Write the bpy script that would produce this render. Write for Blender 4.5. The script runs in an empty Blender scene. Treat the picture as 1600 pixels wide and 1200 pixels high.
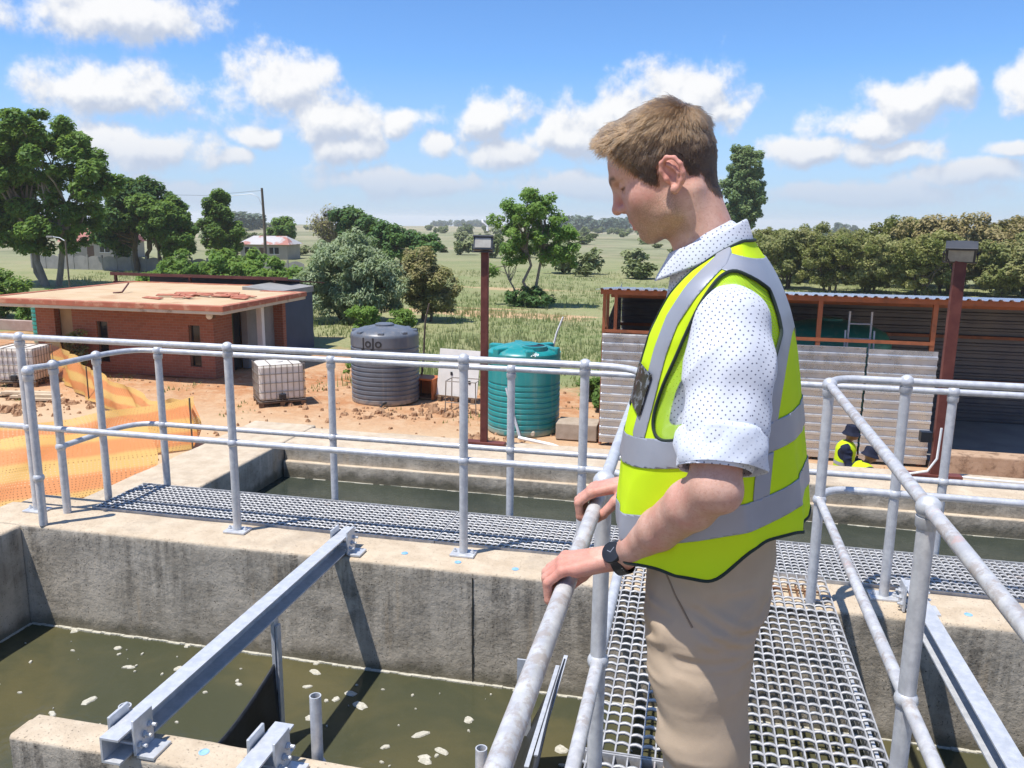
import bpy, bmesh, math, random
import numpy as np
from mathutils import Vector, Matrix
R = math.radians
S = bpy.context.scene
C = S.collection
random.seed(7)
rng = np.random.default_rng(7)

# ---------------------------------------------------------------- camera, sky, sun, exposure
cam_d = bpy.data.cameras.new('camera')
cam = bpy.data.objects.new('camera', cam_d)
C.objects.link(cam)
S.camera = cam
cam_d.sensor_width = 36.0
cam_d.lens = 28.8
cam_d.clip_start = 0.02
cam_d.clip_end = 9000
YAW, PITCH, ROLL = R(12.462), R(11.356), R(-0.713)
fw = Vector((-math.sin(YAW) * math.cos(PITCH), math.cos(YAW) * math.cos(PITCH), -math.sin(PITCH)))
rt0 = Vector((math.cos(YAW), math.sin(YAW), 0))
up0 = rt0.cross(fw)
rt = rt0 * math.cos(ROLL) - up0 * math.sin(ROLL)
up = rt0 * math.sin(ROLL) + up0 * math.cos(ROLL)
M4 = Matrix((rt, up, -fw)).transposed().to_4x4()
M4.translation = Vector((0, 0, 1.6514))
cam.matrix_world = M4

SUN_TO = Vector((-0.285, -0.25, 1.0)).normalized()
SUN_EL = math.asin(SUN_TO.z)
SUN_ROT = math.atan2(SUN_TO.x, SUN_TO.y)
sun_d = bpy.data.lights.new('sun', 'SUN')
sun_d.energy = 4.2
sun_d.angle = R(0.53)
sun_d.color = (1.0, 0.955, 0.89)
sun = bpy.data.objects.new('sun', sun_d)
C.objects.link(sun)
sun.rotation_euler = (-SUN_TO).to_track_quat('-Z', 'Y').to_euler()
sun.location = (0, 0, 30)

S.view_settings.view_transform = 'Standard'
S.view_settings.look = 'None'
S.view_settings.gamma = 1
S.view_settings.exposure = 0.52
S.view_settings.use_curve_mapping = False
S.render.engine = 'CYCLES'
S.cycles.use_denoising = True
S.cycles.max_bounces = 6
S.cycles.diffuse_bounces = 3
S.cycles.glossy_bounces = 3
S.cycles.transmission_bounces = 4
S.cycles.transparent_max_bounces = 8
S.cycles.caustics_reflective = False
S.cycles.caustics_refractive = False
S.cycles.sample_clamp_indirect = 6

# ---- node helpers
class NT:
    def __init__(self, tree):
        self.t = tree; self.n = tree.nodes; self.l = tree.links
    def new(self, typ, **kw):
        n = self.n.new(typ)
        for k, v in kw.items():
            if k.startswith('i_'):
                key = k[2:]
                key = int(key) if key.isdigit() else key.replace('_', ' ')
                self.put(n.inputs[key], v)
            else:
                setattr(n, k, v)
        return n
    def put(self, sock, v):
        if hasattr(v, 'is_output'):
            self.l.new(v, sock)
        elif isinstance(v, (tuple, list)) and len(v) == 3 and sock.type == 'RGBA':
            sock.default_value = (*v, 1)
        else:
            sock.default_value = v
    def math(self, op, a, b=None, c=None, clamp=False):
        n = self.n.new('ShaderNodeMath'); n.operation = op; n.use_clamp = clamp
        self.put(n.inputs[0], a)
        if b is not None: self.put(n.inputs[1], b)
        if c is not None: self.put(n.inputs[2], c)
        return n.outputs[0]
    def vmath(self, op, a, b=None, scale=None):
        n = self.n.new('ShaderNodeVectorMath'); n.operation = op
        self.put(n.inputs[0], a)
        if b is not None: self.put(n.inputs[1], b)
        if scale is not None: self.put(n.inputs['Scale'], scale)
        return n.outputs['Value'] if op in ('DOT_PRODUCT', 'LENGTH', 'DISTANCE') else n.outputs[0]
    def ramp(self, x, a, b, lo=0.0, hi=1.0, smooth=True):
        n = self.n.new('ShaderNodeMapRange'); n.interpolation_type = 'SMOOTHSTEP' if smooth else 'LINEAR'
        self.put(n.inputs[0], x)
        for i, v in enumerate((a, b, lo, hi)): self.put(n.inputs[i + 1], v)
        return n.outputs[0]
    def mix(self, fac, a, b, mode='MIX'):
        n = self.n.new('ShaderNodeMix'); n.data_type = 'RGBA'; n.blend_type = mode
        self.put(n.inputs[0], fac); self.put(n.inputs[6], a); self.put(n.inputs[7], b)
        return n.outputs[2]
    def noise(self, vec, scale, detail=4, rough=0.55, dist=0.0, typ='FBM'):
        n = self.n.new('ShaderNodeTexNoise')
        if vec is not None: self.put(n.inputs['Vector'], vec)
        n.inputs['Scale'].default_value = scale; n.inputs['Detail'].default_value = detail
        n.inputs['Roughness'].default_value = rough; n.inputs['Distortion'].default_value = dist
        return n.outputs[0]
    def mapping(self, vec, scale=(1, 1, 1), loc=(0, 0, 0), rot=(0, 0, 0)):
        n = self.n.new('ShaderNodeMapping')
        self.put(n.inputs[0], vec)
        n.inputs[1].default_value = loc; n.inputs[2].default_value = rot; n.inputs[3].default_value = scale
        return n.outputs[0]

# ---- sky: Nishita air with a layer of fair-weather cumulus in every direction
W = bpy.data.worlds.new('World'); S.world = W; W.use_nodes = True
wt = NT(W.node_tree); wt.n.clear()
sky = wt.new('ShaderNodeTexSky', sky_type='NISHITA', sun_disc=False, sun_elevation=SUN_EL, sun_rotation=SUN_ROT,
             altitude=1500, air_density=1.0, dust_density=0.6, ozone_density=2.2)
CLOUDS = [(-0.645, 0.202, 0.098, 0.028, 0.9), (-0.659, 0.128, 0.084, 0.028, 1.05), (-0.476, 0.142, 0.063, 0.032, 1.15), (-0.435, 0.11, 0.055, 0.031, 0.95), (-0.513, 0.086, 0.035, 0.014, 0.9), (-0.411, 0.081, 0.031, 0.028, 0.85), (-0.555, 0.06, 0.027, 0.014, 0.8), (-0.642, 0.068, 0.082, 0.026, 0.72), (-0.352, 0.111, 0.036, 0.018, 0.9), (-0.244, 0.119, 0.043, 0.024, 0.95), (-0.296, 0.082, 0.024, 0.015, 0.75), (-0.221, 0.077, 0.047, 0.023, 0.85), (-0.03, 0.136, 0.062, 0.038, 1.25), (-0.091, 0.116, 0.063, 0.031, 1.15), (-0.15, 0.095, 0.045, 0.022, 0.95), (0.02, 0.125, 0.029, 0.029, 0.9), (0.218, 0.126, 0.053, 0.025, 1.1), (0.166, 0.107, 0.042, 0.018, 0.95), (0.264, 0.139, 0.022, 0.02, 0.85), (0.12, 0.078, 0.06, 0.017, 0.95), (0.201, 0.08, 0.033, 0.012, 0.8), (0.312, 0.136, 0.022, 0.025, 0.95), (0.316, 0.077, 0.026, 0.01, 0.8), (0.267, 0.054, 0.074, 0.015, 0.6), (-0.341, 0.041, 0.113, 0.018, 0.55), (-0.107, 0.041, 0.136, 0.017, 0.5), (-0.617, 0.025, 0.098, 0.015, 0.5), (0.195, 0.034, 0.139, 0.015, 0.55), (-0.3, 0.46, 0.11, 0.06, 0.9), (0.15, 0.40, 0.09, 0.045, 0.95)]
CLOUD_SHADE, CLOUD_LIT, CLOUD_LOW = (3.3, 3.65, 4.4), (5.9, 5.85, 5.8), (3.1, 3.55, 4.5)
SKY_TINT, SKY_LOW = (0.60, 0.84, 1.10), (2.75, 3.3, 4.4)
# each cloud is a few overlapping soft ellipses in azimuth and elevation, broken up by noise
wd = wt.vmath('NORMALIZE', wt.new('ShaderNodeTexCoord').outputs['Generated'])
wz = wt.new('ShaderNodeSeparateXYZ'); wt.l.new(wd, wz.inputs[0])
wn = wt.new('ShaderNodeTexNoise'); wt.l.new(wd, wn.inputs['Vector'])
wn.inputs['Scale'].default_value = 15; wn.inputs['Detail'].default_value = 1.0
az = wt.math('ARCTAN2', wz.outputs[0], wz.outputs[1])
az = wt.math('SUBTRACT', wt.math('FLOORED_MODULO', wt.math('ADD', az, 0.85), 1.25664), 0.85)
pc = wt.new('ShaderNodeCombineXYZ'); wt.l.new(az, pc.inputs[0]); wt.l.new(wt.math('ARCSINE', wz.outputs[2]), pc.inputs[1])
vm = wt.new('ShaderNodeVectorMath', operation='MULTIPLY_ADD')
wt.l.new(wn.outputs[1], vm.inputs[0]); vm.inputs[1].default_value = (0.085, 0.036, 0); wt.l.new(pc.outputs[0], vm.inputs[2])
pw = wt.vmath('SUBTRACT', vm.outputs[0], (0.0425, 0.018, 0))
def cloud_dist(p):
    acc = None
    for a_, e_, sa, se, st in CLOUDS:
        k = 1.27 + 0.4 * (st - 0.8)
        n = wt.new('ShaderNodeVectorMath', operation='MULTIPLY_ADD')
        wt.l.new(p, n.inputs[0]); n.inputs[1].default_value = (1 / (sa * k), 1 / (se * k), 0); n.inputs[2].default_value = (-a_ / (sa * k), -e_ / (se * k), 0)
        ln = wt.vmath('LENGTH', n.outputs[0])
        acc = ln if acc is None else wt.math('SMOOTH_MIN', acc, ln, 0.22)
    return acc
d0 = cloud_dist(pw)
d1 = cloud_dist(wt.vmath('ADD', pw, (-0.008, 0.017, 0)))
n0 = wt.noise(wd, 24, 5, 0.62)
n1 = wt.noise(wt.vmath('ADD', wd, (-0.005, -0.002, 0.011)), 24, 3, 0.62)
f0 = wt.math('ADD', wt.math('SUBTRACT', 1.0, d0), wt.math('MULTIPLY', wt.math('SUBTRACT', n0, 0.5), 1.55))
dl = wt.math('ADD', wt.math('MULTIPLY', wt.math('SUBTRACT', d1, d0), 0.75), wt.math('MULTIPLY', wt.math('SUBTRACT', n0, n1), 1.5))
alpha = wt.ramp(f0, -0.03, 0.52)
lit = wt.ramp(dl, -0.38, 0.34)
ccol = wt.mix(lit, CLOUD_SHADE, CLOUD_LIT)
low = wt.ramp(wz.outputs[2], 0.0, 0.11)
ccol = wt.mix(low, CLOUD_LOW, ccol)
alpha = wt.math('MULTIPLY', alpha, wt.ramp(wz.outputs[2], -0.01, 0.07, 0.45, 0.95))
hz = wt.ramp(wz.outputs[2], 0.0, 0.17, 0.80, 0.0, smooth=False)
tint = wt.mix(1.0, sky.outputs[0], SKY_TINT, 'MULTIPLY')
skyc = wt.mix(hz, tint, SKY_LOW)
SKY_OUT = wt.mix(alpha, skyc, ccol)
W.cycles.sampling_method = 'MANUAL'; W.cycles.sample_map_resolution = 256

bg = wt.new('ShaderNodeBackground')
wt.l.new(SKY_OUT, bg.inputs[0])
bg.inputs[1].default_value = 0.12
wo = wt.new('ShaderNodeOutputWorld'); wt.l.new(bg.outputs[0], wo.inputs[0])

# ---------------------------------------------------------------- mesh and object helpers
def frame_for(d):
    d = np.asarray(d, float); d = d / (np.linalg.norm(d) + 1e-12)
    a = np.array([0, 0, 1.0]) if abs(d[2]) < 0.9 else np.array([1.0, 0, 0])
    x = np.cross(a, d); x /= np.linalg.norm(x)
    return x, np.cross(d, x), d

class MB:
    def __init__(s): s.v = []; s.f = []
    def add(s, vs, fs):
        o = len(s.v); s.v.extend([tuple(map(float, q)) for q in vs]); s.f.extend([tuple(i + o for i in q) for q in fs]); return s
    def box(s, x0, y0, z0, x1, y1, z1):
        vs = [(x, y, z) for z in (z0, z1) for y in (y0, y1) for x in (x0, x1)]
        return s.add(vs, [(0, 2, 3, 1), (4, 5, 7, 6), (0, 1, 5, 4), (2, 6, 7, 3), (0, 4, 6, 2), (1, 3, 7, 5)])
    def obox(s, c, ax, ay, az, hx, hy, hz):
        c = np.array(c, float); ax, ay, az = (np.array(q, float) for q in (ax, ay, az))
        vs = [c + ax * hx * i + ay * hy * j + az * hz * k for k in (-1, 1) for j in (-1, 1) for i in (-1, 1)]
        return s.add(vs, [(0, 2, 3, 1), (4, 5, 7, 6), (0, 1, 5, 4), (2, 6, 7, 3), (0, 4, 6, 2), (1, 3, 7, 5)])
    def bar(s, p0, p1, w, h, up=(0, 0, 1)):
        p0, p1 = np.array(p0, float), np.array(p1, float); d = p1 - p0; L = np.linalg.norm(d); d /= L
        u = np.array(up, float); x = np.cross(d, u); x /= np.linalg.norm(x); u = np.cross(x, d)
        return s.obox((p0 + p1) / 2, x, d, u, w / 2, L / 2, h / 2)
    def tube(s, pts, r, seg=10, caps=True):
        pts = [np.array(p, float) for p in pts]; n = len(pts)
        rs = r if hasattr(r, '__len__') else [r] * n
        vs = []; x = None
        for i in range(n):
            d = pts[min(i + 1, n - 1)] - pts[max(i - 1, 0)]
            if x is None: x, y, d = frame_for(d)
            else:
                d = d / (np.linalg.norm(d) + 1e-12); x = x - d * (x @ d); x /= np.linalg.norm(x) + 1e-12; y = np.cross(d, x)
            for k in range(seg):
                a = 2 * math.pi * k / seg
                vs.append(pts[i] + (x * math.cos(a) + y * math.sin(a)) * rs[i])
        fs = [(i * seg + k, i * seg + (k + 1) % seg, (i + 1) * seg + (k + 1) % seg, (i + 1) * seg + k) for i in range(n - 1) for k in range(seg)]
        if caps: fs += [tuple(range(seg))[::-1], tuple(range((n - 1) * seg, n * seg))]
        return s.add(vs, fs)
    def lathe(s, c, prof, seg=32, caps=(True, True), ax=(1, 0, 0), ay=(0, 1, 0), az=(0, 0, 1)):
        c = np.array(c, float); ax, ay, az = (np.array(q, float) for q in (ax, ay, az)); vs = []
        for r, z in prof:
            for k in range(seg):
                a = 2 * math.pi * k / seg
                vs.append(c + ax * r * math.cos(a) + ay * r * math.sin(a) + az * z)
        n = len(prof)
        fs = [(i * seg + k, i * seg + (k + 1) % seg, (i + 1) * seg + (k + 1) % seg, (i + 1) * seg + k) for i in range(n - 1) for k in range(seg)]
        if caps[0]: fs.append(tuple(range(seg))[::-1])
        if caps[1]: fs.append(tuple(range((n - 1) * seg, n * seg)))
        return s.add(vs, fs)
    def sphere(s, c, r, seg=12, rings=7, sq=(1, 1, 1)):
        c = np.array(c, float); vs = [c + np.array((0, 0, -r * sq[2]))]
        for i in range(1, rings):
            t = -math.pi / 2 + math.pi * i / rings
            for k in range(seg):
                a = 2 * math.pi * k / seg
                vs.append(c + np.array((math.cos(t) * math.cos(a) * r * sq[0], math.cos(t) * math.sin(a) * r * sq[1], math.sin(t) * r * sq[2])))
        vs.append(c + np.array((0, 0, r * sq[2]))); e = len(vs) - 1
        fs = [(0, 1 + (k + 1) % seg, 1 + k) for k in range(seg)]
        for i in range(rings - 2):
            fs += [(1 + i * seg + k, 1 + i * seg + (k + 1) % seg, 1 + (i + 1) * seg + (k + 1) % seg, 1 + (i + 1) * seg + k) for k in range(seg)]
        b = 1 + (rings - 2) * seg
        fs += [(b + k, b + (k + 1) % seg, e) for k in range(seg)]
        return s.add(vs, fs)
    def prism(s, poly, o, ex, ey, ed, depth):
        o = np.array(o, float); ex, ey, ed = (np.array(q, float) for q in (ex, ey, ed)); n = len(poly)
        vs = [o + ex * a + ey * b for a, b in poly] + [o + ex * a + ey * b + ed * depth for a, b in poly]
        fs = [tuple(range(n))[::-1], tuple(range(n, 2 * n))] + [(i, (i + 1) % n, n + (i + 1) % n, n + i) for i in range(n)]
        return s.add(vs, fs)
    def build(s, name, mat, parent=None, smooth=False, bevel=0, kind=None):
        return mesh_obj(name, s.v, s.f, mat, parent, smooth, bevel, kind)

def mesh_obj(name, v, f, mat, parent=None, smooth=False, bevel=0, kind=None, angle=40):
    me = bpy.data.meshes.new(name)
    if isinstance(v, np.ndarray) and isinstance(f, np.ndarray):
        nv, nf, k = len(v), len(f), f.shape[1]
        me.vertices.add(nv); me.vertices.foreach_set('co', np.ascontiguousarray(v, dtype=np.float32).ravel())
        me.loops.add(nf * k); me.loops.foreach_set('vertex_index', np.ascontiguousarray(f, dtype=np.int32).ravel())
        me.polygons.add(nf); me.polygons.foreach_set('loop_start', np.arange(0, nf * k, k, dtype=np.int32))
        me.polygons.foreach_set('loop_total', np.full(nf, k, dtype=np.int32))
        me.update(calc_edges=True); me.validate()
    else:
        me.from_pydata([tuple(q) for q in v], [], [tuple(q) for q in f])
        me.update()
    me.materials.append(mat)
    if smooth:
        me.polygons.foreach_set('use_smooth', np.ones(len(me.polygons), dtype=bool))
        if angle < 180: me.set_sharp_from_angle(angle=R(angle))
    o = bpy.data.objects.new(name, me); C.objects.link(o)
    if parent is not None: o.parent = parent
    if bevel:
        m = o.modifiers.new('bevel', 'BEVEL'); m.width = bevel; m.segments = 2; m.limit_method = 'ANGLE'; m.angle_limit = R(40)
    if kind: o['kind'] = kind
    return o

def tag(o, label=None, cat=None, group=None, kind=None):
    if label: o['label'] = label
    if cat: o['category'] = cat
    if group: o['group'] = group
    if kind: o['kind'] = kind
    return o

def thing(name, label, cat, loc=(0, 0, 0), rz=0.0, group=None):
    o = bpy.data.objects.new(name, None); C.objects.link(o)
    o.empty_display_size = 0.1
    o.location = loc; o.rotation_euler = (0, 0, rz)
    return tag(o, label, cat, group)

def copy_tree(o, parent=None):
    c = o.copy(); C.objects.link(c); c.parent = parent
    for ch in list(o.children): copy_tree(ch, c)
    return c

# ---------------------------------------------------------------- materials
def mat_new(name):
    m = bpy.data.materials.new(name); m.use_nodes = True
    t = NT(m.node_tree); t.n.clear()
    out = t.new('ShaderNodeOutputMaterial'); b = t.new('ShaderNodeBsdfPrincipled')
    t.l.new(b.outputs[0], out.inputs[0])
    return m, t, b

def pmat(name, c1, c2=None, scale=6.0, rough=0.6, metal=0.0, bump=0.0, bscale=30.0, spec=0.5, c3=None, s3=1.5, t3=(0.5, 0.65), rvar=0.0, coat=0.0, stretch=(1, 1, 1), detail=5, sheen=0.0):
    m, t, b = mat_new(name)
    tc = t.new('ShaderNodeTexCoord').outputs['Object']
    vec = t.mapping(tc, stretch)
    col = c1
    if c2 is not None:
        n = t.noise(vec, scale, detail, 0.6)
        col = t.mix(t.ramp(n, 0.3, 0.7), c1, c2)
    if c3 is not None:
        n3 = t.noise(vec, s3, 6, 0.65)
        col = t.mix(t.ramp(n3, *t3), col, c3)
    t.put(b.inputs['Base Color'], col)
    b.inputs['Metallic'].default_value = metal
    b.inputs['Specular IOR Level'].default_value = spec
    if rvar:
        t.put(b.inputs['Roughness'], t.ramp(t.noise(vec, scale * 1.7, 4), 0.25, 0.75, rough - rvar, rough + rvar))
    else: b.inputs['Roughness'].default_value = rough
    if coat: b.inputs['Coat Weight'].default_value = coat
    if sheen: b.inputs['Sheen Weight'].default_value = sheen
    if bump:
        bp = t.new('ShaderNodeBump'); bp.inputs['Strength'].default_value = bump; bp.inputs['Distance'].default_value = 0.01
        t.l.new(t.noise(vec, bscale, 6, 0.65), bp.inputs['Height']); t.l.new(bp.outputs[0], b.inputs['Normal'])
    return m

def hnoise(p, seed=0):
    """smooth value noise in [-1, 1] at points p (n, 3)"""
    i = np.floor(p).astype(np.int64); f = p - i; f = f * f * (3 - 2 * f); out = 0
    for a in (0, 1):
        for b in (0, 1):
            for c in (0, 1):
                h = ((i[:, 0] + a) * 374761393 + (i[:, 1] + b) * 668265263 + (i[:, 2] + c) * 2147483647 + seed * 974634541) & 0xffffffff
                h = ((h ^ (h >> 13)) * 1274126177) & 0xffffffff; h = ((h ^ (h >> 16)) & 0xffff) / 32767.5 - 1
                out = out + h * np.where(a, f[:, 0], 1 - f[:, 0]) * np.where(b, f[:, 1], 1 - f[:, 1]) * np.where(c, f[:, 2], 1 - f[:, 2])
    return out

def islands(v, f):
    n = len(v); par = list(range(n))
    def find(a):
        while par[a] != a: par[a] = par[par[a]]; a = par[a]
        return a
    for q in f:
        r0 = find(q[0])
        for k in q[1:]: par[find(k)] = r0
    groups = {}
    for q in f: groups.setdefault(find(q[0]), []).append(q)
    for g in groups.values():
        idx = sorted({k for q in g for k in q}); mp = {k: i for i, k in enumerate(idx)}
        yield [v[k] for k in idx], [tuple(mp[k] for k in q) for q in g]
def build_each(mb, name, mat, parent, **kw):
    """each separate piece of the builder becomes its own object"""
    return [mesh_obj(name, v, f, mat, parent, **kw) for v, f in islands(mb.v, mb.f)]
def rough_wall(name, mat, parent, x0, x1, prof, step=.05, amp=.004, seed=1, axis='x'):
    """a cast wall: profile (y, z) points swept along one axis, its faces and arrises slightly uneven"""
    P = np.array(prof, float); n = len(P); m = int((x1 - x0) / step) + 2; xs = np.linspace(x0, x1, m)
    V = np.stack([np.repeat(xs, n), np.tile(P[:, 0], m), np.tile(P[:, 1], m)], 1)
    d = hnoise(V * 3.1, seed) * .6 + hnoise(V * 9.7, seed + 1) * .4 + .5 * np.maximum(0, hnoise(V * 23, seed + 2) - .45)
    N = np.zeros_like(V); t = np.roll(P, -1, 0) - np.roll(P, 1, 0); t /= np.linalg.norm(t, axis=1)[:, None] + 1e-9
    N[:, 1] = np.tile(t[:, 1], m); N[:, 2] = np.tile(-t[:, 0], m)
    V = V + N * (amp * d)[:, None]
    if axis == 'y': V = V[:, [1, 0, 2]]
    F = [(i * n + k, i * n + (k + 1) % n, (i + 1) * n + (k + 1) % n, (i + 1) * n + k) for i in range(m - 1) for k in range(n)]
    F += [tuple(range(n))[::-1], tuple(range((m - 1) * n, m * n))]
    if axis == 'y': F = [q[::-1] for q in F]
    return mesh_obj(name, V.tolist(), F, mat, parent, smooth=True, angle=50)
def wall_profile(y0, y1, z0, z1, r=.02, dz=.07):
    """closed section, counter-clockwise seen along +x: up the far side, over the top, down the near side"""
    zs = np.arange(max(z0, z1 - .9), z1 - r, dz); zs = np.concatenate([[z0], zs[1:] if zs[0] <= z0 else zs])
    pts = [(y1, z) for z in zs]
    pts += [(y1 - r + r * math.cos(a), z1 - r + r * math.sin(a)) for a in np.linspace(0, math.pi / 2, 5)]
    k = max(1, int((y1 - y0) / .07)); pts += [(y1 - r + (y0 + r - y1 + r) * q / k, z1) for q in range(1, k)]
    pts += [(y0 + r - r * math.sin(a), z1 - r + r * math.cos(a)) for a in np.linspace(0, math.pi / 2, 5)]
    pts += [(y0, z) for z in zs[::-1]]
    return pts

# ---------------------------------------------------------------- materials of the plant
def concrete_mat():
    m, t, b = mat_new('weathered_concrete')
    g = t.new('ShaderNodeNewGeometry'); pos = g.outputs['Position']
    sn = t.new('ShaderNodeSeparateXYZ'); t.l.new(g.outputs['True Normal'], sn.inputs[0])
    sp = t.new('ShaderNodeSeparateXYZ'); t.l.new(pos, sp.inputs[0])
    base = t.mix(t.ramp(t.noise(pos, 4, 7, 0.68), 0.34, 0.66), (0.345, 0.30, 0.235), (0.545, 0.48, 0.385))
    streak = t.noise(t.mapping(pos, (15, 15, 1.3)), 1.0, 5, 0.62)
    blot = t.noise(pos, 2.4, 7, 0.72)
    under = t.ramp(sp.outputs[2], -0.50, -0.06, 0.35, 1.0)
    dirt = t.math('MULTIPLY', t.ramp(streak, 0.40, 0.62), t.ramp(blot, 0.36, 0.56))
    dirt = t.math('MULTIPLY', t.math('MULTIPLY', dirt, under), t.ramp(t.noise(pos, 55, 4, 0.75), 0.28, 0.58, 0.35, 1.0))
    face = t.mix(t.math('MULTIPLY', dirt, 0.72), base, (0.055, 0.048, 0.038))
    pale = t.noise(t.mapping(pos, (2.6, 2.6, 5.5), (4, 1, 2)), 1.0, 7, 0.72)
    face = t.mix(t.math('MULTIPLY', t.ramp(pale, 0.52, 0.68), 0.62), face, (0.56, 0.49, 0.39))
    tan = t.noise(t.mapping(pos, (9, 9, 0.9), (1, 5, 0)), 1.0, 4, 0.6)
    face = t.mix(t.math('MULTIPLY', t.ramp(tan, 0.60, 0.70), 0.3), face, (0.46, 0.33, 0.19))
    pores = t.noise(pos, 110, 3, 0.6)
    face = t.mix(t.math('MULTIPLY', t.ramp(pores, 0.62, 0.70), 0.75), face, (0.045, 0.04, 0.033))
    # slime line just above the water, dark and green with a ragged edge
    wl = t.math('ADD', sp.outputs[2], t.math('MULTIPLY', t.math('SUBTRACT', t.noise(pos, 9, 4), 0.5), 0.16))
    face = t.mix(t.ramp(wl, -0.57, -0.49, 0.72, 0.0), face, (0.085, 0.078, 0.045))
    top = t.mix(t.ramp(t.noise(pos, 7, 7, 0.7), 0.3, 0.7), (0.47, 0.375, 0.265), (0.60, 0.50, 0.37))
    top = t.mix(t.math('MULTIPLY', t.ramp(t.noise(pos, 2.2, 6, 0.7), 0.52, 0.7), 0.55), top, (0.36, 0.30, 0.23))
    top = t.mix(t.math('MULTIPLY', t.ramp(pores, 0.64, 0.72), 0.45), top, (0.2, 0.165, 0.13))
    edge = t.math('ADD', sn.outputs[2], t.math('MULTIPLY', t.math('SUBTRACT', t.noise(pos, 18, 5, 0.7), 0.5), 0.7))
    col = t.mix(t.ramp(edge, 0.25, 0.75), face, top)
    t.put(b.inputs['Base Color'], col)
    b.inputs['Roughness'].default_value = 0.9; b.inputs['Specular IOR Level'].default_value = 0.25
    h = t.math('ADD', t.noise(pos, 22, 8, 0.7), t.math('MULTIPLY', t.ramp(pores, 0.62, 0.74), -0.6))
    bp = t.new('ShaderNodeBump'); bp.inputs['Strength'].default_value = 0.8; bp.inputs['Distance'].default_value = 0.010
    t.l.new(h, bp.inputs['Height']); t.l.new(bp.outputs[0], b.inputs['Normal'])
    return m

def water_mat(name, c1, c2, murk):
    m, t, b = mat_new(name)
    pos = t.new('ShaderNodeNewGeometry').outputs['Position']
    n = t.noise(t.mapping(pos, (1, 1, 1)), 1.3, 4, 0.6, 0.6)
    t.put(b.inputs['Base Color'], t.mix(t.ramp(n, 0.36, 0.66), c1, c2))
    b.inputs['Roughness'].default_value = 0.07; b.inputs['IOR'].default_value = 1.33
    bp = t.new('ShaderNodeBump'); bp.inputs['Strength'].default_value = 0.22; bp.inputs['Distance'].default_value = 0.02
    t.l.new(t.math('ADD', t.noise(pos, 9, 3, 0.5), t.math('MULTIPLY', t.noise(pos, 34, 2, 0.5), 0.3)), bp.inputs['Height'])
    t.l.new(bp.outputs[0], b.inputs['Normal'])
    return m

def galv_mat(name, c1, c2, rough, metal, rust=0.0, worn=0.0):
    m, t, b = mat_new(name)
    pos = t.new('ShaderNodeNewGeometry').outputs['Position']
    col = t.mix(t.ramp(t.noise(pos, 28, 5, 0.65), 0.35, 0.68), c1, c2)
    if worn:
        w = t.math('MULTIPLY', t.ramp(t.noise(pos, 19, 6, 0.72), 0.50, 0.60), worn)
        col = t.mix(w, col, (0.34, 0.27, 0.22))
        w2 = t.math('MULTIPLY', t.ramp(t.noise(t.mapping(pos, (1, 1, 1), (7, 3, 1)), 11, 6, 0.7), 0.60, 0.68), worn)
        col = t.mix(w2, col, (0.62, 0.40, 0.35))
    if rust:
        w = t.math('MULTIPLY', t.ramp(t.noise(pos, 7, 7, 0.75), 0.58, 0.68), rust)
        col = t.mix(w, col, (0.22, 0.10, 0.05))
    t.put(b.inputs['Base Color'], col)
    b.inputs['Metallic'].default_value = metal
    t.put(b.inputs['Roughness'], t.ramp(t.noise(pos, 40, 4), 0.3, 0.7, rough - 0.08, rough + 0.1))
    bp = t.new('ShaderNodeBump'); bp.inputs['Strength'].default_value = 0.12; bp.inputs['Distance'].default_value = 0.003
    t.l.new(t.noise(pos, 90, 3, 0.6), bp.inputs['Height']); t.l.new(bp.outputs[0], b.inputs['Normal'])
    return m

M = {}
M['concrete'] = concrete_mat()
M['water_near'] = water_mat('murky_olive_water', (0.058, 0.062, 0.035), (0.098, 0.087, 0.041), 1)
M['water_far'] = water_mat('murky_green_water', (0.034, 0.042, 0.033), (0.055, 0.062, 0.046), 1)
M['rail'] = galv_mat('silver_rail_paint', (0.48, 0.49, 0.51), (0.62, 0.63, 0.64), 0.42, 0.25, 0.10)
M['rail_worn'] = galv_mat('worn_rail_paint', (0.46, 0.46, 0.47), (0.62, 0.62, 0.62), 0.45, 0.2, 0.12, 0.55)
M['galv'] = galv_mat('galvanised_steel', (0.54, 0.56, 0.58), (0.66, 0.67, 0.69), 0.40, 0.35)
M['grate'] = galv_mat('galvanised_grating', (0.38, 0.375, 0.37), (0.56, 0.55, 0.53), 0.5, 0.3, 0.4)
M['rust'] = pmat('rusty_steel', (0.16, 0.075, 0.035), (0.26, 0.14, 0.07), 14, 0.85, 0.1, 0.4)
M['rubber'] = pmat('black_rubber_sheet', (0.012, 0.013, 0.016), (0.03, 0.032, 0.036), 9, 0.42, 0, 0.15, 40, 0.5)
M['bluecap'] = pmat('pale_blue_plastic', (0.14, 0.36, 0.62), (0.32, 0.52, 0.70), 20, 0.5)
M['foam'] = pmat('foam', (0.42, 0.40, 0.32), (0.58, 0.55, 0.46), 60, 0.9, 0, 0.6, 120)
M['oxide'] = pmat('red_oxide_paint', (0.105, 0.026, 0.020), (0.17, 0.05, 0.035), 9, 0.6, 0.0, 0.15, 40, 0.4, (0.22, 0.09, 0.05), 6, (0.6, 0.7))

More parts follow.
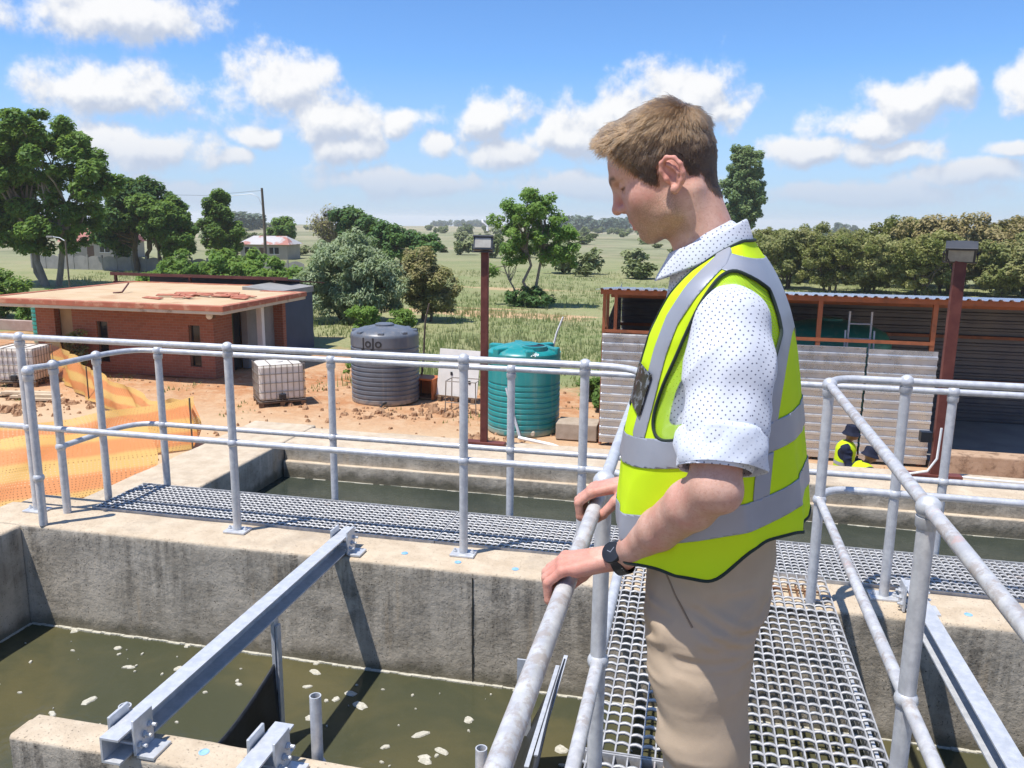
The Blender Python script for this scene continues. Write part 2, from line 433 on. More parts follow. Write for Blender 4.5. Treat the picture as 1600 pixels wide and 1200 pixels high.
# ---------------------------------------------------------------- basins
G = -3.3
basin = thing('concrete_basin', 'weathered concrete settling basin with stained walls under the walkways', 'basin', (0, 0, 0))
def wall_part(name, x0, y0, z0, x1, y1, z1, cuts=0, bev=0.025):
    o = MB().box(x0, y0, z0, x1, y1, z1).build(name, M['concrete'], basin, bevel=bev)
    return o
cw = rough_wall('cross_wall', M['concrete'], basin, -3.82, 9.0, wall_profile(3.53, 3.833, G, 0.0), seed=3)
for x in (-0.96, 2.2):       # construction joints in the face
    j = MB()
    for i in range(14):
        z = -0.03 - i * 0.05
        j.box(x - 0.003 + random.uniform(-.002, .002), 3.5265, z - 0.049, x + 0.003 + random.uniform(-.002, .003), 3.54, z)
    j.build('joint', pmat('joint_gap', (0.03, 0.027, 0.022)), basin, kind='stuff')
rough_wall('side_wall', M['concrete'], basin, -2.0, 3.524, wall_profile(-3.82, -3.50, G, -0.006), seed=7, axis='y')
wall_part('corner_block', -3.82, 3.838, G, -3.30, 4.02, -0.012)
# divider wall with a free rounded end
rough_wall('divider_wall', M['concrete'], basin, -2.075, 9.0, wall_profile(1.955, 2.09, G, 0.0, .014), seed=11)
wall_part('divider_nose', -2.10, 1.972, G, -2.073, 2.073, -.008, bev=.018)
rough_wall('far_basin_side_wall', M['concrete'], basin, 4.025, 7.02, wall_profile(-4.12, -3.47, G, -.30), seed=13, axis='y')
rough_wall('far_basin_far_wall', M['concrete'], basin, -3.46, 10.0, wall_profile(6.38, 6.95, G, -.306), .07, .006, seed=15)
# the ledge of the far wall is a second, rougher lift of concrete
rough_wall('far_wall_ledge', M['concrete'], basin, -3.45, 10.0, wall_profile(6.335, 6.384, G, -.455, .012), .06, .008, seed=17)
water1 = mesh_obj('water', [(-3.6, -2.2, -0.582), (9, -2.2, -0.582), (9, 3.6, -0.582), (-3.6, 3.6, -0.582)], [(0, 1, 2, 3)], M['water_near'], kind='structure')
water2 = mesh_obj('water', [(-3.6, 3.8, -0.60), (10, 3.8, -0.60), (10, 6.5, -0.60), (-3.6, 6.5, -0.60)], [(0, 1, 2, 3)], M['water_far'], kind='structure')
# scum line and drifting foam
fm = MB(); r_ = random.Random(3)
def fleck(x, y, s, z=-0.579, asp=1.0, rot=0.0):
    n = r_.randint(9, 15); ph = r_.random() * 6.28
    ring = []
    for k in range(n):
        a = 2 * math.pi * k / n
        q = s * (0.72 + 0.34 * math.sin(2 * a + ph) * r_.random() + 0.25 * r_.random())
        cx, cy = q * math.cos(a) * asp, q * math.sin(a)
        ring.append((x + cx * math.cos(rot) - cy * math.sin(rot), y + cx * math.sin(rot) + cy * math.cos(rot)))
    vs = [(a, b, z - 0.002) for a, b in ring] + [(x + (a - x) * .8, y + (b - y) * .8, z + 0.003) for a, b in ring]
    fs = [(k, (k + 1) % n, n + (k + 1) % n, n + k) for k in range(n)] + [tuple(range(n, 2 * n))]
    fm.add(vs, fs)
#FOAM_SPOTS
for x, y, s in [(-3.38, 2.98, .035), (-3.2, 2.93, .045), (-3.02, 2.78, .022), (-2.66, 2.96, .038), (-2.36, 2.95, .03), (-2.75, 2.83, .02),
                (-2.62, 2.62, .035), (-2.5, 2.55, .03), (-2.44, 2.7, .038), (-2.3, 2.52, .018), (-1.5, 3.3, .028), (-1.42, 3.22, .032), (-1.55, 3.24, .02),
                (-1.0, 2.92, .03), (-.95, 2.99, .024), (-.75, 2.6, .035), (-.86, 2.56, .02), (-.9, 2.48, .028), (-.67, 2.5, .036), (-1.2, 2.6, .014), (-.45, 3.12, .03), (-.62, 3.2, .02), (-.42, 2.9, .028), (-.5, 2.3, .03), (-.38, 2.2, .025)]:
    fleck(x, y, s, asp=r_.uniform(.8, 1.7), rot=r_.uniform(-.6, .6))
for _ in range(22):
    x, y = r_.uniform(-3.4, -.35), r_.uniform(2.2, 3.45)
    fleck(x, y, r_.uniform(.008, .026), asp=r_.uniform(.8, 1.9), rot=r_.uniform(-.6, .6))
for _ in range(260):
    x, y = r_.uniform(-3.45, 1.6), r_.uniform(1.0, 3.5)
    fleck(x, y, abs(r_.gauss(0, .006)) + .002, asp=r_.uniform(.7, 2))
x = -3.49
while x < 2.5:           # broken scum band against the cross wall
    L = r_.uniform(.02, .06)
    fleck(x, 3.518 - r_.uniform(0, .006), L * .5, asp=1.0, z=-0.5795) if r_.random() < .10 else None
    fm.box(x, 3.529 - r_.uniform(.008, .018), -0.585, x + L, 3.532, -0.579 + r_.uniform(.001, .005)); x += L * .96
y = 1.2
while y < 3.5:
    L = r_.uniform(.02, .06); fm.box(-3.502, y, -0.585, -3.499 + r_.uniform(.006, .014), y + L, -0.578); y += L
x = -3.4
while x < 4:
    L = r_.uniform(.03, .09)
    if r_.random() < .8: fm.box(x, 6.345 - r_.uniform(.01, .025), -0.603, x + L, 6.347, -0.597)
    x += L
tag(fm.build('foam', M['foam']), 'pale foam flecks and scum line on the basin water', 'foam', kind='stuff')

# blue plugs cast into the wall tops
for i, (x, y, lab) in enumerate([(-1.35, 3.66, 'pale blue round plug in the cross wall top beside the long steel beam'), (-1.06, 3.62, 'pale blue round plug in the cross wall top under the railing post'), (-.77, 3.61, 'pale blue round plug in the cross wall top nearest the man'),
                               (1.23, 3.63, 'pale blue round plug in the wall top right of the steel channel'), (-1.423, 2.03, 'pale blue round plug on top of the low divider wall')]):
    o = MB().lathe((x, y, 0.001), [(0.0165, 0), (0.0165, 0.002), (0.0125, 0.003), (0.0115, 0.0012)], 18).build('wall_plug', M['bluecap'], smooth=True)
    tag(o, lab, 'plug', 'plugs in the wall tops')

# ---------------------------------------------------------------- grating
def grate_panel(label, x0, x1, y0, y1, px=0.040, py=0.036, gap=None, z=.010):
    t = thing('walkway_grating', label, 'grating', ((x0 + x1) / 2, (y0 + y1) / 2, z), group='steel grating panels of the walkways')
    cx, cy = (x0 + x1) / 2, (y0 + y1) / 2
    nx = max(2, round((x1 - x0) / px)); sx = (x1 - x0) / nx
    ny = max(2, round((y1 - y0) / py)); sy = (y1 - y0) / ny
    b = MB()
    for i in range(nx + 1):
        x = x0 + i * sx - cx
        b.box(x - .0025, y0 - cy, -.034, x + .0025, y1 - cy, -.004)
    b.build('bearing_bars', M['grate'], t, kind='stuff')
    for y in (y0 - cy, y1 - cy): MB().box(x0 - cx - .003, y - .003, -.036, x1 - cx + .003, y + .003, -.001).build('end_bar', M['grate'], t)
    # arched cross bars
    seg = 4; vs = []; fs = []
    prof = [(-.0044, -.010), (.0044, -.010), (.0044, -.001), (-.0044, -.001)]
    bv = []
    for k in range(seg + 1):
        q = k / seg; lift = .0055 * (1 - (2 * q - 1) ** 2); bow = .003 * (1 - (2 * q - 1) ** 2)
        for a, z in prof: bv.append((q * sx, a + bow, z + lift - .004))
    bv = np.array(bv); bf = []
    for k in range(seg):
        for e in range(4): bf.append((k * 4 + e, k * 4 + (e + 1) % 4, (k + 1) * 4 + (e + 1) % 4, (k + 1) * 4 + e))
    bf = np.array(bf)
    V = []; F = []; n = 0
    for i in range(nx):
        for j in range(1, ny):
            x = x0 + i * sx - cx; y = y0 + j * sy - cy
            if gap and gap(x + cx, y + cy): continue
            V.append(bv + np.array((x, y + rng.normal(0, .0007), rng.normal(0, .0005)))); F.append(bf + n); n += len(bv)
    mesh_obj('cross_bars', np.concatenate(V), np.concatenate(F), M['grate'], t, kind='stuff')
    return t
XL = [(-3.30, -1.255, 'grating panel at the left end of the cross walkway'), (-1.245, .80, 'middle grating panel of the cross walkway behind the man'), (.81, 2.85, 'grating panel of the cross walkway at the right edge'), (2.86, 4.9, 'grating panel of the cross walkway beyond the right edge')]
for a, b_, lab in XL: grate_panel(lab, a, b_, 3.838, 4.285, .033, .036)
hole = lambda x, y: .42 < x < .60 and 3.62 < y < 3.72
grate_panel('grating panel under the man reaching to the cross wall', -.29, .665, 2.30, 3.832, .041, .053, gap=hole, z=.026)
grate_panel('nearest grating panel at the bottom of the picture', -.29, .665, -.6, 2.29, .041, .053, z=.026)
rb = MB()
for i in range(6): rb.box(.425 + i * .033, 3.60, -.0, .432 + i * .033, 3.74, .012)
rb.box(.41, 3.662, .013, .62, 3.672, .020)
rt_ = thing('rusty_grid', 'rusty bare bars in the gap of the grating behind the man', 'grid')
build_each(rb, 'bar', M['rust'], rt_)
# steel that carries the walkways
ba = thing('walkway_support', 'steel angles carrying the walkway gratings', 'support')
MB().bar((-3.3, 4.262, -.075), (9, 4.262, -.075), .05, .075).build('edge_angle', M['galv'], ba)
MB().bar((-.285, -.6, -.085), (-.285, 3.52, -.085), .012, .09).build('side_angle', M['galv'], ba)
MB().bar((.66, -.6, -.085), (.66, 3.52, -.085), .012, .09).build('side_angle', M['galv'], ba)

# ---------------------------------------------------------------- handrails
RR, PR = .0168, .0212
def ball(m, p, r=.033): m.sphere(p, r, 16, 10)
def bend(p0, corner, p1, n=8):
    p0, corner, p1 = (np.array(q, float) for q in (p0, corner, p1))
    return [(1 - t) ** 2 * p0 + 2 * t * (1 - t) * corner + t * t * p1 for t in np.linspace(0, 1, n)]
def post(parent, x, y, z0, z1, zm, plate=True, mat='rail', mid=True):
    MB().tube([(x, y, z0), (x, y, z1)], PR, 14).build('post', M[mat], parent, smooth=True)
    m = MB(); m.sphere((x, y, z1), .030, 16, 10); m.lathe((x, y, z1 - .052), [(PR + .001, 0), (.026, .006), (.027, .03)], 16)
    m.build('ball_joint', M[mat], parent, smooth=True)
    if mid:
        m = MB(); m.sphere((x, y, zm), .029, 16, 10, (1, 1, .95))
        m.build('ball_joint', M[mat], parent, smooth=True)
    if plate:
        b = MB().box(x - .062, y - .045, z0 + .001, x + .062, y + .045, z0 + .013).build('base_plate', M['rail'], parent, bevel=.003)
        bb = MB()
        for sx_ in (-1, 1): bb.lathe((x + sx_ * .045, y, z0 + .013), [(.011, 0), (.011, .008), (.006, .009), (.006, .018)], 6)
        build_each(bb, 'bolt', M['galv'], parent)
HZ, HM = .9926, .49
h1 = thing('handrail', 'silver tube handrail along the near side of the cross walkway that the man holds', 'handrail', (0, 0, 0), group='tube handrails')
YN = 3.765
for x in (-4.8, -3.565, -2.312, -1.06): post(h1, x, YN - .045, .0 if x > -4 else -.3, HZ, HM)
post(h1, -.478, YN - .03, 0, HZ, HM, plate=True)
for z, nm in ((HZ, 'top_rail'), (HM, 'mid_rail')):
    pts = [(-6.2, YN - .045, z), (-.50, YN - .035, z)] + bend((-.42, YN - .035, z), (-.205, YN - .04, z), (-.2, YN - .26, z)) + [(-.2, 2.02, z)]
    MB().tube(pts, RR, 14).build(nm, M['rail'], h1, smooth=True)
    MB().tube([(-.2, 2.02, z), (-.203, .9, z), (-.205, -.9, z)], RR * 1.03, 16).build(nm, M['rail_worn'], h1, smooth=True)
for y in (2.02, .46): post(h1, -.2, y, -.05, HZ, HM, plate=False)
h2 = thing('handrail', 'silver tube handrail with worn paint on the right side of the near walkway', 'handrail', (0, 0, 0), group='tube handrails')
for y in (3.555, 2.022, .46): post(h2, .57, y, -.03, HZ, HM, plate=False)
post(h2, .905, 3.72, 0, HZ, HM)
for x in (2.15, 3.4): post(h2, x, 3.72, 0, HZ, HM)
for z, nm in ((HZ, 'top_rail'), (HM, 'mid_rail')):
    MB().tube([(.57, -.9, z), (.57, 3.555, z)], RR * 1.03, 16).build(nm, M['rail_worn'], h2, smooth=True)
    MB().tube(bend((.57, 3.555, z), (.60, 3.72, z), (.72, 3.72, z)) + [(6.0, 3.72, z)], RR, 14).build(nm, M['rail'], h2, smooth=True)
h3 = thing('handrail', 'silver tube handrail on the far side of the cross walkway, curved at its left end', 'handrail', (0, 0, 0), group='tube handrails')
YF, FZ, FM = 4.325, .845, .385
for x in (-3.16, -2.03, -.96, .15, 1.27, 2.4, 3.5): post(h3, x, YF, -.12, FZ, FM, plate=False)
for x, y in ((-3.375, 4.06), (-3.385, 3.74)): post(h3, x, y, -.30, FZ, FM, plate=False)
post(h3, -3.372, 3.55, .0, FZ, FM - .12, plate=False)
for z, nm in ((FZ, 'top_rail'), (FM, 'mid_rail')):
    pts = [(6.0, YF, z), (-3.16, YF, z)] + bend((-3.2, YF, z), (-3.365, YF, z), (-3.375, 4.06, z)) + [(-3.385, 3.74, z)]
    pts += [(-3.44, 3.60, z)] if z == FZ else []
    MB().tube(pts, RR * .95, 12).build(nm, M['rail'], h3, smooth=True)

# ---------------------------------------------------------------- steel channels, brackets, baffles and stub pipes
def channel(name, label, x, y0, y1, z=.012, w=.064, h=.085, flip=1, group='galvanised channels across the basin'):
    t = thing(name, label, 'beam', (x, (y0 + y1) / 2, 0), group=group)
    L = (y1 - y0) / 2
    m = MB(); k = .007
    m.box(-w / 2, -L, z + h - k, w / 2, L, z + h)
    m.box(-w / 2, -L, z, w / 2, L, z + k)
    a = (-w / 2, -w / 2 + k) if flip > 0 else (w / 2 - k, w / 2)
    m.box(a[0], -L, z + k, a[1], L, z + h - k)
    m.build('web', M['galv'], t)
    for ye, s in ((-L, 1), (L, -1)):
        pl = MB()
        for sx_ in (-1, 1):
            pl.box(sx_ * (w / 2 + .010) - .005, ye + s * .10 - .045, z - .006, sx_ * (w / 2 + .010) + .005, ye + s * .10 + .045, z + h + .03)
        build_each(pl, 'clamp_plate', M['galv'], t, bevel=.002)
        ft = MB().box(w / 2 + .016, ye + s * .10 - .045, .002, w / 2 + .075, ye + s * .10 + .045, .011)
        ft.build('foot_plate', M['galv'], t)
        bo = MB()
        for q, zz in ((-.025, z + .024), (.025, z + .064), (.0, z + .044)):
            bo.lathe((0, ye + s * .10 + q, zz), [(.006, -w / 2 - .035), (.006, w / 2 + .04)], 8, ax=(0, 1, 0), ay=(0, 0, 1), az=(1, 0, 0))
            for e in (-1, 1): bo.lathe((e * (w / 2 + .0155), ye + s * .10 + q, zz), [(.011, 0), (.011, e * .008)], 6, ax=(0, 1, 0), ay=(0, 0, 1), az=(1, 0, 0))
        build_each(bo, 'bolt', M['galv'], t)
    return t
b1 = channel('steel_channel', 'long galvanised steel channel spanning the open basin left of the man', -1.655, 1.90, 3.70, flip=1)
b2 = channel('steel_channel', 'short galvanised channel end at the bottom beside the upright pipe', -1.18, .9, 2.10, flip=1)
b3 = channel('steel_channel', 'galvanised steel channel beyond the right handrail', 1.0, 1.2, 3.72, flip=-1)
# black rubber baffle below the long channel
def sheet(name, pts_top, pts_bot, mat, parent, thick=.006, n=14):
    V = []; F = []
    T = [np.array(p, float) for p in pts_top]; B = [np.array(p, float) for p in pts_bot]; m = len(T)
    for k in range(n + 1):
        for i in range(m): V.append(T[i] * (1 - k / n) + B[i] * k / n)
    for k in range(n):
        for i in range(m - 1): F.append((k * m + i, k * m + i + 1, (k + 1) * m + i + 1, (k + 1) * m + i))
    o = mesh_obj(name, V, F, mat, parent, smooth=True)
    s = o.modifiers.new('thick', 'SOLIDIFY'); s.thickness = thick; s.offset = 0
    return o
bf = thing('rubber_baffle', 'black rubber baffle sheet hanging from the long steel channel into the water', 'baffle', (-1.62, 2.6, -.3))
ys = np.linspace(0, 1, 16)
top = []; bot = []
for q in ys:
    y = 2.11 + q * .80 - 2.6
    bow = -.035 * math.sin(math.pi * q)
    top.append((-.035 + bow, y, .3 - .20 - .13 * math.sin(math.pi * q))); bot.append((-.02 + bow * .3, y, -.34))
sheet('rubber_sheet', top, bot, M['rubber'], bf)
MB().box(-.045, .285, -.20, -.030, .325, .305).build('hanger_bar', M['galv'], bf)
MB().box(-.028, .29, -.25, -.018, .32, .26).build('hanger_bar', M['galv'], bf)
bf2 = thing('rubber_baffle', 'grey black rubber baffle slanting into the water beside the near walkway', 'baffle', (-.42, 2.4, -.3))
top = []; bot = []
for q in ys:
    y = -.75 + q * 1.36
    top.append((.0 + .012 * math.sin(q * 5), y, .21 + .01 * math.sin(q * 3))); bot.append((-.20 + .04 * math.sin(q * 4 + 1), y, -.33))
sheet('rubber_sheet', top, bot, M['rubber'], bf2)
for dx in (-.012, -.045): MB().bar((dx, .0, .215 - abs(dx) * 1.5), (dx, .64, .225 - abs(dx) * 1.5), .016, .006).build('clamp_strip', M['galv'], bf2)
MB().box(-.19, .52, -.10, -.13, .527, .235).build('end_plate', M['galv'], bf2)
def stub(label, x, y, z0, z1, r=.021):
    t = thing('stub_pipe', label, 'pipe', (x, y, z0), group='upright stub pipes')
    h = z1 - z0
    MB().lathe((0, 0, 0), [(r, 0), (r, h), (r * .8, h), (r * .8, h - .12), (0.001, h - .121)], 20, (True, False)).build('tube', M['rail'], t, smooth=True)
    MB().lathe((0, 0, .0), [(r * 1.45, 0), (r * 1.45, .035), (r * 1.2, .045), (r * 1.05, .06)], 20).build('collar', M['galv'], t, smooth=True)
    MB().lathe((0, 0, .085), [(r * 1.35, 0), (r * 1.4, .012), (r * 1.1, .02)], 20).build('collar', M['galv'], t, smooth=True)
stub('tall upright stub pipe beside the short channel', -1.085, 2.125, -.14, .190, .0185)
stub('short upright stub pipe beside the near end of the long channel', -1.775, 2.125, -.20, .050)
stub('stub pipe rising beside the worn handrail at the bottom', -.55, 2.125, -.14, .096, .018)

# ---------------------------------------------------------------- terrain
def ground_z(x, y):
    r = np.hypot(x, y)
    z = np.full_like(r, G)
    z = z - 0.0056 * np.clip(r - 75, 0, 1450) - 0.03 * np.clip(r - 1525, 0, None)
    w = np.clip((r - 60) / 200, 0, 1)
    z = z + w * (0.9 * np.sin(x * .011 + 1.3) * np.sin(y * .008) + 0.35 * np.sin(x * .043) * np.cos(y * .037 + .5))
    return z
def gz(x, y): return float(ground_z(np.array([float(x)]), np.array([float(y)]))[0])
def build_ground():
    rr = np.concatenate([[0.0], np.linspace(2, 60, 30), np.geomspace(63, 6000, 70)])
    na = 220
    aa = np.linspace(0, 2 * np.pi, na, endpoint=False)
    X = np.outer(rr[1:], np.cos(aa)); Y = np.outer(rr[1:], np.sin(aa))
    Z = ground_z(X, Y)
    near = (np.hypot(X, Y) < 58) & (np.hypot(X, Y) > 9)
    Z = Z + np.where(near, 0.035 * np.sin(X * 1.9 + .3 * Y) * np.sin(Y * 1.6) - .02, 0)
    v = np.concatenate([[[0, 0, G]], np.stack([X.ravel(), Y.ravel(), Z.ravel()], 1)])
    n = len(rr) - 1
    i = np.arange(n - 1)[:, None] * na; k = np.arange(na)[None]
    k2 = (k + 1) % na
    q = np.stack([1 + i + k, 1 + i + k2 if False else 1 + i + na + k, 1 + i + na + k2, 1 + i + k2], -1).reshape(-1, 4)
    f = [tuple(a) for a in q] + [(0, 1 + a, 1 + (a + 1) % na) for a in range(na)]
    m, t, b = mat_new('veld_ground')
    pos = t.new('ShaderNodeNewGeometry').outputs['Position']
    sp = t.new('ShaderNodeSeparateXYZ'); t.l.new(pos, sp.inputs[0])
    X_, Y_ = sp.outputs[0], sp.outputs[1]
    flat = t.mapping(pos, (1, 1, 0))
    dist = t.vmath('LENGTH', flat)
    # dirt of the yard
    n1 = t.noise(flat, 0.33, 6, 0.65); n2 = t.noise(flat, 2.2, 6, 0.7); n3 = t.noise(flat, 11, 4, 0.7)
    dirt = t.mix(t.ramp(n1, 0.36, 0.64), (0.40, 0.175, 0.075), (0.50, 0.30, 0.165))
    dirt = t.mix(t.math('MULTIPLY', t.ramp(n2, 0.42, 0.66), 0.7), dirt, (0.55, 0.385, 0.24))
    dirt = t.mix(t.math('MULTIPLY', t.ramp(n3, 0.52, 0.68), 0.5), dirt, (0.22, 0.105, 0.05))
    # paler trodden strip along the basin
    edge = t.math('ADD', t.math('SUBTRACT', Y_, t.math('MULTIPLY', X_, -0.08)), t.math('MULTIPLY', t.math('SUBTRACT', n1, 0.5), 9))
    dirt = t.mix(t.ramp(edge, 16, 19.5, 0.8, 0.0), dirt, (0.56, 0.42, 0.27))
    # grass
    g1 = t.noise(flat, 0.09, 6, 0.65); g2 = t.noise(flat, 0.9, 6, 0.7); g3 = t.noise(flat, 5, 5, 0.7)
    grass = t.mix(t.ramp(g1, 0.36, 0.62), (0.205, 0.24, 0.10), (0.30, 0.295, 0.15))
    grass = t.mix(t.math('MULTIPLY', t.ramp(g2, 0.45, 0.68), 0.7), grass, (0.28, 0.255, 0.135))
    grass = t.mix(t.math('MULTIPLY', t.ramp(g3, 0.48, 0.7), 0.6), grass, (0.10, 0.14, 0.045))
    bare = t.math('MULTIPLY', t.ramp(t.noise(t.mapping(flat, (0.05, 0.16, 0)), 1.0, 6, 0.6), 0.575, 0.62), t.ramp(dist, 75, 50))
    grass = t.mix(bare, grass, (0.50, 0.34, 0.20))
    # fields far off, ochre and green in broad bands
    fb = t.noise(t.mapping(flat, (0.0016, 0.0055, 0), rot=(0, 0, 0.22)), 1.0, 4, 0.55)
    field = t.mix(t.ramp(fb, 0.42, 0.58), (0.25, 0.255, 0.15), (0.37, 0.32, 0.215))
    field = t.mix(t.math('MULTIPLY', t.ramp(t.noise(flat, 0.03, 7, 0.75), 0.45, 0.62), 0.75), field, (0.12, 0.135, 0.07))
    field = t.mix(t.math('MULTIPLY', t.ramp(t.noise(t.mapping(flat, (1, 1, 0), (31, 7, 0)), 0.045, 7, 0.75), 0.50, 0.64), 0.7), field, (0.35, 0.29, 0.20))
    grass = t.mix(t.ramp(dist, 55, 150), grass, field)
    far = t.mix(t.ramp(t.noise(t.mapping(flat, (0.0009, 0.004, 0)), 1.0, 3, 0.5), 0.42, 0.56), (0.36, 0.29, 0.185), (0.21, 0.215, 0.12))
    grass = t.mix(t.ramp(dist, 600, 1100), grass, far)
    # ragged border of the yard
    bz = t.math('ADD', t.math('MULTIPLY', t.math('SUBTRACT', t.noise(flat, 0.28, 6, 0.7), 0.5), 8.0), t.math('MULTIPLY', t.math('SUBTRACT', t.noise(flat, 1.6, 5, 0.7), 0.5), 3.0))
    yb = t.math('ADD', Y_, bz)
    lim = t.ramp(X_, -13, -8, 29.0, 23.6)
    inyard = t.ramp(t.math('SUBTRACT', yb, lim), -0.7, 0.9, 1.0, 0.0)
    inyard = t.math('MULTIPLY', inyard, t.ramp(X_, -34, -30))
    t.put(b.inputs['Base Color'], t.mix(inyard, grass, dirt))
    b.inputs['Roughness'].default_value = 0.95; b.inputs['Specular IOR Level'].default_value = 0.1
    bp = t.new('ShaderNodeBump'); bp.inputs['Strength'].default_value = 0.7; bp.inputs['Distance'].default_value = 0.08
    t.l.new(t.math('ADD', n2, t.math('MULTIPLY', n3, 0.4)), bp.inputs['Height']); t.l.new(bp.outputs[0], b.inputs['Normal'])
    return mesh_obj('ground', v, f, m, smooth=True, kind='structure')
build_ground()
tag(S.objects['ground'], 'orange dirt yard giving way to green veld and ochre fields', 'ground')
road_m = pmat('pale_road', (0.42, 0.40, 0.38), (0.50, 0.48, 0.45), 0.8, 0.9)
rd = MB(); rd.add([(-90, 57.5, G + .01), (-30, 50.0, G + .01), (-30, 54.5, G + .01), (-90, 63, G + .01)], [(0, 1, 2, 3)])
tag(rd.build('road', road_m, kind='structure'), 'pale grey road beyond the brick building', 'road')

# stones, clods and twigs lying about in the yard
M['clod'] = pmat('dirt_clods', (0.27, 0.14, 0.07), (0.44, 0.27, 0.15), 9, 0.95, 0, 0.4)
cl = MB(); r_ = random.Random(11)
def clod(x, y, s):
    n = 7; vs = []
    for k in range(n):
        a = 2 * math.pi * k / n; q = s * r_.uniform(.7, 1.2)
        vs.append((x + q * math.cos(a), y + q * math.sin(a), G - .03))
    for k in range(n):
        a = 2 * math.pi * k / n + .3; q = s * r_.uniform(.3, .75)
        vs.append((x + q * math.cos(a), y + q * math.sin(a), G + s * r_.uniform(.25, .75)))
    cl.add(vs, [(k, (k + 1) % n, n + (k + 1) % n, n + k) for k in range(n)] + [tuple(range(n, 2 * n))])
for _ in range(900):
    y = r_.uniform(10, 24); x = r_.uniform(-24, 8)
    clod(x, y, abs(r_.gauss(0, .035)) + .012)
for _ in range(260):    # heap at the foot of the grey tank, by the left tote and by the stand
    cx, cy, sp_ = r_.choice([(-8.0, 19.3, .9), (-16.9, 18.3, 1.1), (-6.0, 20.2, .7), (-17.5, 17.4, .9), (-4.4, 17.3, .4)])
    clod(cx + r_.gauss(0, sp_), cy + r_.gauss(0, .35), abs(r_.gauss(0, .07)) + .02)
tag(cl.build('loose_stones', M['clod']), 'loose stones and clods scattered over the dirt yard', 'stones', kind='stuff')

# rough grass standing beyond the yard
def grass_mesh(n=26000):
    a = rng.uniform(-0.72, 0.42, n); d = 24.5 + 55 * rng.random(n) ** 1.5
    x = d * np.sin(a) ; y = d * np.cos(a)
    lim = np.where(x < -10.5, 30.0, 24.3) + rng.normal(0, 1.0, n)
    pat = np.sin(x * .5 + 1.2 * np.sin(y * .31)) + np.sin(y * .7 + x * .23)
    keep = (y > lim) & (pat > -0.9 + rng.normal(0, .4, n)) & ~((x < -13) & (y < 31)) & ~((x > -3) & (y < 25))
    x, y = x[keep], y[keep]; pat = pat[keep]
    ex = rng.uniform(-24, -2, 900); ey = rng.choice([22.0, 23.2, 19.3, 24.6, 21.6], 900) + rng.normal(0, .7, 900)
    pk = (np.sin(ex * 2.1) + np.sin(ey * 1.7 + ex) > .75) & ~((ex < -13.2) & (ey > 22.2)); x = np.append(x, ex[pk]); y = np.append(y, ey[pk]); pat = np.append(pat, -1 + 0 * ex[pk]); m = len(x)
    V = []; 
    h = rng.uniform(.10, .30, m) * (1 + .5 * (pat > 1.2)) * np.where(pat == -1, .5, 1)
    base = np.stack([x, y, ground_z(x, y) - .03], 1)
    for k in range(4):
        off = rng.normal(0, .11, (m, 3)); off[:, 2] = 0
        lean = rng.normal(0, .16, (m, 3)); lean[:, 2] = 1; lean *= (h * rng.uniform(.6, 1.15, m))[:, None]
        th = rng.uniform(0, np.pi, m); w = np.stack([np.cos(th), np.sin(th), 0 * th], 1) * rng.uniform(.012, .03, m)[:, None]
        b0 = base + off
        V.append(np.stack([b0 - w, b0 + w, b0 + lean], 1))
    V = np.concatenate(V).reshape(-1, 3)
    F = np.arange(len(V)).reshape(-1, 3)
    return V, F
def leaf_mat(name, c1, c2, c3=None, trans=0.3, scale=0.9, rough=0.6, c4=None):
    m, t, b = mat_new(name)
    pos = t.new('ShaderNodeNewGeometry').outputs['Position']
    n1 = t.noise(pos, scale, 4, 0.6); n2 = t.noise(pos, scale * 5.5, 4, 0.7)
    oi = t.new('ShaderNodeObjectInfo').outputs['Random']
    col = t.mix(t.ramp(n1, 0.35, 0.65), c1, c2)
    col = t.mix(t.math('MULTIPLY', t.ramp(n2, 0.42, 0.68), 0.75), col, c3 if c3 else c2)
    if c4: col = t.mix(t.math('MULTIPLY', t.ramp(t.noise(pos, scale * 1.7, 3, 0.6), 0.54, 0.66), 0.7), col, c4)
    v = t.math('ADD', 0.88, t.math('MULTIPLY', oi, 0.24))
    hs = t.new('ShaderNodeHueSaturation'); t.put(hs.inputs['Color'], col); t.put(hs.inputs['Value'], v); col = hs.outputs[0]
    t.put(b.inputs['Base Color'], col); b.inputs['Roughness'].default_value = rough; b.inputs['Specular IOR Level'].default_value = 0.3
    tr = t.new('ShaderNodeBsdfTranslucent'); t.put(tr.inputs[0], t.mix(0.5, col, (0.22, 0.30, 0.04)))
    mx = t.new('ShaderNodeMixShader'); mx.inputs[0].default_value = trans
    t.l.new(b.outputs[0], mx.inputs[1]); t.l.new(tr.outputs[0], mx.inputs[2])
    t.l.new(mx.outputs[0], t.n['Material Output'].inputs[0])
    return m
gV, gF = grass_mesh()
M['grass'] = leaf_mat('veld_grass', (0.27, 0.33, 0.12), (0.40, 0.39, 0.20), (0.20, 0.28, 0.085), 0.4, 0.2)
tag(mesh_obj('grass', gV, gF, M['grass']), 'rough green grass growing beyond the dirt yard', 'grass', kind='stuff')

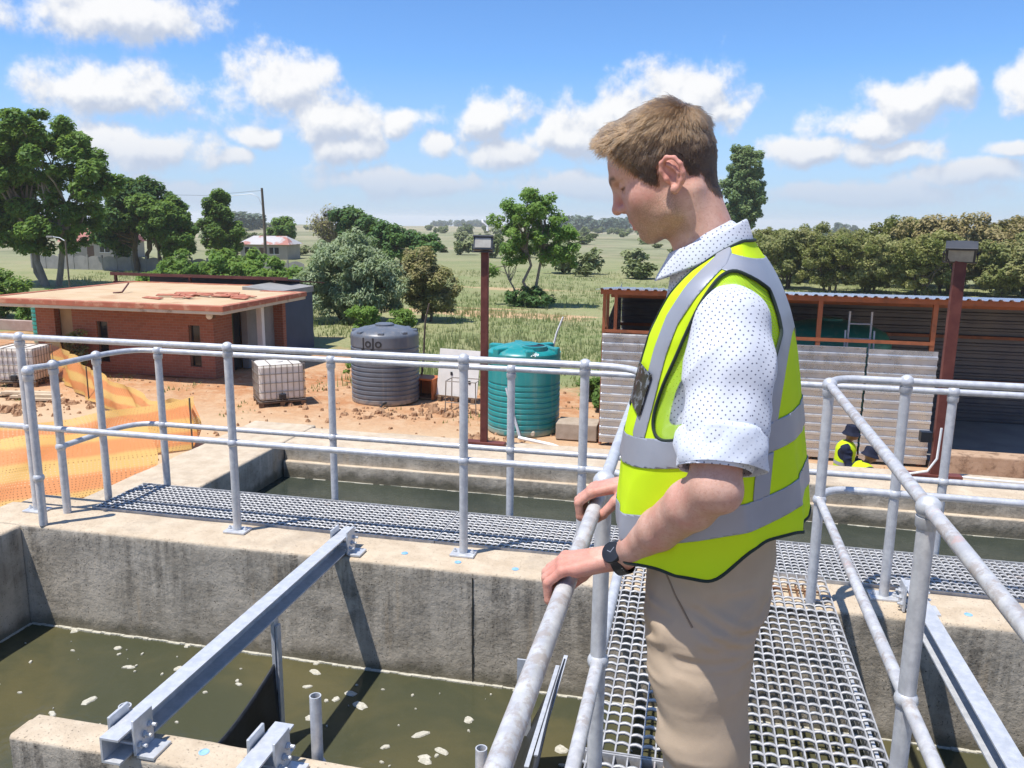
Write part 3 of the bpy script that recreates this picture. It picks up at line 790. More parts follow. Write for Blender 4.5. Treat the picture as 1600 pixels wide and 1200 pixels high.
# ---------------------------------------------------------------- water tanks
def plastic(name, c1, c2, rough=.42, dust=(0.45, 0.36, 0.26), dz=0.25):
    m, t, b = mat_new(name)
    g = t.new('ShaderNodeNewGeometry'); pos = g.outputs['Position']
    sn = t.new('ShaderNodeSeparateXYZ'); t.l.new(g.outputs['Normal'], sn.inputs[0])
    oc = t.new('ShaderNodeTexCoord').outputs['Object']
    so = t.new('ShaderNodeSeparateXYZ'); t.l.new(oc, so.inputs[0])
    col = t.mix(t.ramp(t.noise(pos, 1.6, 5, 0.65), 0.35, 0.68), c1, c2)
    streak = t.ramp(t.noise(t.mapping(pos, (7, 7, 0.6)), 1.0, 4, 0.6), 0.5, 0.7)
    col = t.mix(t.math('MULTIPLY', streak, 0.16), col, dust)
    low = t.math('MULTIPLY', t.ramp(so.outputs[2], 0.0, dz, 1.0, 0.0), t.ramp(t.noise(pos, 6, 4), 0.3, 0.6))
    col = t.mix(t.math('MULTIPLY', low, 0.6), col, dust)
    t.put(b.inputs['Base Color'], col); b.inputs['Roughness'].default_value = rough
    return m
M['tank_grey'] = plastic('grey_tank_plastic', (0.105, 0.118, 0.14), (0.14, 0.155, 0.18), .38)
M['tank_green'] = plastic('teal_tank_plastic', (0.008, 0.23, 0.235), (0.016, 0.28, 0.28), .36)
M['tank_dark'] = plastic('green_tank_plastic', (0.015, 0.19, 0.14), (0.025, 0.24, 0.18), .4)
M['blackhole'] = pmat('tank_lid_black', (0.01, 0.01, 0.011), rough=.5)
M['print_dark'] = pmat('dark_print', (0.015, 0.016, 0.02), rough=.5)
M['print_light'] = pmat('light_print', (0.75, 0.76, 0.74), rough=.5)

def tank_profile(r, h, smooth_band=(.62, .82), pitch=.125):
    prof = [(r * .985, 0), (r, .03)]; z = .06
    top = h * .86
    while z < top:
        if smooth_band[0] * h < z < smooth_band[1] * h:
            prof.append((r, z)); z += .04; continue
        prof += [(r, z), (r, z + pitch * .50), (r * .975, z + pitch * .62), (r * .975, z + pitch * .82), (r, z + pitch * .95)]
        z += pitch
    prof += [(r, top + .02), (r * .985, top + .06)]
    return prof, top + .06
def lug_ring(t, r, z, n, mat, rz=0.0, top=.18):
    # dome with radial flats and lifting lugs round its shoulder
    for k in range(n):
        a = 2 * math.pi * k / n + rz
        c, s_ = math.cos(a), math.sin(a)
        MB().obox((c * r * .92, s_ * r * .92, z + .05), (c, s_, 0), (-s_, c, 0), (0, 0, 1), r * .075, .07, .10).build('lug', mat, t, bevel=.02)
def text_mesh(txt, size, name, mat, parent, M4_, wrap=None, ext=.002):
    cu = bpy.data.curves.new(name, 'FONT'); cu.body = txt; cu.size = size; cu.align_x = 'CENTER'; cu.extrude = ext; cu.offset = size * .018; cu.resolution_u = 3
    o = bpy.data.objects.new(name, cu); C.objects.link(o)
    dg = bpy.context.evaluated_depsgraph_get(); me = bpy.data.meshes.new_from_object(o.evaluated_get(dg))
    bpy.data.objects.remove(o); bpy.data.curves.remove(cu)
    co = np.array([v.co[:] for v in me.vertices])
    if wrap:   # bend round a vertical cylinder of radius wrap about the tank axis, facing angle a0
        rad, a0, z0 = wrap
        a = a0 + co[:, 0] / rad
        rr = rad + co[:, 2]
        new = np.stack([rr * np.cos(a), rr * np.sin(a), z0 + co[:, 1]], 1)
        me.vertices.foreach_set('co', new.astype(np.float32).ravel())
    me.materials.clear(); me.materials.append(mat)
    ob = bpy.data.objects.new(name, me); C.objects.link(ob)
    if parent is not None: ob.parent = parent
    if M4_ is not None: ob.matrix_local = M4_
    return ob
# big grey tank
t = thing('water_tank', 'large grey ribbed plastic water tank with a brand name beside the white panel', 'water tank', (-8.25, 21.05, G), group='plastic water tanks')
prof, zt = tank_profile(.93, 2.10, (.70, .93))
MB().lathe((0, 0, 0), prof + [(.90, zt + .03), (.70, zt + .12), (.40, zt + .19), (.28, zt + .20)], 56).build('shell', M['tank_grey'], t, smooth=True)
for k in range(8):
    a = 2 * math.pi * k / 8 + .25; c, s_ = math.cos(a), math.sin(a)
    MB().obox((c * .76, s_ * .76, zt + .03), (c, s_, 0), (-s_, c, 0), (0, 0, 1), .13, .085, .075).build('lug', M['tank_grey'], t, bevel=.03)
MB().lathe((0, 0, zt + .17), [(.26, 0), (.26, .07), (.22, .09), (.03, .10)], 28).build('lid', M['tank_grey'], t, smooth=True)
text_mesh('JoJo', .36, 'lettering', M['print_dark'], t, None, (.933, -1.49 - .10, 1.58))
MB().tube([(.35, -.90, .10), (.35, -1.15, .10), (.30, -1.2, .02)], .03, 8).build('outlet_pipe', M['blackhole'], t, smooth=True)
# teal tank
t = thing('water_tank', 'teal green ribbed plastic water tank with a black open manhole behind the lamp post', 'water tank', (-3.88, 18.85, G), group='plastic water tanks')
prof, zt = tank_profile(.87, 2.12, (.52, .70), .13)
MB().lathe((0, 0, 0), prof + [(.80, zt + .06), (.62, zt + .12), (.30, zt + .20), (.02, zt + .21)], 56).build('shell', M['tank_green'], t, smooth=True)
for k in range(6):
    a = 2 * math.pi * k / 6 - .15; c, s_ = math.cos(a), math.sin(a)
    MB().obox((c * .70, s_ * .70, zt + .06), (c, s_, 0), (-s_, c, 0), (0, 0, 1), .17, .10, .085).build('lug', M['tank_green'], t, bevel=.03)
MB().lathe((.30, -.28, zt + .10), [(.30, 0), (.30, .09), (.27, .10), (.24, .10)], 28, (True, False)).build('manhole_neck', M['tank_green'], t, smooth=True)
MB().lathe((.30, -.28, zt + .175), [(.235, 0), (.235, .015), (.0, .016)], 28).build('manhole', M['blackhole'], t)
text_mesh('JoJo', .11, 'lettering', M['print_light'], t, Matrix.Translation((.42, -.80, zt + .04)) @ Matrix.Rotation(R(58), 4, 'X'))
MB().tube([(.42, -.84, .12), (.42, -.96, .12)], .045, 10).build('outlet', pmat('brass_fitting', (.5, .42, .32), rough=.5), t, smooth=True)
# small tank behind the brick building
t = thing('water_tank', 'green ribbed water tank half hidden at the left end of the brick building', 'water tank', (-24.9, 27.3, G), group='plastic water tanks')
prof, zt = tank_profile(.42, 1.75, (.8, .9), .16)
MB().lathe((0, 0, 0), prof + [(.36, zt + .06), (.15, zt + .12), (.02, zt + .13)], 32).build('shell', M['tank_dark'], t, smooth=True)
MB().lathe((0, 0, zt + .10), [(.14, 0), (.14, .06), (.02, .07)], 20).build('lid', M['tank_dark'], t, smooth=True)
# tank inside the shed
t = thing('water_tank', 'dark green domed tank standing inside the corrugated shed', 'water tank', (3.15, 20.2, G), group='plastic water tanks')
prof, zt = tank_profile(1.33, 2.62, (.8, .9), .16)
MB().lathe((0, 0, 0), prof + [(1.2, zt + .18), (.9, zt + .32), (.45, zt + .42), (.02, zt + .44)], 48).build('shell', M['tank_dark'], t, smooth=True)
MB().lathe((0, 0, zt + .40), [(.25, 0), (.25, .08), (.02, .10)], 24).build('lid', M['tank_dark'], t, smooth=True)

# ---------------------------------------------------------------- caged totes
M['tote'] = pmat('translucent_tote_plastic', (0.66, 0.60, 0.52), (0.76, 0.72, 0.66), 2.5, .45, c3=(0.52, 0.42, 0.30), s3=1.2, t3=(.55, .75))
M['cage'] = pmat('tote_cage_steel', (0.20, 0.17, 0.14), (0.30, 0.27, 0.24), 8, .5, .5)
M['pallet'] = pmat('weathered_pallet', (0.12, 0.07, 0.04), (0.22, 0.14, 0.08), 9, .9)
def tote(label, x, y, rz):
    t = thing('caged_tote', label, 'tote', (x, y, G), rz, 'caged plastic totes')
    MB().box(-.58, -.48, .17, .58, .48, 1.12).build('bottle', M['tote'], t, bevel=.07)
    MB().lathe((0, 0, 1.115), [(.13, 0), (.13, .035), (.11, .045)], 18).build('filler_cap', M['tote'], t, smooth=True)
    for i in range(9):
        xx = -.60 + 1.2 * i / 8
        for yy in (-.50, .50): MB().tube([(xx, yy, .14), (xx, yy, 1.13)], .009, 6).build('cage_bar', M['cage'], t)
    for i in range(1, 7):
        yy = -.5 + 1.0 * i / 7
        for xx in (-.60, .60): MB().tube([(xx, yy, .14), (xx, yy, 1.13)], .009, 6).build('cage_bar', M['cage'], t)
    for z in (.16, .40, .64, .88, 1.12):
        MB().tube([(-.61, -.51, z), (.61, -.51, z), (.61, .51, z), (-.61, .51, z), (-.61, -.51, z)], .010, 6).build('cage_hoop', M['cage'], t)
    for xx in (-.28, .28): MB().tube([(xx, -.51, 1.13), (xx, .51, 1.13)], .011, 6).build('top_strap', M['cage'], t)
    for i in range(5): MB().box(-.62, -.52 + i * .23, .10, .62, -.52 + i * .23 + .12, .125).build('pallet_board', M['pallet'], t)
    for xx in (-.55, 0, .55):
        for yy in (-.46, 0, .46): MB().box(xx - .06, yy - .05, .0, xx + .06, yy + .05, .10).build('pallet_block', M['pallet'], t)
    MB().box(-.09, -.57, .20, .09, -.48, .34).build('tap', M['print_dark'], t, bevel=.02)
    return t
tote('white caged tote standing on the dirt beside the grey tank', -10.85, 19.85, R(38))
tote('white caged tote on a dark pallet at the left edge by the orange netting', -19.25, 20.15, R(12))

# ---------------------------------------------------------------- clutter between the tanks
M['whiteboard'] = pmat('dusty_white_board', (0.62, 0.60, 0.56), (0.72, 0.70, 0.67), 1.8, .7)
t = thing('white_panel', 'dusty white panel leaning upright between the two tanks', 'panel', (-6.25, 21.2, G))
ax = np.array((.985, -.17, 0)); ay = np.array((.165, .955, .25)); az = np.cross(ax, ay)
MB().obox((0, .2, .76), ax, (0.03, .19, .98), np.cross(ax, (0.03, .19, .98)), .62, .66, .012).build('board', M['whiteboard'], t, bevel=.004)
for k in (-.5, .0, .5): MB().obox((k, .02 - .17 * k, .06), ax, (0, 1, 0), (0, 0, 1), .05, .09, .06).build('block', M['pallet'], t)
MB().obox((0, .05, .125), ax, (.17, .985, 0), (0, 0, 1), .66, .05, .018).build('plank', M['pallet'], t)
for k, z in ((.15, 1.1), (-.2, .75), (.35, .55)): MB().obox((k, .02 + .19 * (z - .76) - .17 * k + .15, z), ax, (0, 1, 0), (0, 0, 1), .03, .012, .045).build('bracket', M['print_dark'], t)
t = thing('wire_stand', 'thin rusty wire stand in front of the white panel', 'stand', (-5.72, 19.9, G))
wm = M['cage']
for x0, y0 in ((-.42, -.1), (.42, -.15), (-.40, .42), (.44, .4)):
    MB().tube([(x0, y0, 0), (x0 * .95, y0 * .9, .86)], .014, 6).build('leg', wm, t)
MB().tube([(-.4, -.1, .86), (.4, -.14, .86), (.42, .38, .86), (-.38, .4, .86), (-.4, -.1, .86)], .014, 6).build('top_frame', wm, t)
MB().tube([(-.41, -.1, .3), (.41, -.14, .3)], .011, 6).build('brace', wm, t)
M['orange'] = pmat('orange_paint', (0.52, 0.14, 0.03), (0.42, 0.12, 0.03), 5, .6)
t = thing('orange_box', 'open orange steel box lying between the grey tank and the white panel', 'box', (-7.25, 21.6, G), R(-8))
m = MB(); m.box(-.36, -.3, 0, -.30, .3, .58); m.box(-.30, -.3, .53, .36, .3, .58); m.box(-.30, .24, 0, .30, .3, .53); m.box(.30, -.3, 0, .36, .3, .53)
m.build('body', M['orange'], t)
MB().box(-.30, -.28, 0, .30, .24, .04).build('floor_plate', M['rust'], t)
def stick(label, p0, p1, r, mat, name='pole', kinks=0):
    p0, p1 = np.array(p0, float), np.array(p1, float); pts = [p0 + (p1 - p0) * q for q in np.linspace(0, 1, 6)]
    if kinks: pts = [p + np.array((random.gauss(0, kinks), 0, random.gauss(0, kinks))) for p in pts]
    o = MB().tube(pts, [r * (1 - .3 * i / 5) for i in range(6)], 8).build(name, mat, smooth=True)
    return tag(o, label, name.split('_')[-1])
M['pvc'] = pmat('white_pvc', (0.70, 0.70, 0.68), (0.78, 0.78, 0.76), 4, .4)
M['bark'] = pmat('bark', (0.085, 0.065, 0.048), (0.15, 0.12, 0.09), 5, .95, 0, .5, 14, stretch=(1, 1, .3))
stick('dark leaning stick beside the grey tank', (-7.55, 21.9, G), (-7.28, 21.9, -.62), .035, M['bark'], 'stick', .03)
stick('white pipe leaning up behind the teal tank', (-3.95, 21.0, G + .3), (-3.32, 21.0, -.82), .035, M['pvc'], 'leaning_pipe', .015)
stick('pale pipe leaning on the front of the teal tank', (-3.72, 17.75, G + .05), (-4.12, 18.0, -2.15), .035, M['rail'], 'leaning_pipe')
o = MB().tube([(-3.72, 17.6, G + .1), (-2.9, 17.3, G + .07), (-2.2, 16.7, G + .06), (-.8, 16.2, G + .06)], .04, 8).build('ground_pipe', M['pvc'], smooth=True)
tag(o, 'white pipe lying on the ground from the teal tank', 'pipe')
M['block'] = pmat('grey_block', (0.33, 0.26, 0.19), (0.42, 0.34, 0.26), 5, .9, 0, .3)
o = MB().box(-2.95, 18.05, G, -2.0, 18.75, G + .38).build('concrete_block', M['block'], bevel=.02); tag(o, 'sandy concrete block between the teal tank and the shed', 'block')
for k in range(5):
    o = MB().obox((-17.9 + .42 * k * (.6), 18.7 - .10 * k, G + .06 + .07 * (k % 2)), (.98, .2, 0), (-.2, .98, 0), (0, 0, 1), .85 - .1 * k, .11, .03).build('timber_plank', pmat('pale_timber', (.50, .38, .25), (.6, .48, .33), 6, .8) if k == 0 else S.objects['timber_plank'].data.materials[0])
    tag(o, ['long pale timber plank lying below the tote at the left edge', 'second plank from the left tote, half under the long plank', 'middle plank of the loose pile below the left tote', 'short plank near the right end of the loose pile', 'shortest plank at the right end of the loose pile'][k], 'plank', 'planks below the left tote')
# shrubby weeds by the tanks are built with the vegetation

# ---------------------------------------------------------------- orange barrier netting
def net_mat():
    m, t, b = mat_new('orange_barrier_netting')
    at = t.new('ShaderNodeAttribute', attribute_name='uvx').outputs['Vector']
    s = t.new('ShaderNodeSeparateXYZ'); t.l.new(at, s.inputs[0])
    band = t.ramp(t.math('PINGPONG', t.math('ADD', s.outputs[1], t.math('MULTIPLY', t.noise(at, 3, 3), .08)), .25), .09, .16)
    col = t.mix(band, (0.78, 0.50, 0.15), (0.76, 0.31, 0.10))
    t.put(b.inputs['Base Color'], col); b.inputs['Roughness'].default_value = .5
    # open mesh: real holes in the weave, too fine to model strand by strand at this distance
    hx = t.math('PINGPONG', t.math('MULTIPLY', s.outputs[0], 1.0), .03); hy = t.math('PINGPONG', s.outputs[1], .018)
    hole = t.math('MULTIPLY', t.math('GREATER_THAN', hx, .021), t.math('GREATER_THAN', hy, .0125))
    tr = t.new('ShaderNodeBsdfTransparent'); mx = t.new('ShaderNodeMixShader')
    tl = t.new('ShaderNodeBsdfTranslucent'); t.put(tl.inputs[0], col); m2 = t.new('ShaderNodeMixShader'); m2.inputs[0].default_value = .35
    t.l.new(b.outputs[0], m2.inputs[1]); t.l.new(tl.outputs[0], m2.inputs[2])
    t.l.new(hole, mx.inputs[0]); t.l.new(m2.outputs[0], mx.inputs[1]); t.l.new(tr.outputs[0], mx.inputs[2])
    t.l.new(mx.outputs[0], t.n['Material Output'].inputs[0])
    return m
M['net'] = net_mat()
def netting(label, path, heights, stakes, lean=(0, 0)):
    """path: list of (x, y) foot points; heights: net height at each; the net sags and bellies between stakes"""
    t = thing('barrier_netting', label, 'netting', (path[0][0], path[0][1], G), group='orange netting round the dig')
    P = np.array(path, float); seg = np.hypot(*np.diff(P, axis=0).T); L = np.concatenate([[0], np.cumsum(seg)])
    n = int(L[-1] / .15) + 2; mrow = 12
    s = np.linspace(0, L[-1], n)
    X = np.interp(s, L, P[:, 0]); Y = np.interp(s, L, P[:, 1]); H = np.interp(s, L, heights)
    V = []; U = []
    ph = random.random() * 6
    for j in range(mrow + 1):
        q = j / mrow
        sag = .10 * np.abs(np.sin(s * 1.3 + ph)) * q
        bel = .10 * np.sin(s * 2.1 + q * 2.5 + ph) * np.sin(np.pi * q) + .05 * np.sin(s * 5 + q * 5)
        V.append(np.stack([X - P[0, 0] + bel + lean[0] * q * H, Y - P[0, 1] + bel * .5 + lean[1] * q * H, .03 + (H - sag) * q], 1))
        U.append(np.stack([s, np.full(n, q * 1.0), 0 * s], 1))
    V = np.concatenate(V); U = np.concatenate(U)
    i = np.arange(mrow)[:, None] * n; k = np.arange(n - 1)[None]
    F = np.stack([i + k, i + k + 1, i + n + k + 1, i + n + k], -1).reshape(-1, 4)
    o = mesh_obj('net', V, F, M['net'], t, smooth=True, angle=180)
    a = o.data.attributes.new('uvx', 'FLOAT_VECTOR', 'POINT'); a.data.foreach_set('vector', U.astype(np.float32).ravel())
    for (x, y, h) in stakes: MB().tube([(x - P[0, 0], y - P[0, 1], 0), (x - P[0, 0], y - P[0, 1], h)], .018, 6).build('stake', M['bark'], t)
netting('orange barrier netting sloping from the left tote to the stake by the basin', [(-20.6, 22.3), (-15.8, 18.6), (-12.3, 16.4), (-10.35, 15.1)], [1.15, .85, .72, 1.05], [(-10.35, 15.1, 1.15), (-15.8, 18.6, .95)], (.0, .25))
netting('orange barrier netting sagging low beside the left railing', [(-10.35, 15.1), (-12.2, 13.6), (-14.0, 11.9), (-17.5, 9.5)], [1.05, .80, .9, 1.0], [(-14.0, 11.9, 1.0)], (-.35, .75))
netting('orange barrier netting lying flat on the dirt at the left edge', [(-9.6, 12.6), (-11.5, 10.8), (-14.5, 8.6)], [.9, .9, .9], [], (-.9, 1.4))

# ---------------------------------------------------------------- brick building
def brick_mat(name, c1, c2, mortar, scale=1.0):
    m, t, b = mat_new(name)
    g = t.new('ShaderNodeNewGeometry'); pos = g.outputs['Position']
    s = t.new('ShaderNodeSeparateXYZ'); t.l.new(pos, s.inputs[0])
    cv = t.new('ShaderNodeCombineXYZ'); t.l.new(t.math('ADD', s.outputs[0], s.outputs[1]), cv.inputs[0]); t.l.new(s.outputs[2], cv.inputs[1])
    br = t.new('ShaderNodeTexBrick'); t.l.new(cv.outputs[0], br.inputs['Vector'])
    br.inputs['Color1'].default_value = (*c1, 1); br.inputs['Color2'].default_value = (*c2, 1); br.inputs['Mortar'].default_value = (*mortar, 1)
    br.inputs['Scale'].default_value = 1.0; br.inputs['Brick Width'].default_value = .232; br.inputs['Row Height'].default_value = .086; br.inputs['Mortar Size'].default_value = .008; br.inputs['Bias'].default_value = -.2
    col = t.mix(t.math('MULTIPLY', t.ramp(t.noise(pos, 1.2, 6, .7), .45, .7), .5), br.outputs[0], (0.24, 0.11, 0.07))
    t.put(b.inputs['Base Color'], col); b.inputs['Roughness'].default_value = .88; b.inputs['Specular IOR Level'].default_value = .2
    bp = t.new('ShaderNodeBump'); bp.inputs['Strength'].default_value = .6; bp.inputs['Distance'].default_value = .01; bp.invert = True
    t.l.new(br.outputs[1], bp.inputs['Height']); t.l.new(bp.outputs[0], b.inputs['Normal'])
    return m
M['brick'] = brick_mat('red_face_brick', (0.33, 0.125, 0.078), (0.25, 0.092, 0.06), (0.30, 0.19, 0.14))
M['slab_edge'] = pmat('red_painted_fascia', (0.42, 0.13, 0.07), (0.34, 0.11, 0.06), 2.5, .75, c3=(.5, .25, .15), s3=3)
M['slab_top'] = pmat('sandy_roof_screed', (0.50, 0.36, 0.205), (0.56, 0.42, 0.265), 1.2, .9, c3=(.44, .26, .14), s3=.8, t3=(.52, .7))
M['cream'] = pmat('cream_plaster', (0.50, 0.43, 0.32), (0.58, 0.50, 0.38), 2, .85, c3=(.3, .22, .15), s3=2.5, t3=(.55, .7))
M['tan'] = pmat('tan_plaster', (0.40, 0.27, 0.15), (0.47, 0.33, 0.19), 2, .85)
M['darkpane'] = pmat('dark_window_pane', (0.015, 0.018, 0.022), rough=.12)
M['brownframe'] = pmat('brown_frame', (0.10, 0.055, 0.035), (.14, .08, .05), 6, .6)
M['oxide_dark'] = pmat('dark_red_steel', (0.075, 0.018, 0.016), (0.12, 0.035, 0.028), 4, .6)
M['bluewall'] = pmat('blue_painted_wall', (0.028, 0.040, 0.085), (0.035, 0.05, 0.105), 1.5, .6)
M['greyplaster'] = pmat('grey_plaster', (0.22, 0.215, 0.205), (0.29, 0.28, 0.265), 1.5, .85)
M['white'] = pmat('white_paint', (0.72, 0.71, 0.68), (0.78, 0.77, 0.74), 3, .6)
bd = thing('brick_building', 'low red brick building with a flat sandy concrete roof behind the railing', 'building', (-17.5, 24, G))
def bpart(name, x0, y0, z0, x1, y1, z1, mat, parent=bd, bevel=0):
    return MB().box(x0 + 17.5, y0 - 24, z0 - G, x1 + 17.5, y1 - 24, z1 - G).build(name, mat, parent, bevel=bevel)
ZS0, ZS1 = -1.15, -.93
# front wall in pieces round two tall windows
def window(x0, x1, z0, z1, y):
    w = bpart('window', x0, y + .06, z0, x1, y + .09, z1, M['darkpane'])
    for a, b_ in ((x0, x0 + .05), (x1 - .05, x1)): bpart('jamb', a, y - .012, z0, b_, y + .055, z1, M['brownframe'], w).location = (0, 0, 0)
    bpart('sill', x0 - .04, y - .03, z0 - .05, x1 + .04, y + .05, z0 - .002, M['brownframe'], w)
    bpart('transom', x0 + .055, y + .01, (z0 + z1) / 2 - .02, x1 - .055, y + .055, (z0 + z1) / 2 + .02, M['brownframe'], w)
W1, W2 = (-18.42, -18.02), (-15.16, -14.76)
YW = 22.3
bpart('front_wall', -19.3, YW, G, W1[0], YW + .22, ZS0, M['brick'])
bpart('front_wall', W1[1], YW, G, W2[0], YW + .22, ZS0, M['brick'])
bpart('front_wall', W2[1], YW, G, -14.3, YW + .22, ZS0, M['brick'])
for w in (W1, W2):
    bpart('front_wall', w[0], YW, -1.66, w[1], YW + .22, ZS0, M['brick'])
    bpart('front_wall', w[0], YW, G, w[1], YW + .22, -2.95, M['brick'])
    window(w[0], w[1], -2.94, -1.66, YW + .05)
bpart('plaster_bay', -19.95, YW + .25, G, -19.3, YW + .47, ZS0, M['tan'])
bpart('brick_pier', -20.6, YW, G, -19.95, YW + .22, ZS0, M['brick'])
bpart('back_wall', -21.2, 27.6, G, -15.7, 27.85, ZS0, M['brick'])
bpart('left_wall', -20.85, YW + .22, G, -20.6, 27.6, ZS0, M['brick'])
bpart('right_wall', -14.52, YW + .22, G, -14.30, 23.35, ZS0, M['brick'])
bpart('right_wall', -14.52, 24.25, G, -14.30, 26.0, ZS0, M['greyplaster'])
bpart('doorway', -14.62, 23.35, G, -14.56, 24.25, ZS0 - .1, M['darkpane'])
bpart('brick_return', -14.5, 26.0, G, -13.95, 26.22, ZS0, M['brick'])
bpart('column', -13.98, 24.3, G, -13.80, 24.48, ZS0, M['white'])
sl = bpart('roof_slab', -21.55, 21.10, ZS0, -14.85, 28.3, ZS1 - .004, M['cream'], bevel=.02)
bpart('roof_slab', -14.847, 21.10, ZS0, -13.20, 26.3, ZS1 - .004, M['cream'], bevel=.02)
# weathered red edging strip round the slab top and screed inside it
for nm, a in (('edging', (-21.58, 21.07, -1.05, -13.17, 21.30, ZS1 + .035)), ('edging', (-21.58, 28.1, -1.05, -14.83, 28.33, ZS1 + .03)), ('edging', (-14.85, 26.1, -1.05, -13.17, 26.33, ZS1 + .028)), ('edging', (-21.58, 21.303, -1.05, -21.35, 28.097, ZS1 + .03)), ('edging', (-13.40, 21.303, -1.05, -13.17, 26.097, ZS1 + .033))):
    bpart(nm, *a, M['slab_edge'], sl, .012)
bpart('screed', -21.345, 21.305, ZS1 - .002, -14.86, 28.095, ZS1 + .008, M['slab_top'], sl)
bpart('screed', -14.858, 21.305, ZS1 - .002, -13.405, 26.095, ZS1 + .008, M['slab_top'], sl)
r_ = random.Random(5)
for k in range(26):
    x, y = -15.6 + r_.gauss(0, .75), 23.7 + r_.gauss(0, .35); a = r_.uniform(-.5, .5)
    MB().obox((x + 17.5, y - 24, ZS1 + .04 - G + r_.uniform(0, .04)), (math.cos(a), math.sin(a), 0), (-math.sin(a), math.cos(a), .12), (0, -.12, 1), r_.uniform(.15, .42), r_.uniform(.06, .12), .012).build('roof_scrap', M['slab_edge'], sl)
MB().tube([(-18.9 + 17.5, 23.8 - 24, ZS1 + .02 - G), (-18.6 + 17.5, 23.85 - 24, ZS1 + .05 - G), (-18.75 + 17.5, 24.4 - 24, ZS1 + .3 - G)], .03, 6).build('roof_bracket', M['oxide_dark'], sl)
lb = MB().sphere((-14.25 + 17.5, 22.05 - 24, -1.32 - G), .10, 14, 8).build('wall_light', M['white'], bd, smooth=True)
MB().box(-14.3 + 17.5, 22.1 - 24, -1.4 - G, -14.2 + 17.5, 22.3 - 24, -1.25 - G).build('bracket', M['brownframe'], lb)
# steel canopy at the back of the roof
cn = thing('roof_canopy', 'dark red steel canopy standing behind the flat roof of the brick building', 'canopy', (-18.5, 29.5, G))
def cpart(name, x0, y0, z0, x1, y1, z1, mat): return MB().box(x0 + 18.5, y0 - 29.5, z0 - G, x1 + 18.5, y1 - 29.5, z1 - G).build(name, mat, cn)
MB().add([(-22.6 + 18.5, 28.4 - 29.5, -.62 - G), (-14.9 + 18.5, 28.4 - 29.5, -.72 - G), (-14.9 + 18.5, 31.4 - 29.5, -1.02 - G), (-22.6 + 18.5, 31.4 - 29.5, -.92 - G),
          (-22.6 + 18.5, 28.4 - 29.5, -.57 - G), (-14.9 + 18.5, 28.4 - 29.5, -.67 - G), (-14.9 + 18.5, 31.4 - 29.5, -.97 - G), (-22.6 + 18.5, 31.4 - 29.5, -.87 - G)],
         [(3, 2, 1, 0), (4, 5, 6, 7), (0, 1, 5, 4), (1, 2, 6, 5), (2, 3, 7, 6), (3, 0, 4, 7)]).build('sheet', M['oxide_dark'], cn)
for x in (-22.5, -19.2, -15.6): cpart('post', x, 28.45, G, x + .09, 28.54, -.66, M['oxide_dark'])
cpart('beam', -22.55, 28.44, -1.02, -15.0, 28.52, -.93, M['oxide_dark'])
cpart('back_sheet', -21.6, 29.4, G, -15.0, 29.46, -.735, M['bluewall'])
cpart('fascia', -22.6, 28.36, -.70, -14.95, 28.395, -.585, M['oxide_dark'])
# blue store beside it
bs = thing('blue_store', 'dark blue painted store wall at the right end of the brick building', 'store', (-14.95, 27.9, G))
MB().box(-.60, -1.5, 0, .62, 1.2, 2.15).build('wall', M['bluewall'], bs)
MB().add([(-.75, -1.48, 2.15), (.66, -1.5, 2.15), (.66, 1.25, 2.15), (-.75, 1.25, 2.15), (-.75, -1.48, 2.50), (.66, -1.5, 2.36), (.66, 1.25, 2.36), (-.75, 1.25, 2.50)],
         [(3, 2, 1, 0), (4, 5, 6, 7), (0, 1, 5, 4), (1, 2, 6, 5), (2, 3, 7, 6), (3, 0, 4, 7)]).build('roof', M['greyplaster'], bs)
MB().box(-.2, -1.53, .0, .45, -1.503, 1.9).build('door', M['darkpane'], bs)
# low wall left of it
lw = MB().box(-33, 29.6, G, -26.5, 29.9, G + .42).build('low_wall', pmat('pink_blockwork', (.36, .25, .2), (.44, .33, .27), 3, .9)); tag(lw, 'low pinkish block wall at the left edge beside the brick building', 'wall', kind='thing')

# ---------------------------------------------------------------- corrugated shed
def sheet_mat():
    m, t, b = mat_new('zinc_sheet')
    pos = t.new('ShaderNodeNewGeometry').outputs['Position']
    col = t.mix(t.ramp(t.noise(pos, 2.0, 5, .65), .35, .68), (0.50, 0.54, 0.60), (0.62, 0.64, 0.67))
    col = t.mix(t.math('MULTIPLY', t.ramp(t.noise(t.mapping(pos, (.6, 1, 7)), 1.0, 5, .7), .55, .75), .32), col, (0.40, 0.27, 0.19))
    t.put(b.inputs['Base Color'], col); b.inputs['Metallic'].default_value = .75
    t.put(b.inputs['Roughness'], t.ramp(t.noise(pos, 5, 4), .3, .7, .22, .38))
    return m
M['zinc'] = sheet_mat()
M['orange_steel'] = pmat('orange_primer_steel', (0.33, 0.105, 0.04), (0.26, 0.08, 0.032), 4, .6, c3=(.2, .07, .03), s3=3)
shed = thing('corrugated_shed', 'open fronted corrugated iron shed with an orange steel frame', 'shed', (1.5, 18, G))
OX, OY = 1.5, 18.0
def ribbed(name, x0, x1, z0, z1, y, pitch=.19, d=.042, front=True, mat=None, parent=shed):
    zs = [z0]; ys = [0.0]; z = z0
    while z < z1 - 1e-6:
        for dz, dy in ((.10, 0), (.125, d), (.165, d), (.19, 0)):
            zz = z + dz * pitch / .19
            if zz > z1: break
            zs.append(zz); ys.append(-dy)
        z += pitch
    n = len(zs); V = []; F = []
    for xx in (x0, x1):
        for q in range(n): V.append((xx - OX, y + ys[q] - OY, zs[q] - G))
    for q in range(n - 1): F.append((q, n + q, n + q + 1, q + 1))
    o = mesh_obj(name, V, F, mat or M['zinc'], parent)
    s = o.modifiers.new('t', 'SOLIDIFY'); s.thickness = .004; s.offset = 1
    return o
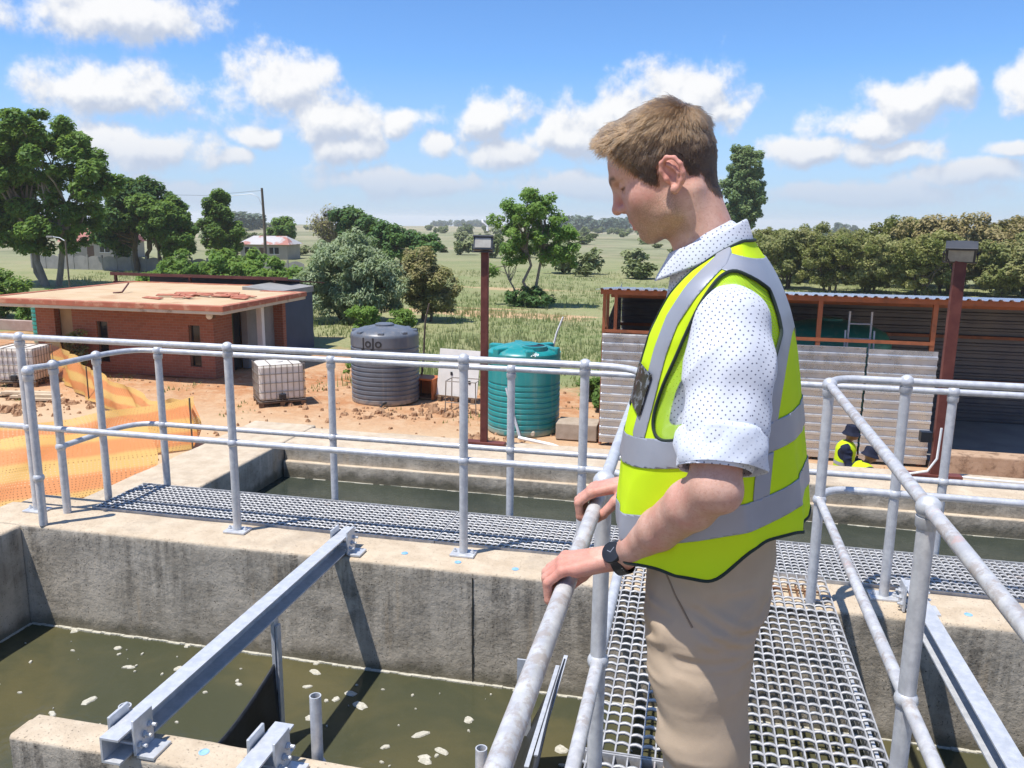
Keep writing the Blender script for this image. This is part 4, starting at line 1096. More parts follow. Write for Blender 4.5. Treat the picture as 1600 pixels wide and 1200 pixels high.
def spart(name, x0, y0, z0, x1, y1, z1, mat=None): return MB().box(x0 - OX, y0 - OY, z0 - G, x1 - OX, y1 - OY, z1 - G).build(name, mat or M['orange_steel'], shed)
YS = 17.94
ribbed('wall_sheet', -1.93, .78, G + .05, -.72, YS - .03)
ribbed('wall_sheet', .80, 3.52, G + .05, -.83, YS - .035)
ribbed('wall_sheet', 3.56, 4.88, G + .05, -.86, YS - .06)
for x in (-1.95, -1.70): spart('post', x, YS, G, x + .07, YS + .07, .12)
for x in (2.52, 4.72, 8.0): spart('post', x, YS, G, x + .09, YS + .09, .14)
spart('rail', -1.9, YS - .01, -.76, 4.8, YS + .05, -.69)
spart('eave_beam', -2.0, YS - .06, .08, 9.5, YS + .04, .19)
spart('brace', -1.9, YS + .3, -.75, -1.84, YS + .36, .1)
M['shade_sheet'] = pmat('shade_toned_back_sheet', (0.10, 0.10, 0.11), (0.15, 0.14, 0.135), 1.2, .5, .2)  # shade of the shed interior put into the back sheet's dark colour
ribbed('back_sheet', -1.9, 9.5, G, -.14, 22.2, mat=M['shade_sheet'])
for k, zz in enumerate((-2.2, -1.1)): spart('girt', -1.9, 22.05, zz, 9.5, 22.14, zz + .07)
ribbed_left = MB().add([(-1.9 - OX, YS + .1 - OY, .55), (-1.9 - OX, 22.1 - OY, .55), (-1.9 - OX, 22.1 - OY, 3.35), (-1.9 - OX, YS + .1 - OY, 2.6)], [(0, 1, 2, 3)])
o = ribbed_left.build('end_sheet', M['zinc'], shed); s_ = o.modifiers.new('t', 'SOLIDIFY'); s_.thickness = .004
# roof sheet: ribs run from front to back
def roof():
    V = []; F = []; xs = []; zs = []
    x = -2.1
    while x < 9.6:
        for dx, dz in ((0, 0), (.09, 0), (.115, .032), (.165, .032), (.19, 0)): xs.append(x + dx); zs.append(dz)
        x += .1905
    n = len(xs)
    for yy, z0 in ((YS - .22, .20), (22.4, -.13)):
        for q in range(n): V.append((xs[q] - OX, yy - OY, z0 + zs[q] - G))
    for q in range(n - 1): F.append((q, q + 1, n + q + 1, n + q))
    o = mesh_obj('roof_sheet', V, F, M['zinc'], shed); s = o.modifiers.new('t', 'SOLIDIFY'); s.thickness = .003; s.offset = -1
roof()
for y in (19.2, 20.6): spart('purlin', -1.9, y, -.10, 9.5, y + .06, -.04 if y > 20 else .02)
# floor of the open bay and the rough low wall in front of it
spart('floor_slab', 4.95, 17.9, G, 9.5, 22.0, G + .12, M['greyplaster'])
o = MB().box(4.95, 17.30, G, 9.6, 17.75, -2.84).build('low_wall', pmat('rough_mud_plaster', (.36, .235, .15), (.46, .32, .22), 3, .95, 0, .9, 9, c3=(.22, .14, .09), s3=4), bevel=.03); tag(o, 'rough low plastered wall in front of the open shed bay', 'wall', kind='thing')
ld = thing('step_ladder', 'pale aluminium ladder standing inside the shed beside the dark tank', 'ladder', (3.48, 18.55, G))
for x in (-.24, .24): MB().tube([(x, 0, 0), (x * .92, .05, 3.12)], .022, 8).build('rail', M['rail'], ld)
for x in (-.29, .29): MB().tube([(x, -.35, 0), (x, .0, 2.72)], .02, 8).build('back_leg', M['rail'], ld)
for k in range(9): MB().tube([(-.24, .01, .3 + .32 * k), (.24, .01, .3 + .32 * k)], .018, 6).build('rung', M['rail'], ld)

# ---------------------------------------------------------------- lamp posts on the far wall
M['lamp_body'] = pmat('dark_lamp_housing', (0.045, 0.05, 0.06), (0.065, 0.07, 0.08), 6, .45, .3)
M['lamp_glass'] = pmat('lamp_glass', (0.34, 0.32, 0.28), (0.42, 0.40, 0.35), 20, .18)
def lamp(label, x, y, w, yaw, tilt, hd):
    t = thing('lamp_post', label, 'lamp post', (x, y, -.306), group='lamp posts on the basin wall')
    H = 1.70
    MB().box(-w / 2, -w * .35, .012, w / 2, w * .35, H).build('post', M['oxide'], t, bevel=.004)
    MB().box(-.20, -.045, .001, .19, .045, .05).build('base_channel', M['oxide'], t, bevel=.004)
    hd_m = Matrix.Translation((hd * -.01, -.03, H + .055)) @ Matrix.Rotation(yaw, 4, 'Z') @ Matrix.Rotation(tilt, 4, 'X')
    def hp(name, m, mat, par, bev=0):
        o = m.build(name, mat, par, bevel=bev); o.matrix_local = hd_m; return o
    s = hd
    prof = [(-.10 * s, -.065 * s), (.10 * s, -.065 * s), (.09 * s, .06 * s), (-.09 * s, .06 * s)]
    hp('floodlight', MB().box(-.10 * s, -.03 * s, -.070 * s, .10 * s, .035 * s, .075 * s), M['lamp_body'], t, .006)
    hp('hood', MB().box(-.105 * s, -.055 * s, .060 * s, .105 * s, .04 * s, .080 * s), M['lamp_body'], t, .003)
    f = S.objects[t.children[-2].name]
    o = MB().box(-.083 * s, -.036 * s, -.052 * s, .083 * s, -.031 * s, .054 * s).build('glass', M['lamp_glass'], f)
    hp('heat_sink', MB().box(-.07 * s, .036 * s, -.05 * s, .07 * s, .075 * s, .06 * s), M['lamp_body'], t, .004)
    hp('yoke', MB().tube([(-.112 * s, 0, .0), (-.112 * s, 0, -.085 * s), (.112 * s, 0, -.085 * s), (.112 * s, 0, 0)], .007, 6), M['lamp_body'], t)
    return t
l1 = lamp('dark red steel lamp post with a floodlight in front of the teal tank', -1.73, 6.72, .062, R(8), R(-22), .80)
MB().tube([(.02, .0, 1.86), (.015, .01, 1.90), (-.02, .0, 1.93), (-.03, .01, 1.95)], .010, 6).build('cable', M['pvc'], l1, smooth=True)
l2 = lamp('red oxide lamp post with a floodlight in front of the shed at the right', 1.91, 6.72, .082, R(-14), R(34), 1.0)
cb = MB(); cb.tube([(-.02, -.10, .44), (-.03, -.11, .20), (-.09, -.12, .10), (-.35, -.10, .03), (-.75, -.06, .012), (-1.25, .05, .012)], .009, 7).build('cable', M['pvc'], l2, smooth=True)
MB().tube([(.16, .03, .03), (.5, .03, .02), (1.2, .0, .02), (2.6, -.02, .02)], .010, 7).build('cable', M['pvc'], l2, smooth=True)
MB().box(-.135, -.02, .30, -.055, .05, .38).build('junction_box', M['print_dark'], l2)
MB().tube([(-.10, -.03, 1.80), (-.13, -.05, 1.76), (-.09, -.04, 1.70), (-.056, -.035, 1.62)], .005, 6).build('cable', M['print_dark'], l2, smooth=True)

# ---------------------------------------------------------------- far things: pole, houses, precast wall
pl = thing('utility_pole', 'dark wooden utility pole with a thin arm above the house', 'pole', (-44.9, 80.5, gz(-44.9, 80.5)))
MB().tube([(0, 0, 0), (.05, 0, 4), (-.05, 0, 7.85)], [.17, .15, .12], 10).build('pole', M['bark'], pl, smooth=True)
MB().tube([(-.05, 0, 5.9), (-.5, 0, 6.9), (-1.2, 0, 7.25), (-4.1, 0, 7.0)], .035, 6).build('arm', M['galv'], pl, smooth=True)
MB().tube([(-.05, 0, 7.6), (-8, 2, 7.1), (-24, 8, 7.4)], .014, 5).build('wire', M['print_dark'], pl)
def house(label, x, y, w, d, h, rh, roofmat, wallmat, rz, hip=.8):
    z = gz(x, y); t = thing('house', label, 'house', (x, y, z), rz)
    MB().box(-w / 2, -d / 2, 0, w / 2, d / 2, h).build('wall', wallmat, t)
    e = .35; m = MB()
    a = [(-w / 2 - e, -d / 2 - e, h), (w / 2 + e, -d / 2 - e, h), (w / 2 + e, d / 2 + e, h), (-w / 2 - e, d / 2 + e, h), (-w / 2 + hip, 0, h + rh), (w / 2 - hip, 0, h + rh)]
    m.add(a, [(3, 2, 1, 0), (0, 1, 5, 4), (1, 2, 5), (2, 3, 4, 5), (3, 0, 4)])
    m.build('roof', roofmat, t)
    for k in (-.3, .22):
        wn = MB().box(k * w - .55, -d / 2 - .03, h * .38, k * w + .55, -d / 2 + .05, h * .80).build('window', M['darkpane'], t)
        fr = MB()
        MB().box(k * w - .62, -d / 2 - .06, h * .35, k * w + .62, -d / 2 - .0, h * .38).build('sill', M['white'], wn)
        MB().box(k * w - .03, -d / 2 - .05, h * .38, k * w + .03, -d / 2 - .031, h * .80).build('mullion', M['white'], wn)
    MB().box(-.02 * w - .4, -d / 2 - .025, 0, -.02 * w + .4, -d / 2 + .05, h * .78).build('door', M['brownframe'], t)
    return t
M['roof_red'] = pmat('red_tin_roof', (0.30, 0.085, 0.06), (0.36, 0.13, 0.10), .6, .6)
M['roof_mix'] = pmat('rusty_grey_tin_roof', (0.50, 0.48, 0.46), (0.45, 0.42, 0.40), .4, .5, c3=(.40, .17, .12), s3=.35, t3=(.5, .56))
M['housewall'] = pmat('house_plaster', (0.34, 0.30, 0.25), (0.42, 0.37, 0.31), .8, .9)
house('far house with a red roof between the big trees at the left', -69.8, 87, 7, 6, 1.9, 2.1, M['roof_red'], M['housewall'], R(12))
house('far pale house with a grey and red tin roof behind the utility pole', -50.0, 91, 5.6, 5, 1.75, .95, M['roof_mix'], M['housewall'], R(10))
pw = thing('precast_wall', 'grey precast concrete wall with a scalloped top beyond the road', 'wall', (-60, 65, gz(-56, 64))); pw['kind'] = 'thing'
for k in range(18):
    x = k * 1.55
    MB().box(x - .06, -.06 - k * .06, 0, x + .06, .06 - k * .06, 1.35).build('post', M['greyplaster'], pw)
    top = [(0, 0), (1.5, 0)] + [(1.5 - 1.5 * q / 8, 1.05 + .22 * math.sin(math.pi * q / 8)) for q in range(9)]
    MB().prism(top, (x, -.03 - k * .06, 0), (1, 0, 0), (0, 0, 1), (0, 1, 0), .05).build('panel', M['greyplaster'], pw)
sp_ = thing('street_lamp', 'thin street lamp post in front of the big left tree', 'street lamp', (-38.2, 44.2, G))
MB().tube([(0, 0, 0), (0, 0, 3.4)], .05, 8).build('post', M['bark'], sp_)
MB().tube([(0, 0, 3.3), (-.4, 0, 3.5), (-.9, 0, 3.55)], .03, 6).build('arm', M['galv'], sp_)
MB().box(-1.3, -.1, 3.48, -.85, .1, 3.60).build('lamp_head', M['greyplaster'], sp_, bevel=.03)

# ---------------------------------------------------------------- trees and shrubs
M['leaf_mid'] = leaf_mat('leaf_mid_green', (0.117, 0.224, 0.043), (0.203, 0.331, 0.063), (0.074, 0.160, 0.034), 0.46, .35)
M['leaf_dark'] = leaf_mat('leaf_dark_green', (0.076, 0.170, 0.047), (0.128, 0.244, 0.061), (0.055, 0.128, 0.038), 0.38, .35)
M['leaf_light'] = leaf_mat('leaf_light_green', (0.165, 0.296, 0.057), (0.239, 0.362, 0.074), (0.128, 0.267, 0.054), 0.50, .5)
M['leaf_silver'] = leaf_mat('leaf_silver_green', (0.264, 0.329, 0.189), (0.362, 0.420, 0.255), (0.213, 0.310, 0.150), 0.40, .8)
M['leaf_brown'] = leaf_mat('leaf_brown_green', (0.325, 0.305, 0.115), (0.324, 0.268, 0.121), (0.210, 0.241, 0.084), .28, .7)
M['leaf_olive'] = leaf_mat('leaf_olive', (0.269, 0.294, 0.102), (0.397, 0.372, 0.154), (0.167, 0.218, 0.072), 0.38, .5)
M['leaf_bronze'] = leaf_mat('leaf_bronze_olive', (0.276, 0.227, 0.097), (0.356, 0.283, 0.138), (0.199, 0.190, 0.073), .24, .5)
M['leaf_euc'] = leaf_mat('leaf_eucalyptus', (0.218, 0.320, 0.128), (0.247, 0.317, 0.119), (0.128, 0.218, 0.089), 0.38, .3)
M['leaf_far'] = leaf_mat('leaf_far_shrub', (0.190, 0.232, 0.095), (0.274, 0.294, 0.137), (0.126, 0.179, 0.073), .2, .2)
M['leaf_blue'] = leaf_mat('leaf_far_bluegreen', (0.088, 0.131, 0.096), (0.123, 0.166, 0.114), (0.070, 0.108, 0.088), .15, .1)
M['twig'] = pmat('grey_twigs', (0.20, 0.165, 0.135), (0.28, 0.24, 0.20), 3, .95)
M['greybark'] = pmat('grey_bark', (0.17, 0.145, 0.12), (0.25, 0.22, 0.19), 4, .95, 0, .4, 12, stretch=(1, 1, .35))

def leaves(clumps, n_each, size, droop=0.0, rr=rng, flat=.55, aspect=1.7):
    """many leaf-sized rhombs spread through each clump (cx, cy, cz, r)"""
    cl = np.array(clumps, float); k = len(cl)
    w = cl[:, 3] ** 2; cnt = np.maximum(6, (n_each * k * w / w.sum()).astype(int))
    idx = np.repeat(np.arange(k), cnt); n = len(idx)
    d = rr.normal(size=(n, 3)); d /= np.linalg.norm(d, axis=1)[:, None]
    rad = rr.random(n) ** .42
    p = cl[idx, :3] + d * (rad * cl[idx, 3])[:, None] * np.array((1, 1, flat + .25))
    nrm = d * .55 + rr.normal(0, .50, (n, 3)) + np.array((-.25, -.3, 1.0)); nrm /= np.linalg.norm(nrm, axis=1)[:, None]
    t = rr.normal(size=(n, 3)); t[:, 2] -= droop * 2.2
    t -= nrm * (t * nrm).sum(1)[:, None]; t /= np.linalg.norm(t, axis=1)[:, None] + 1e-9
    b = np.cross(nrm, t)
    s = size * rr.uniform(.55, 1.35, n)
    L = t * (s * aspect * .5)[:, None]; Wd = b * (s * .5)[:, None]
    bend = nrm * (s * .18)[:, None]
    V = np.stack([p - L, p + Wd * .9 + bend, p + L, p - Wd * .9 + bend], 1).reshape(-1, 3)
    F = np.arange(n * 4).reshape(-1, 4)
    return V, F

def crown_clumps(blobs, n, cr, rr, shell=.55):
    """clump centres through a set of crown lobes (x, y, z, rx, ry, rz), thicker towards the outside"""
    vol = np.array([b[3] * b[4] * b[5] for b in blobs]) ** .8; pick = rr.choice(len(blobs), n, p=vol / vol.sum())
    out = []
    for i in pick:
        b = blobs[i]; d = rr.normal(size=3); d /= np.linalg.norm(d)
        q = (shell + (1 - shell) * rr.random()) if rr.random() < .8 else rr.random()
        r = cr * rr.uniform(.55, 1.3)
        out.append((b[0] + d[0] * q * b[3], b[1] + d[1] * q * b[4], b[2] + d[2] * q * b[5], r))
    return out

def limb(m, p0, p1, r0, r1, rr, wob=.08, seg=6, n=5):
    p0, p1 = np.array(p0, float), np.array(p1, float); L = np.linalg.norm(p1 - p0)
    pts = []
    for i in range(n):
        q = i / (n - 1); p = p0 + (p1 - p0) * q
        p = p + rr.normal(0, wob * L * .35, 3) * math.sin(math.pi * q); p[2] += .06 * L * math.sin(math.pi * q) * .5
        pts.append(p)
    m.tube(pts, [r0 + (r1 - r0) * i / (n - 1) for i in range(n)], seg, caps=False)
    return pts

def make_tree(name, label, x, y, trunks, blobs, nclump, cr, nleaf, leaf, lmat, seed, group=None, cat='tree', bark='bark', droop=0, tr=.16, branch=14, z=None, shell=.55, twigs=0, flat=.55, aspect=1.7):
    rr = np.random.default_rng(seed)
    t = thing(name, label, cat, (x, y, gz(x, y) if z is None else z), group=group)
    cl = crown_clumps(blobs, nclump, cr, rr, shell)
    m = MB(); tips = []
    for tk in trunks:      # (x0, y0, x1, y1, z1, r)
        pts = limb(m, (tk[0], tk[1], -.2), tk[2:5], tk[5], tk[5] * .55, rr, .10, 9, 6); tips.append(np.array(tk[2:5], float))
    ci = rr.permutation(len(cl))[:branch]
    for i in ci:
        c = np.array(cl[i][:3]); tip = tips[int(np.argmin([np.linalg.norm(c - q) for q in tips]))]
        tk = trunks[int(np.argmin([np.linalg.norm(c - q) for q in tips]))]
        q = rr.uniform(.55, 1.0); base = np.array((tk[0], tk[1], 0)) * (1 - q) + tip * q
        limb(m, base, c, tk[5] * .45, tk[5] * .10, rr, .14, 5, 5)
    if m.v: m.build('trunk', M[bark], t, smooth=True)
    if nleaf:
        V, F = leaves(cl, nleaf, leaf, droop, rr, flat, aspect)
        V[:, 2] = np.maximum(V[:, 2], .02)
        mesh_obj('crown', V, F, M[lmat], t)
    if twigs:
        tw = MB()
        for i in range(twigs):
            c = np.array(cl[rr.integers(len(cl))][:3]); d = rr.normal(size=3); d[2] = abs(d[2]) + .3; d /= np.linalg.norm(d)
            tw.tube([c - d * cr * .7, c + rr.normal(0, .06, 3), c + d * cr * rr.uniform(.6, 1.2)], [.022, .014, .005], 3, caps=False)
        tw.build('twigs', M['twig'], t)
    return t

# big tree at the left edge
make_tree('broadleaf_tree', 'tall green broadleaf tree with forked trunks at the left edge', -44.2, 48.7,
          [(.3, 0, -1.2, .4, 5.0, .25), (1.0, .2, 2.6, 0, 5.2, .22), (-.2, .5, -3.6, .8, 5.4, .20)],
          [(0, 0, 8.9, 4.4, 3.8, 3.0), (-3.4, 0, 8.2, 3.6, 3.4, 3.2), (3.4, .2, 6.6, 2.7, 2.6, 2.3), (5.2, 0, 7.2, 1.3, 1.4, 1.1), (1.6, 0, 4.6, 3.4, 2.8, 1.7), (-4.0, 0, 5.4, 3.0, 2.6, 2.2), (2.2, 0, 9.6, 2.2, 2.2, 1.5), (-1.0, 0, 10.4, 2.4, 2.2, 1.0), (0.5, -.5, 3.3, 3.6, 2.4, 1.0), (-3.5, 0, 3.5, 2.8, 2.2, 1.2)],
          270, .66, 260, .20, 'leaf_mid', 21, 'trees behind the brick building', bark='greybark', branch=60)
make_tree('broadleaf_tree', 'dark round tree right of the big left tree', -48.6, 64.5,
          [(0, 0, .2, 0, 3.2, .3), (.5, .3, 1.6, .2, 3.5, .22)],
          [(0, 0, 5.2, 3.6, 3.2, 2.9), (-1.9, 0, 3.8, 2.2, 2.2, 2.4), (1.2, .5, 6.3, 2.4, 2.2, 1.7)], 130, .75, 240, .23, 'leaf_dark', 22, 'trees behind the brick building', branch=24)
make_tree('broadleaf_tree', 'lighter green spreading tree in front of the dark round tree', -44.6, 62.8,
          [(0, 0, .2, 0, 2.6, .22), (.3, 0, -.9, 0, 3.0, .18)],
          [(0, 0, 4.6, 2.4, 2.2, 2.2), (1.2, 0, 3.0, 1.6, 1.6, 1.6), (-1.0, 0, 5.6, 1.6, 1.5, 1.3)], 95, .60, 220, .20, 'leaf_mid', 23, 'trees behind the brick building', branch=24, twigs=60)
make_tree('broadleaf_tree', 'smaller green tree left of the utility pole', -44.2, 70.7,
          [(0, 0, 0, 0, 3.0, .2)],
          [(0, 0, 5.2, 1.7, 1.6, 1.9), (.5, 0, 3.2, 2.1, 1.8, 1.7), (-.6, 0, 6.3, 1.2, 1.2, 1.0)], 76, .6, 220, .20, 'leaf_mid', 24, 'trees behind the brick building', branch=16)
# light green hedge behind the brick building
for i, (x, y, w, h) in enumerate([(-33.0, 46.0, 1.3, 1.7), (-30.6, 45.5, 1.9, 2.6), (-28.2, 46.3, 2.2, 3.3), (-25.6, 45.4, 2.1, 2.6), (-23.4, 44.6, 1.6, 2.0), (-30.2, 49, 2.0, 3.0)]):
    make_tree('leafy_shrub', ['small round light green shrub at the left end of the hedge', 'light green shrub second from the left end of the hedge', 'tallest light green shrub in the hedge behind the canopy', 'broad light green shrub right of the tallest hedge shrub', 'low light green shrub at the right end of the hedge', 'light green shrub standing behind the hedge'][i], x, y, [(0, 0, 0, 0, h * .4, .07)],
              [(0, 0, h * .55, w, w * .8, h * .45), (w * .4, 0, h * .4, w * .7, w * .6, h * .36)], 46, .42, 95, .17, 'leaf_light', 30 + i, 'hedge behind the brick building', 'shrub', branch=10)
# shrubs at the far left behind the low wall
make_tree('leafy_shrub', 'green shrub at the left edge above the low wall', -32.8, 33.5, [(0, 0, 0, 0, .8, .06)], [(0, 0, 1.2, 1.5, 1.2, 1.1)], 40, .4, 90, .14, 'leaf_mid', 41, None, 'shrub')
make_tree('leafy_shrub', 'yellow green shrub beside the small green tank', -28.9, 31.6, [(0, 0, 0, 0, .5, .05)], [(0, 0, .75, 1.2, .8, .7)], 30, .3, 90, .12, 'leaf_light', 42, None, 'shrub')
make_tree('leafy_shrub', 'small weedy bush against the plaster bay of the brick building', -18.9, 21.9, [(0, 0, 0, 0, .4, .03)], [(0, 0, .75, .45, .3, .65)], 18, .2, 60, .07, 'leaf_olive', 43, None, 'shrub', twigs=16)
# silvery willow-like bush, its brown neighbour and the trees behind
make_tree('willow_bush', 'large silvery green willow bush behind the grey tank', -16.2, 37.0, [(0, 0, -.5, 0, 2.0, .16), (.3, 0, .9, 0, 2.1, .14), (-.3, 0, -1.6, 0, 1.8, .12)],
          [(-.4, 0, 2.3, 2.3, 2.0, 1.65), (1.3, 0, 2.0, 1.6, 1.6, 1.6), (-1.6, 0, 1.5, 1.4, 1.3, 1.2), (.3, 0, 3.2, 1.4, 1.3, .95), (.3, -.6, 1.0, 2.4, 1.4, .9)], 190, .42, 150, .085, 'leaf_silver', 51, None, 'bush', droop=.9, branch=50, aspect=3.4, flat=.8)
make_tree('brown_bush', 'brownish green rounded bush right of the willow bush', -13.0, 38.4, [(0, 0, 0, 0, 1.4, .1), (.3, 0, .7, 0, 1.5, .08)],
          [(0, 0, 1.9, 1.5, 1.3, 1.5), (.6, 0, 1.4, 1.3, 1.2, 1.2), (-.2, 0, 2.8, 1.0, .9, .8)], 110, .36, 120, .085, 'leaf_brown', 52, None, 'bush', branch=30, twigs=60, aspect=2.4)
for i, (x, y, s) in enumerate([(-14.6, 34.6, .7), (-12.9, 35.0, .55)]):
    make_tree('leafy_shrub', ['low yellow green bush under the willow bush', 'low yellow green bush under the brown bush'][i], x, y, [(0, 0, 0, 0, .4, .04)], [(0, 0, s * .8, s * 1.2, s, s * .8)], 26, .25, 80, .09, 'leaf_light', 55 + i, 'low bushes at the willow', 'shrub')
make_tree('bare_tree', 'bare grey branching tree behind the willow bush', -42.0, 90, [(0, 0, .2, 0, 2.0, .16), (.3, 0, 1.0, 0, 2.2, .13)], [(0, 0, 4.2, 2.2, 1.8, 2.0)], 90, .8, 14, .2, 'leaf_brown', 61, None, 'tree', bark='twig', branch=80, twigs=420)
make_tree('broadleaf_tree', 'dark green tree behind the bare grey tree', -38.2, 89, [(0, 0, 0, 0, 2.6, .2)], [(0, 0, 4.2, 2.6, 2.2, 2.1), (1.6, 0, 3.2, 2.0, 1.8, 1.6), (-1.0, 0, 5.2, 1.5, 1.4, 1.0)], 80, .75, 120, .30, 'leaf_dark', 62, 'trees in the middle distance')
make_tree('broadleaf_tree', 'low dark green tree above the brown bush', -27.6, 75, [(0, 0, 0, 0, 1.6, .16)], [(0, 0, 2.6, 2.0, 1.8, 1.5), (2.2, 0, 2.0, 1.8, 1.6, 1.3), (-1.8, 0, 2.9, 1.5, 1.4, 1.4)], 80, .62, 110, .25, 'leaf_dark', 63, 'trees in the middle distance')
make_tree('broadleaf_tree', 'small round green tree right of the utility pole', -58.6, 110, [(0, 0, 0, 0, 1.8, .16)], [(0, 0, 3.3, 2.0, 1.8, 1.7)], 40, .7, 110, .30, 'leaf_mid', 64, 'trees in the middle distance')
# the airy tree in the middle of the field
make_tree('field_tree', 'airy light green tree with two thin trunks in the middle of the field', -9.4, 47.0,
          [(-.1, 0, -.3, 0, 4.6, .11), (.25, .1, .8, .1, 4.8, .10), (-.5, 0, -1.6, 0, 2.4, .06)],
          [(0, 0, 4.9, 1.9, 1.7, 1.5), (1.5, 0, 3.6, 1.3, 1.2, 1.3), (.4, 0, 6.1, 1.0, 1.0, .7), (-1.4, 0, 5.0, 1.0, 1.0, .9), (2.2, 0, 2.6, .7, .7, .7), (-.8, 0, 3.2, 1.0, .9, .8), (-2.0, 0, 1.9, .9, .5, .5)], 140, .40, 120, .115, 'leaf_light', 71, None, 'tree', bark='greybark', branch=60)
make_tree('leafy_shrub', 'dark bushy undergrowth at the foot of the field tree', -9.3, 46.6, [(0, 0, 0, 0, .3, .03)], [(0, 0, .5, 1.5, .8, .55)], 34, .3, 70, .13, 'leaf_dark', 72, None, 'shrub')
# tall tree behind the man
make_tree('tall_tree', 'tall slender eucalyptus tree rising behind the man', 5.2, 108, [(0, 0, .1, 0, 10.5, .26), (.3, 0, 1.0, 0, 8.5, .18)],
          [(0, 0, 11.3, 2.1, 1.9, 3.3), (-.9, 0, 8.4, 1.9, 1.7, 2.6), (1.0, 0, 8.2, 1.8, 1.7, 2.8), (.2, 0, 6.2, 2.0, 1.7, 2.2), (.4, 0, 13.2, 1.2, 1.1, 1.4)], 190, .66, 170, .22, 'leaf_euc', 75, None, 'tree', bark='greybark', branch=50, droop=.5)

# olive thicket behind the shed: six kinds of crown, each tree its own object
thick = []
for i in range(6):
    rr = np.random.default_rng(90 + i); w = rr.uniform(2.2, 2.9); h = rr.uniform(3.6, 4.4)
    nb = [(rr.normal(0, .9), rr.normal(0, .8), h * rr.uniform(.42, .80), w * rr.uniform(.5, .75), w * rr.uniform(.5, .7), h * rr.uniform(.20, .30)) for _ in range(6)] + [(0, 0, h * .35, w * .9, w * .8, h * .27)]
    thick.append((nb, h, w))
proto = {}
def thicket(label, x, y, kind, s, matn, group):
    key = (kind, matn)
    if key not in proto:
        nb, h, w = thick[kind]
        proto[key] = make_tree('thicket_tree', label, x, y, [(0, 0, .1, 0, h * .45, .12), (.3, .1, .9, .2, h * .5, .10), (-.3, 0, -.8, .1, h * .45, .09)], nb, 130, .43, 130, .125, matn, 100 + kind, group, branch=26, twigs=30)
        o = proto[key]
    else:
        o = copy_tree(proto[key]); o['label'] = label; o.location = (x, y, gz(x, y))
    o.scale = (s, s, s * random.uniform(.92, 1.05)); o.rotation_euler = (0, 0, random.uniform(0, 6.28))
TH = [(6.8, 66, 'leaf_olive', 1.02), (9.6, 63.5, 'leaf_olive', 1.05), (12.6, 65.0, 'leaf_olive', 1.06), (5.0, 72, 'leaf_olive', 1.0), (8.6, 74, 'leaf_olive', 1.1), (11.5, 75, 'leaf_olive', 1.1),
      (15.6, 62.5, 'leaf_olive', 1.08), (18.0, 65.5, 'leaf_bronze', 1.30), (20.8, 63.0, 'leaf_olive', 1.25), (23.4, 66, 'leaf_bronze', 1.32), (16.6, 71, 'leaf_olive', 1.28), (20.0, 73, 'leaf_olive', 1.42), (24, 74, 'leaf_bronze', 1.35), (26.2, 64, 'leaf_bronze', 1.3), (14.2, 79, 'leaf_olive', 1.15), (6.6, 82, 'leaf_olive', 1.1)]
places = ['front row, leftmost above the man', 'front row, second from the left', 'front row, left of the grassy gap', 'second row, leftmost behind the man', 'second row, second from the left', 'second row, left of the gap', 'front row, just right of the grassy gap', 'front row, left of the right lamp', 'front row, behind the right lamp', 'front row, right of the right lamp', 'second row, left of the right lamp', 'second row, tallest behind the right lamp', 'second row, right of the lamp', 'front row, last at the right edge', 'back row, above the grassy gap', 'back row, behind the man']
for i, (x, y, mt, s) in enumerate(TH):
    thicket(('olive green' if mt == 'leaf_olive' else 'bronze green') + ' thicket tree, ' + places[i], x, y, i % 6, s, mt, 'thicket behind the shed')

# shrubs dotted over the veld and tree lines on the horizon
def shrub_proto(matn, seed, s, n=14, leaf=.26):
    rr = np.random.default_rng(seed)
    nb = [(rr.normal(0, .3), rr.normal(0, .3), .9, 1.0, .9, .7)]
    V, F = leaves(crown_clumps(nb, n, .45, rr, .4), 44, leaf, 0, rr)
    return V, F
SP = [shrub_proto('leaf_far', 200 + i, 1) for i in range(4)]
spm = []
for i, (V, F) in enumerate(SP):
    me = bpy.data.meshes.new('crown'); me.from_pydata([tuple(q) for q in V], [], [tuple(map(int, q)) for q in F]); spm.append(me)
me_far = [me.copy() for me in spm]; me_blue = [me.copy() for me in spm]
for a in me_far: a.materials.append(M['leaf_far'])
for a in me_blue: a.materials.append(M['leaf_blue'])
r_ = random.Random(77)
def veld_shrub(x, y, s, sz, blue=False, label=None, group=None, name='veld_shrub', cat='shrub'):
    o = bpy.data.objects.new(name, r_.choice(me_blue if blue else me_far)); C.objects.link(o)
    o.location = (x, y, gz(x, y) - .1 * s); o.scale = (s, s, sz); o.rotation_euler = (0, 0, r_.uniform(0, 6.28))
    tag(o, label, cat, group)
for k in range(215):
    d = 72 * math.exp(r_.random() ** 1.2 * 2.1); a = r_.uniform(-.62, .33)
    x, y = d * math.sin(a), d * math.cos(a)
    if (abs(x - 5) < 4 and d < 120) or (d < 100 and (x < -14 or x > 3)): continue
    s = r_.uniform(.7, 1.5) * (1 + d / 500)
    veld_shrub(x, y, s, s * r_.uniform(.6, 1.1), False, 'small olive shrub dotted over the far veld', 'shrubs dotted over the veld')
for k in range(75):
    d = r_.uniform(420, 700); a = r_.uniform(-.3, .33); s = r_.uniform(1.5, 3.2)
    veld_shrub(d * math.sin(a), d * math.cos(a), s, s * .8, False, 'small olive shrub dotted over the far veld', 'shrubs dotted over the veld')
for k in range(34):     # dark plantation left of the man's face
    a = r_.uniform(-.155, -.085); d = r_.uniform(640, 760); s = r_.uniform(5, 8)
    veld_shrub(d * math.sin(a), d * math.cos(a), s, s * 1.0, True, 'dark bluish tree in the plantation on the horizon left of the man', 'plantation on the horizon', 'far_tree', 'tree')
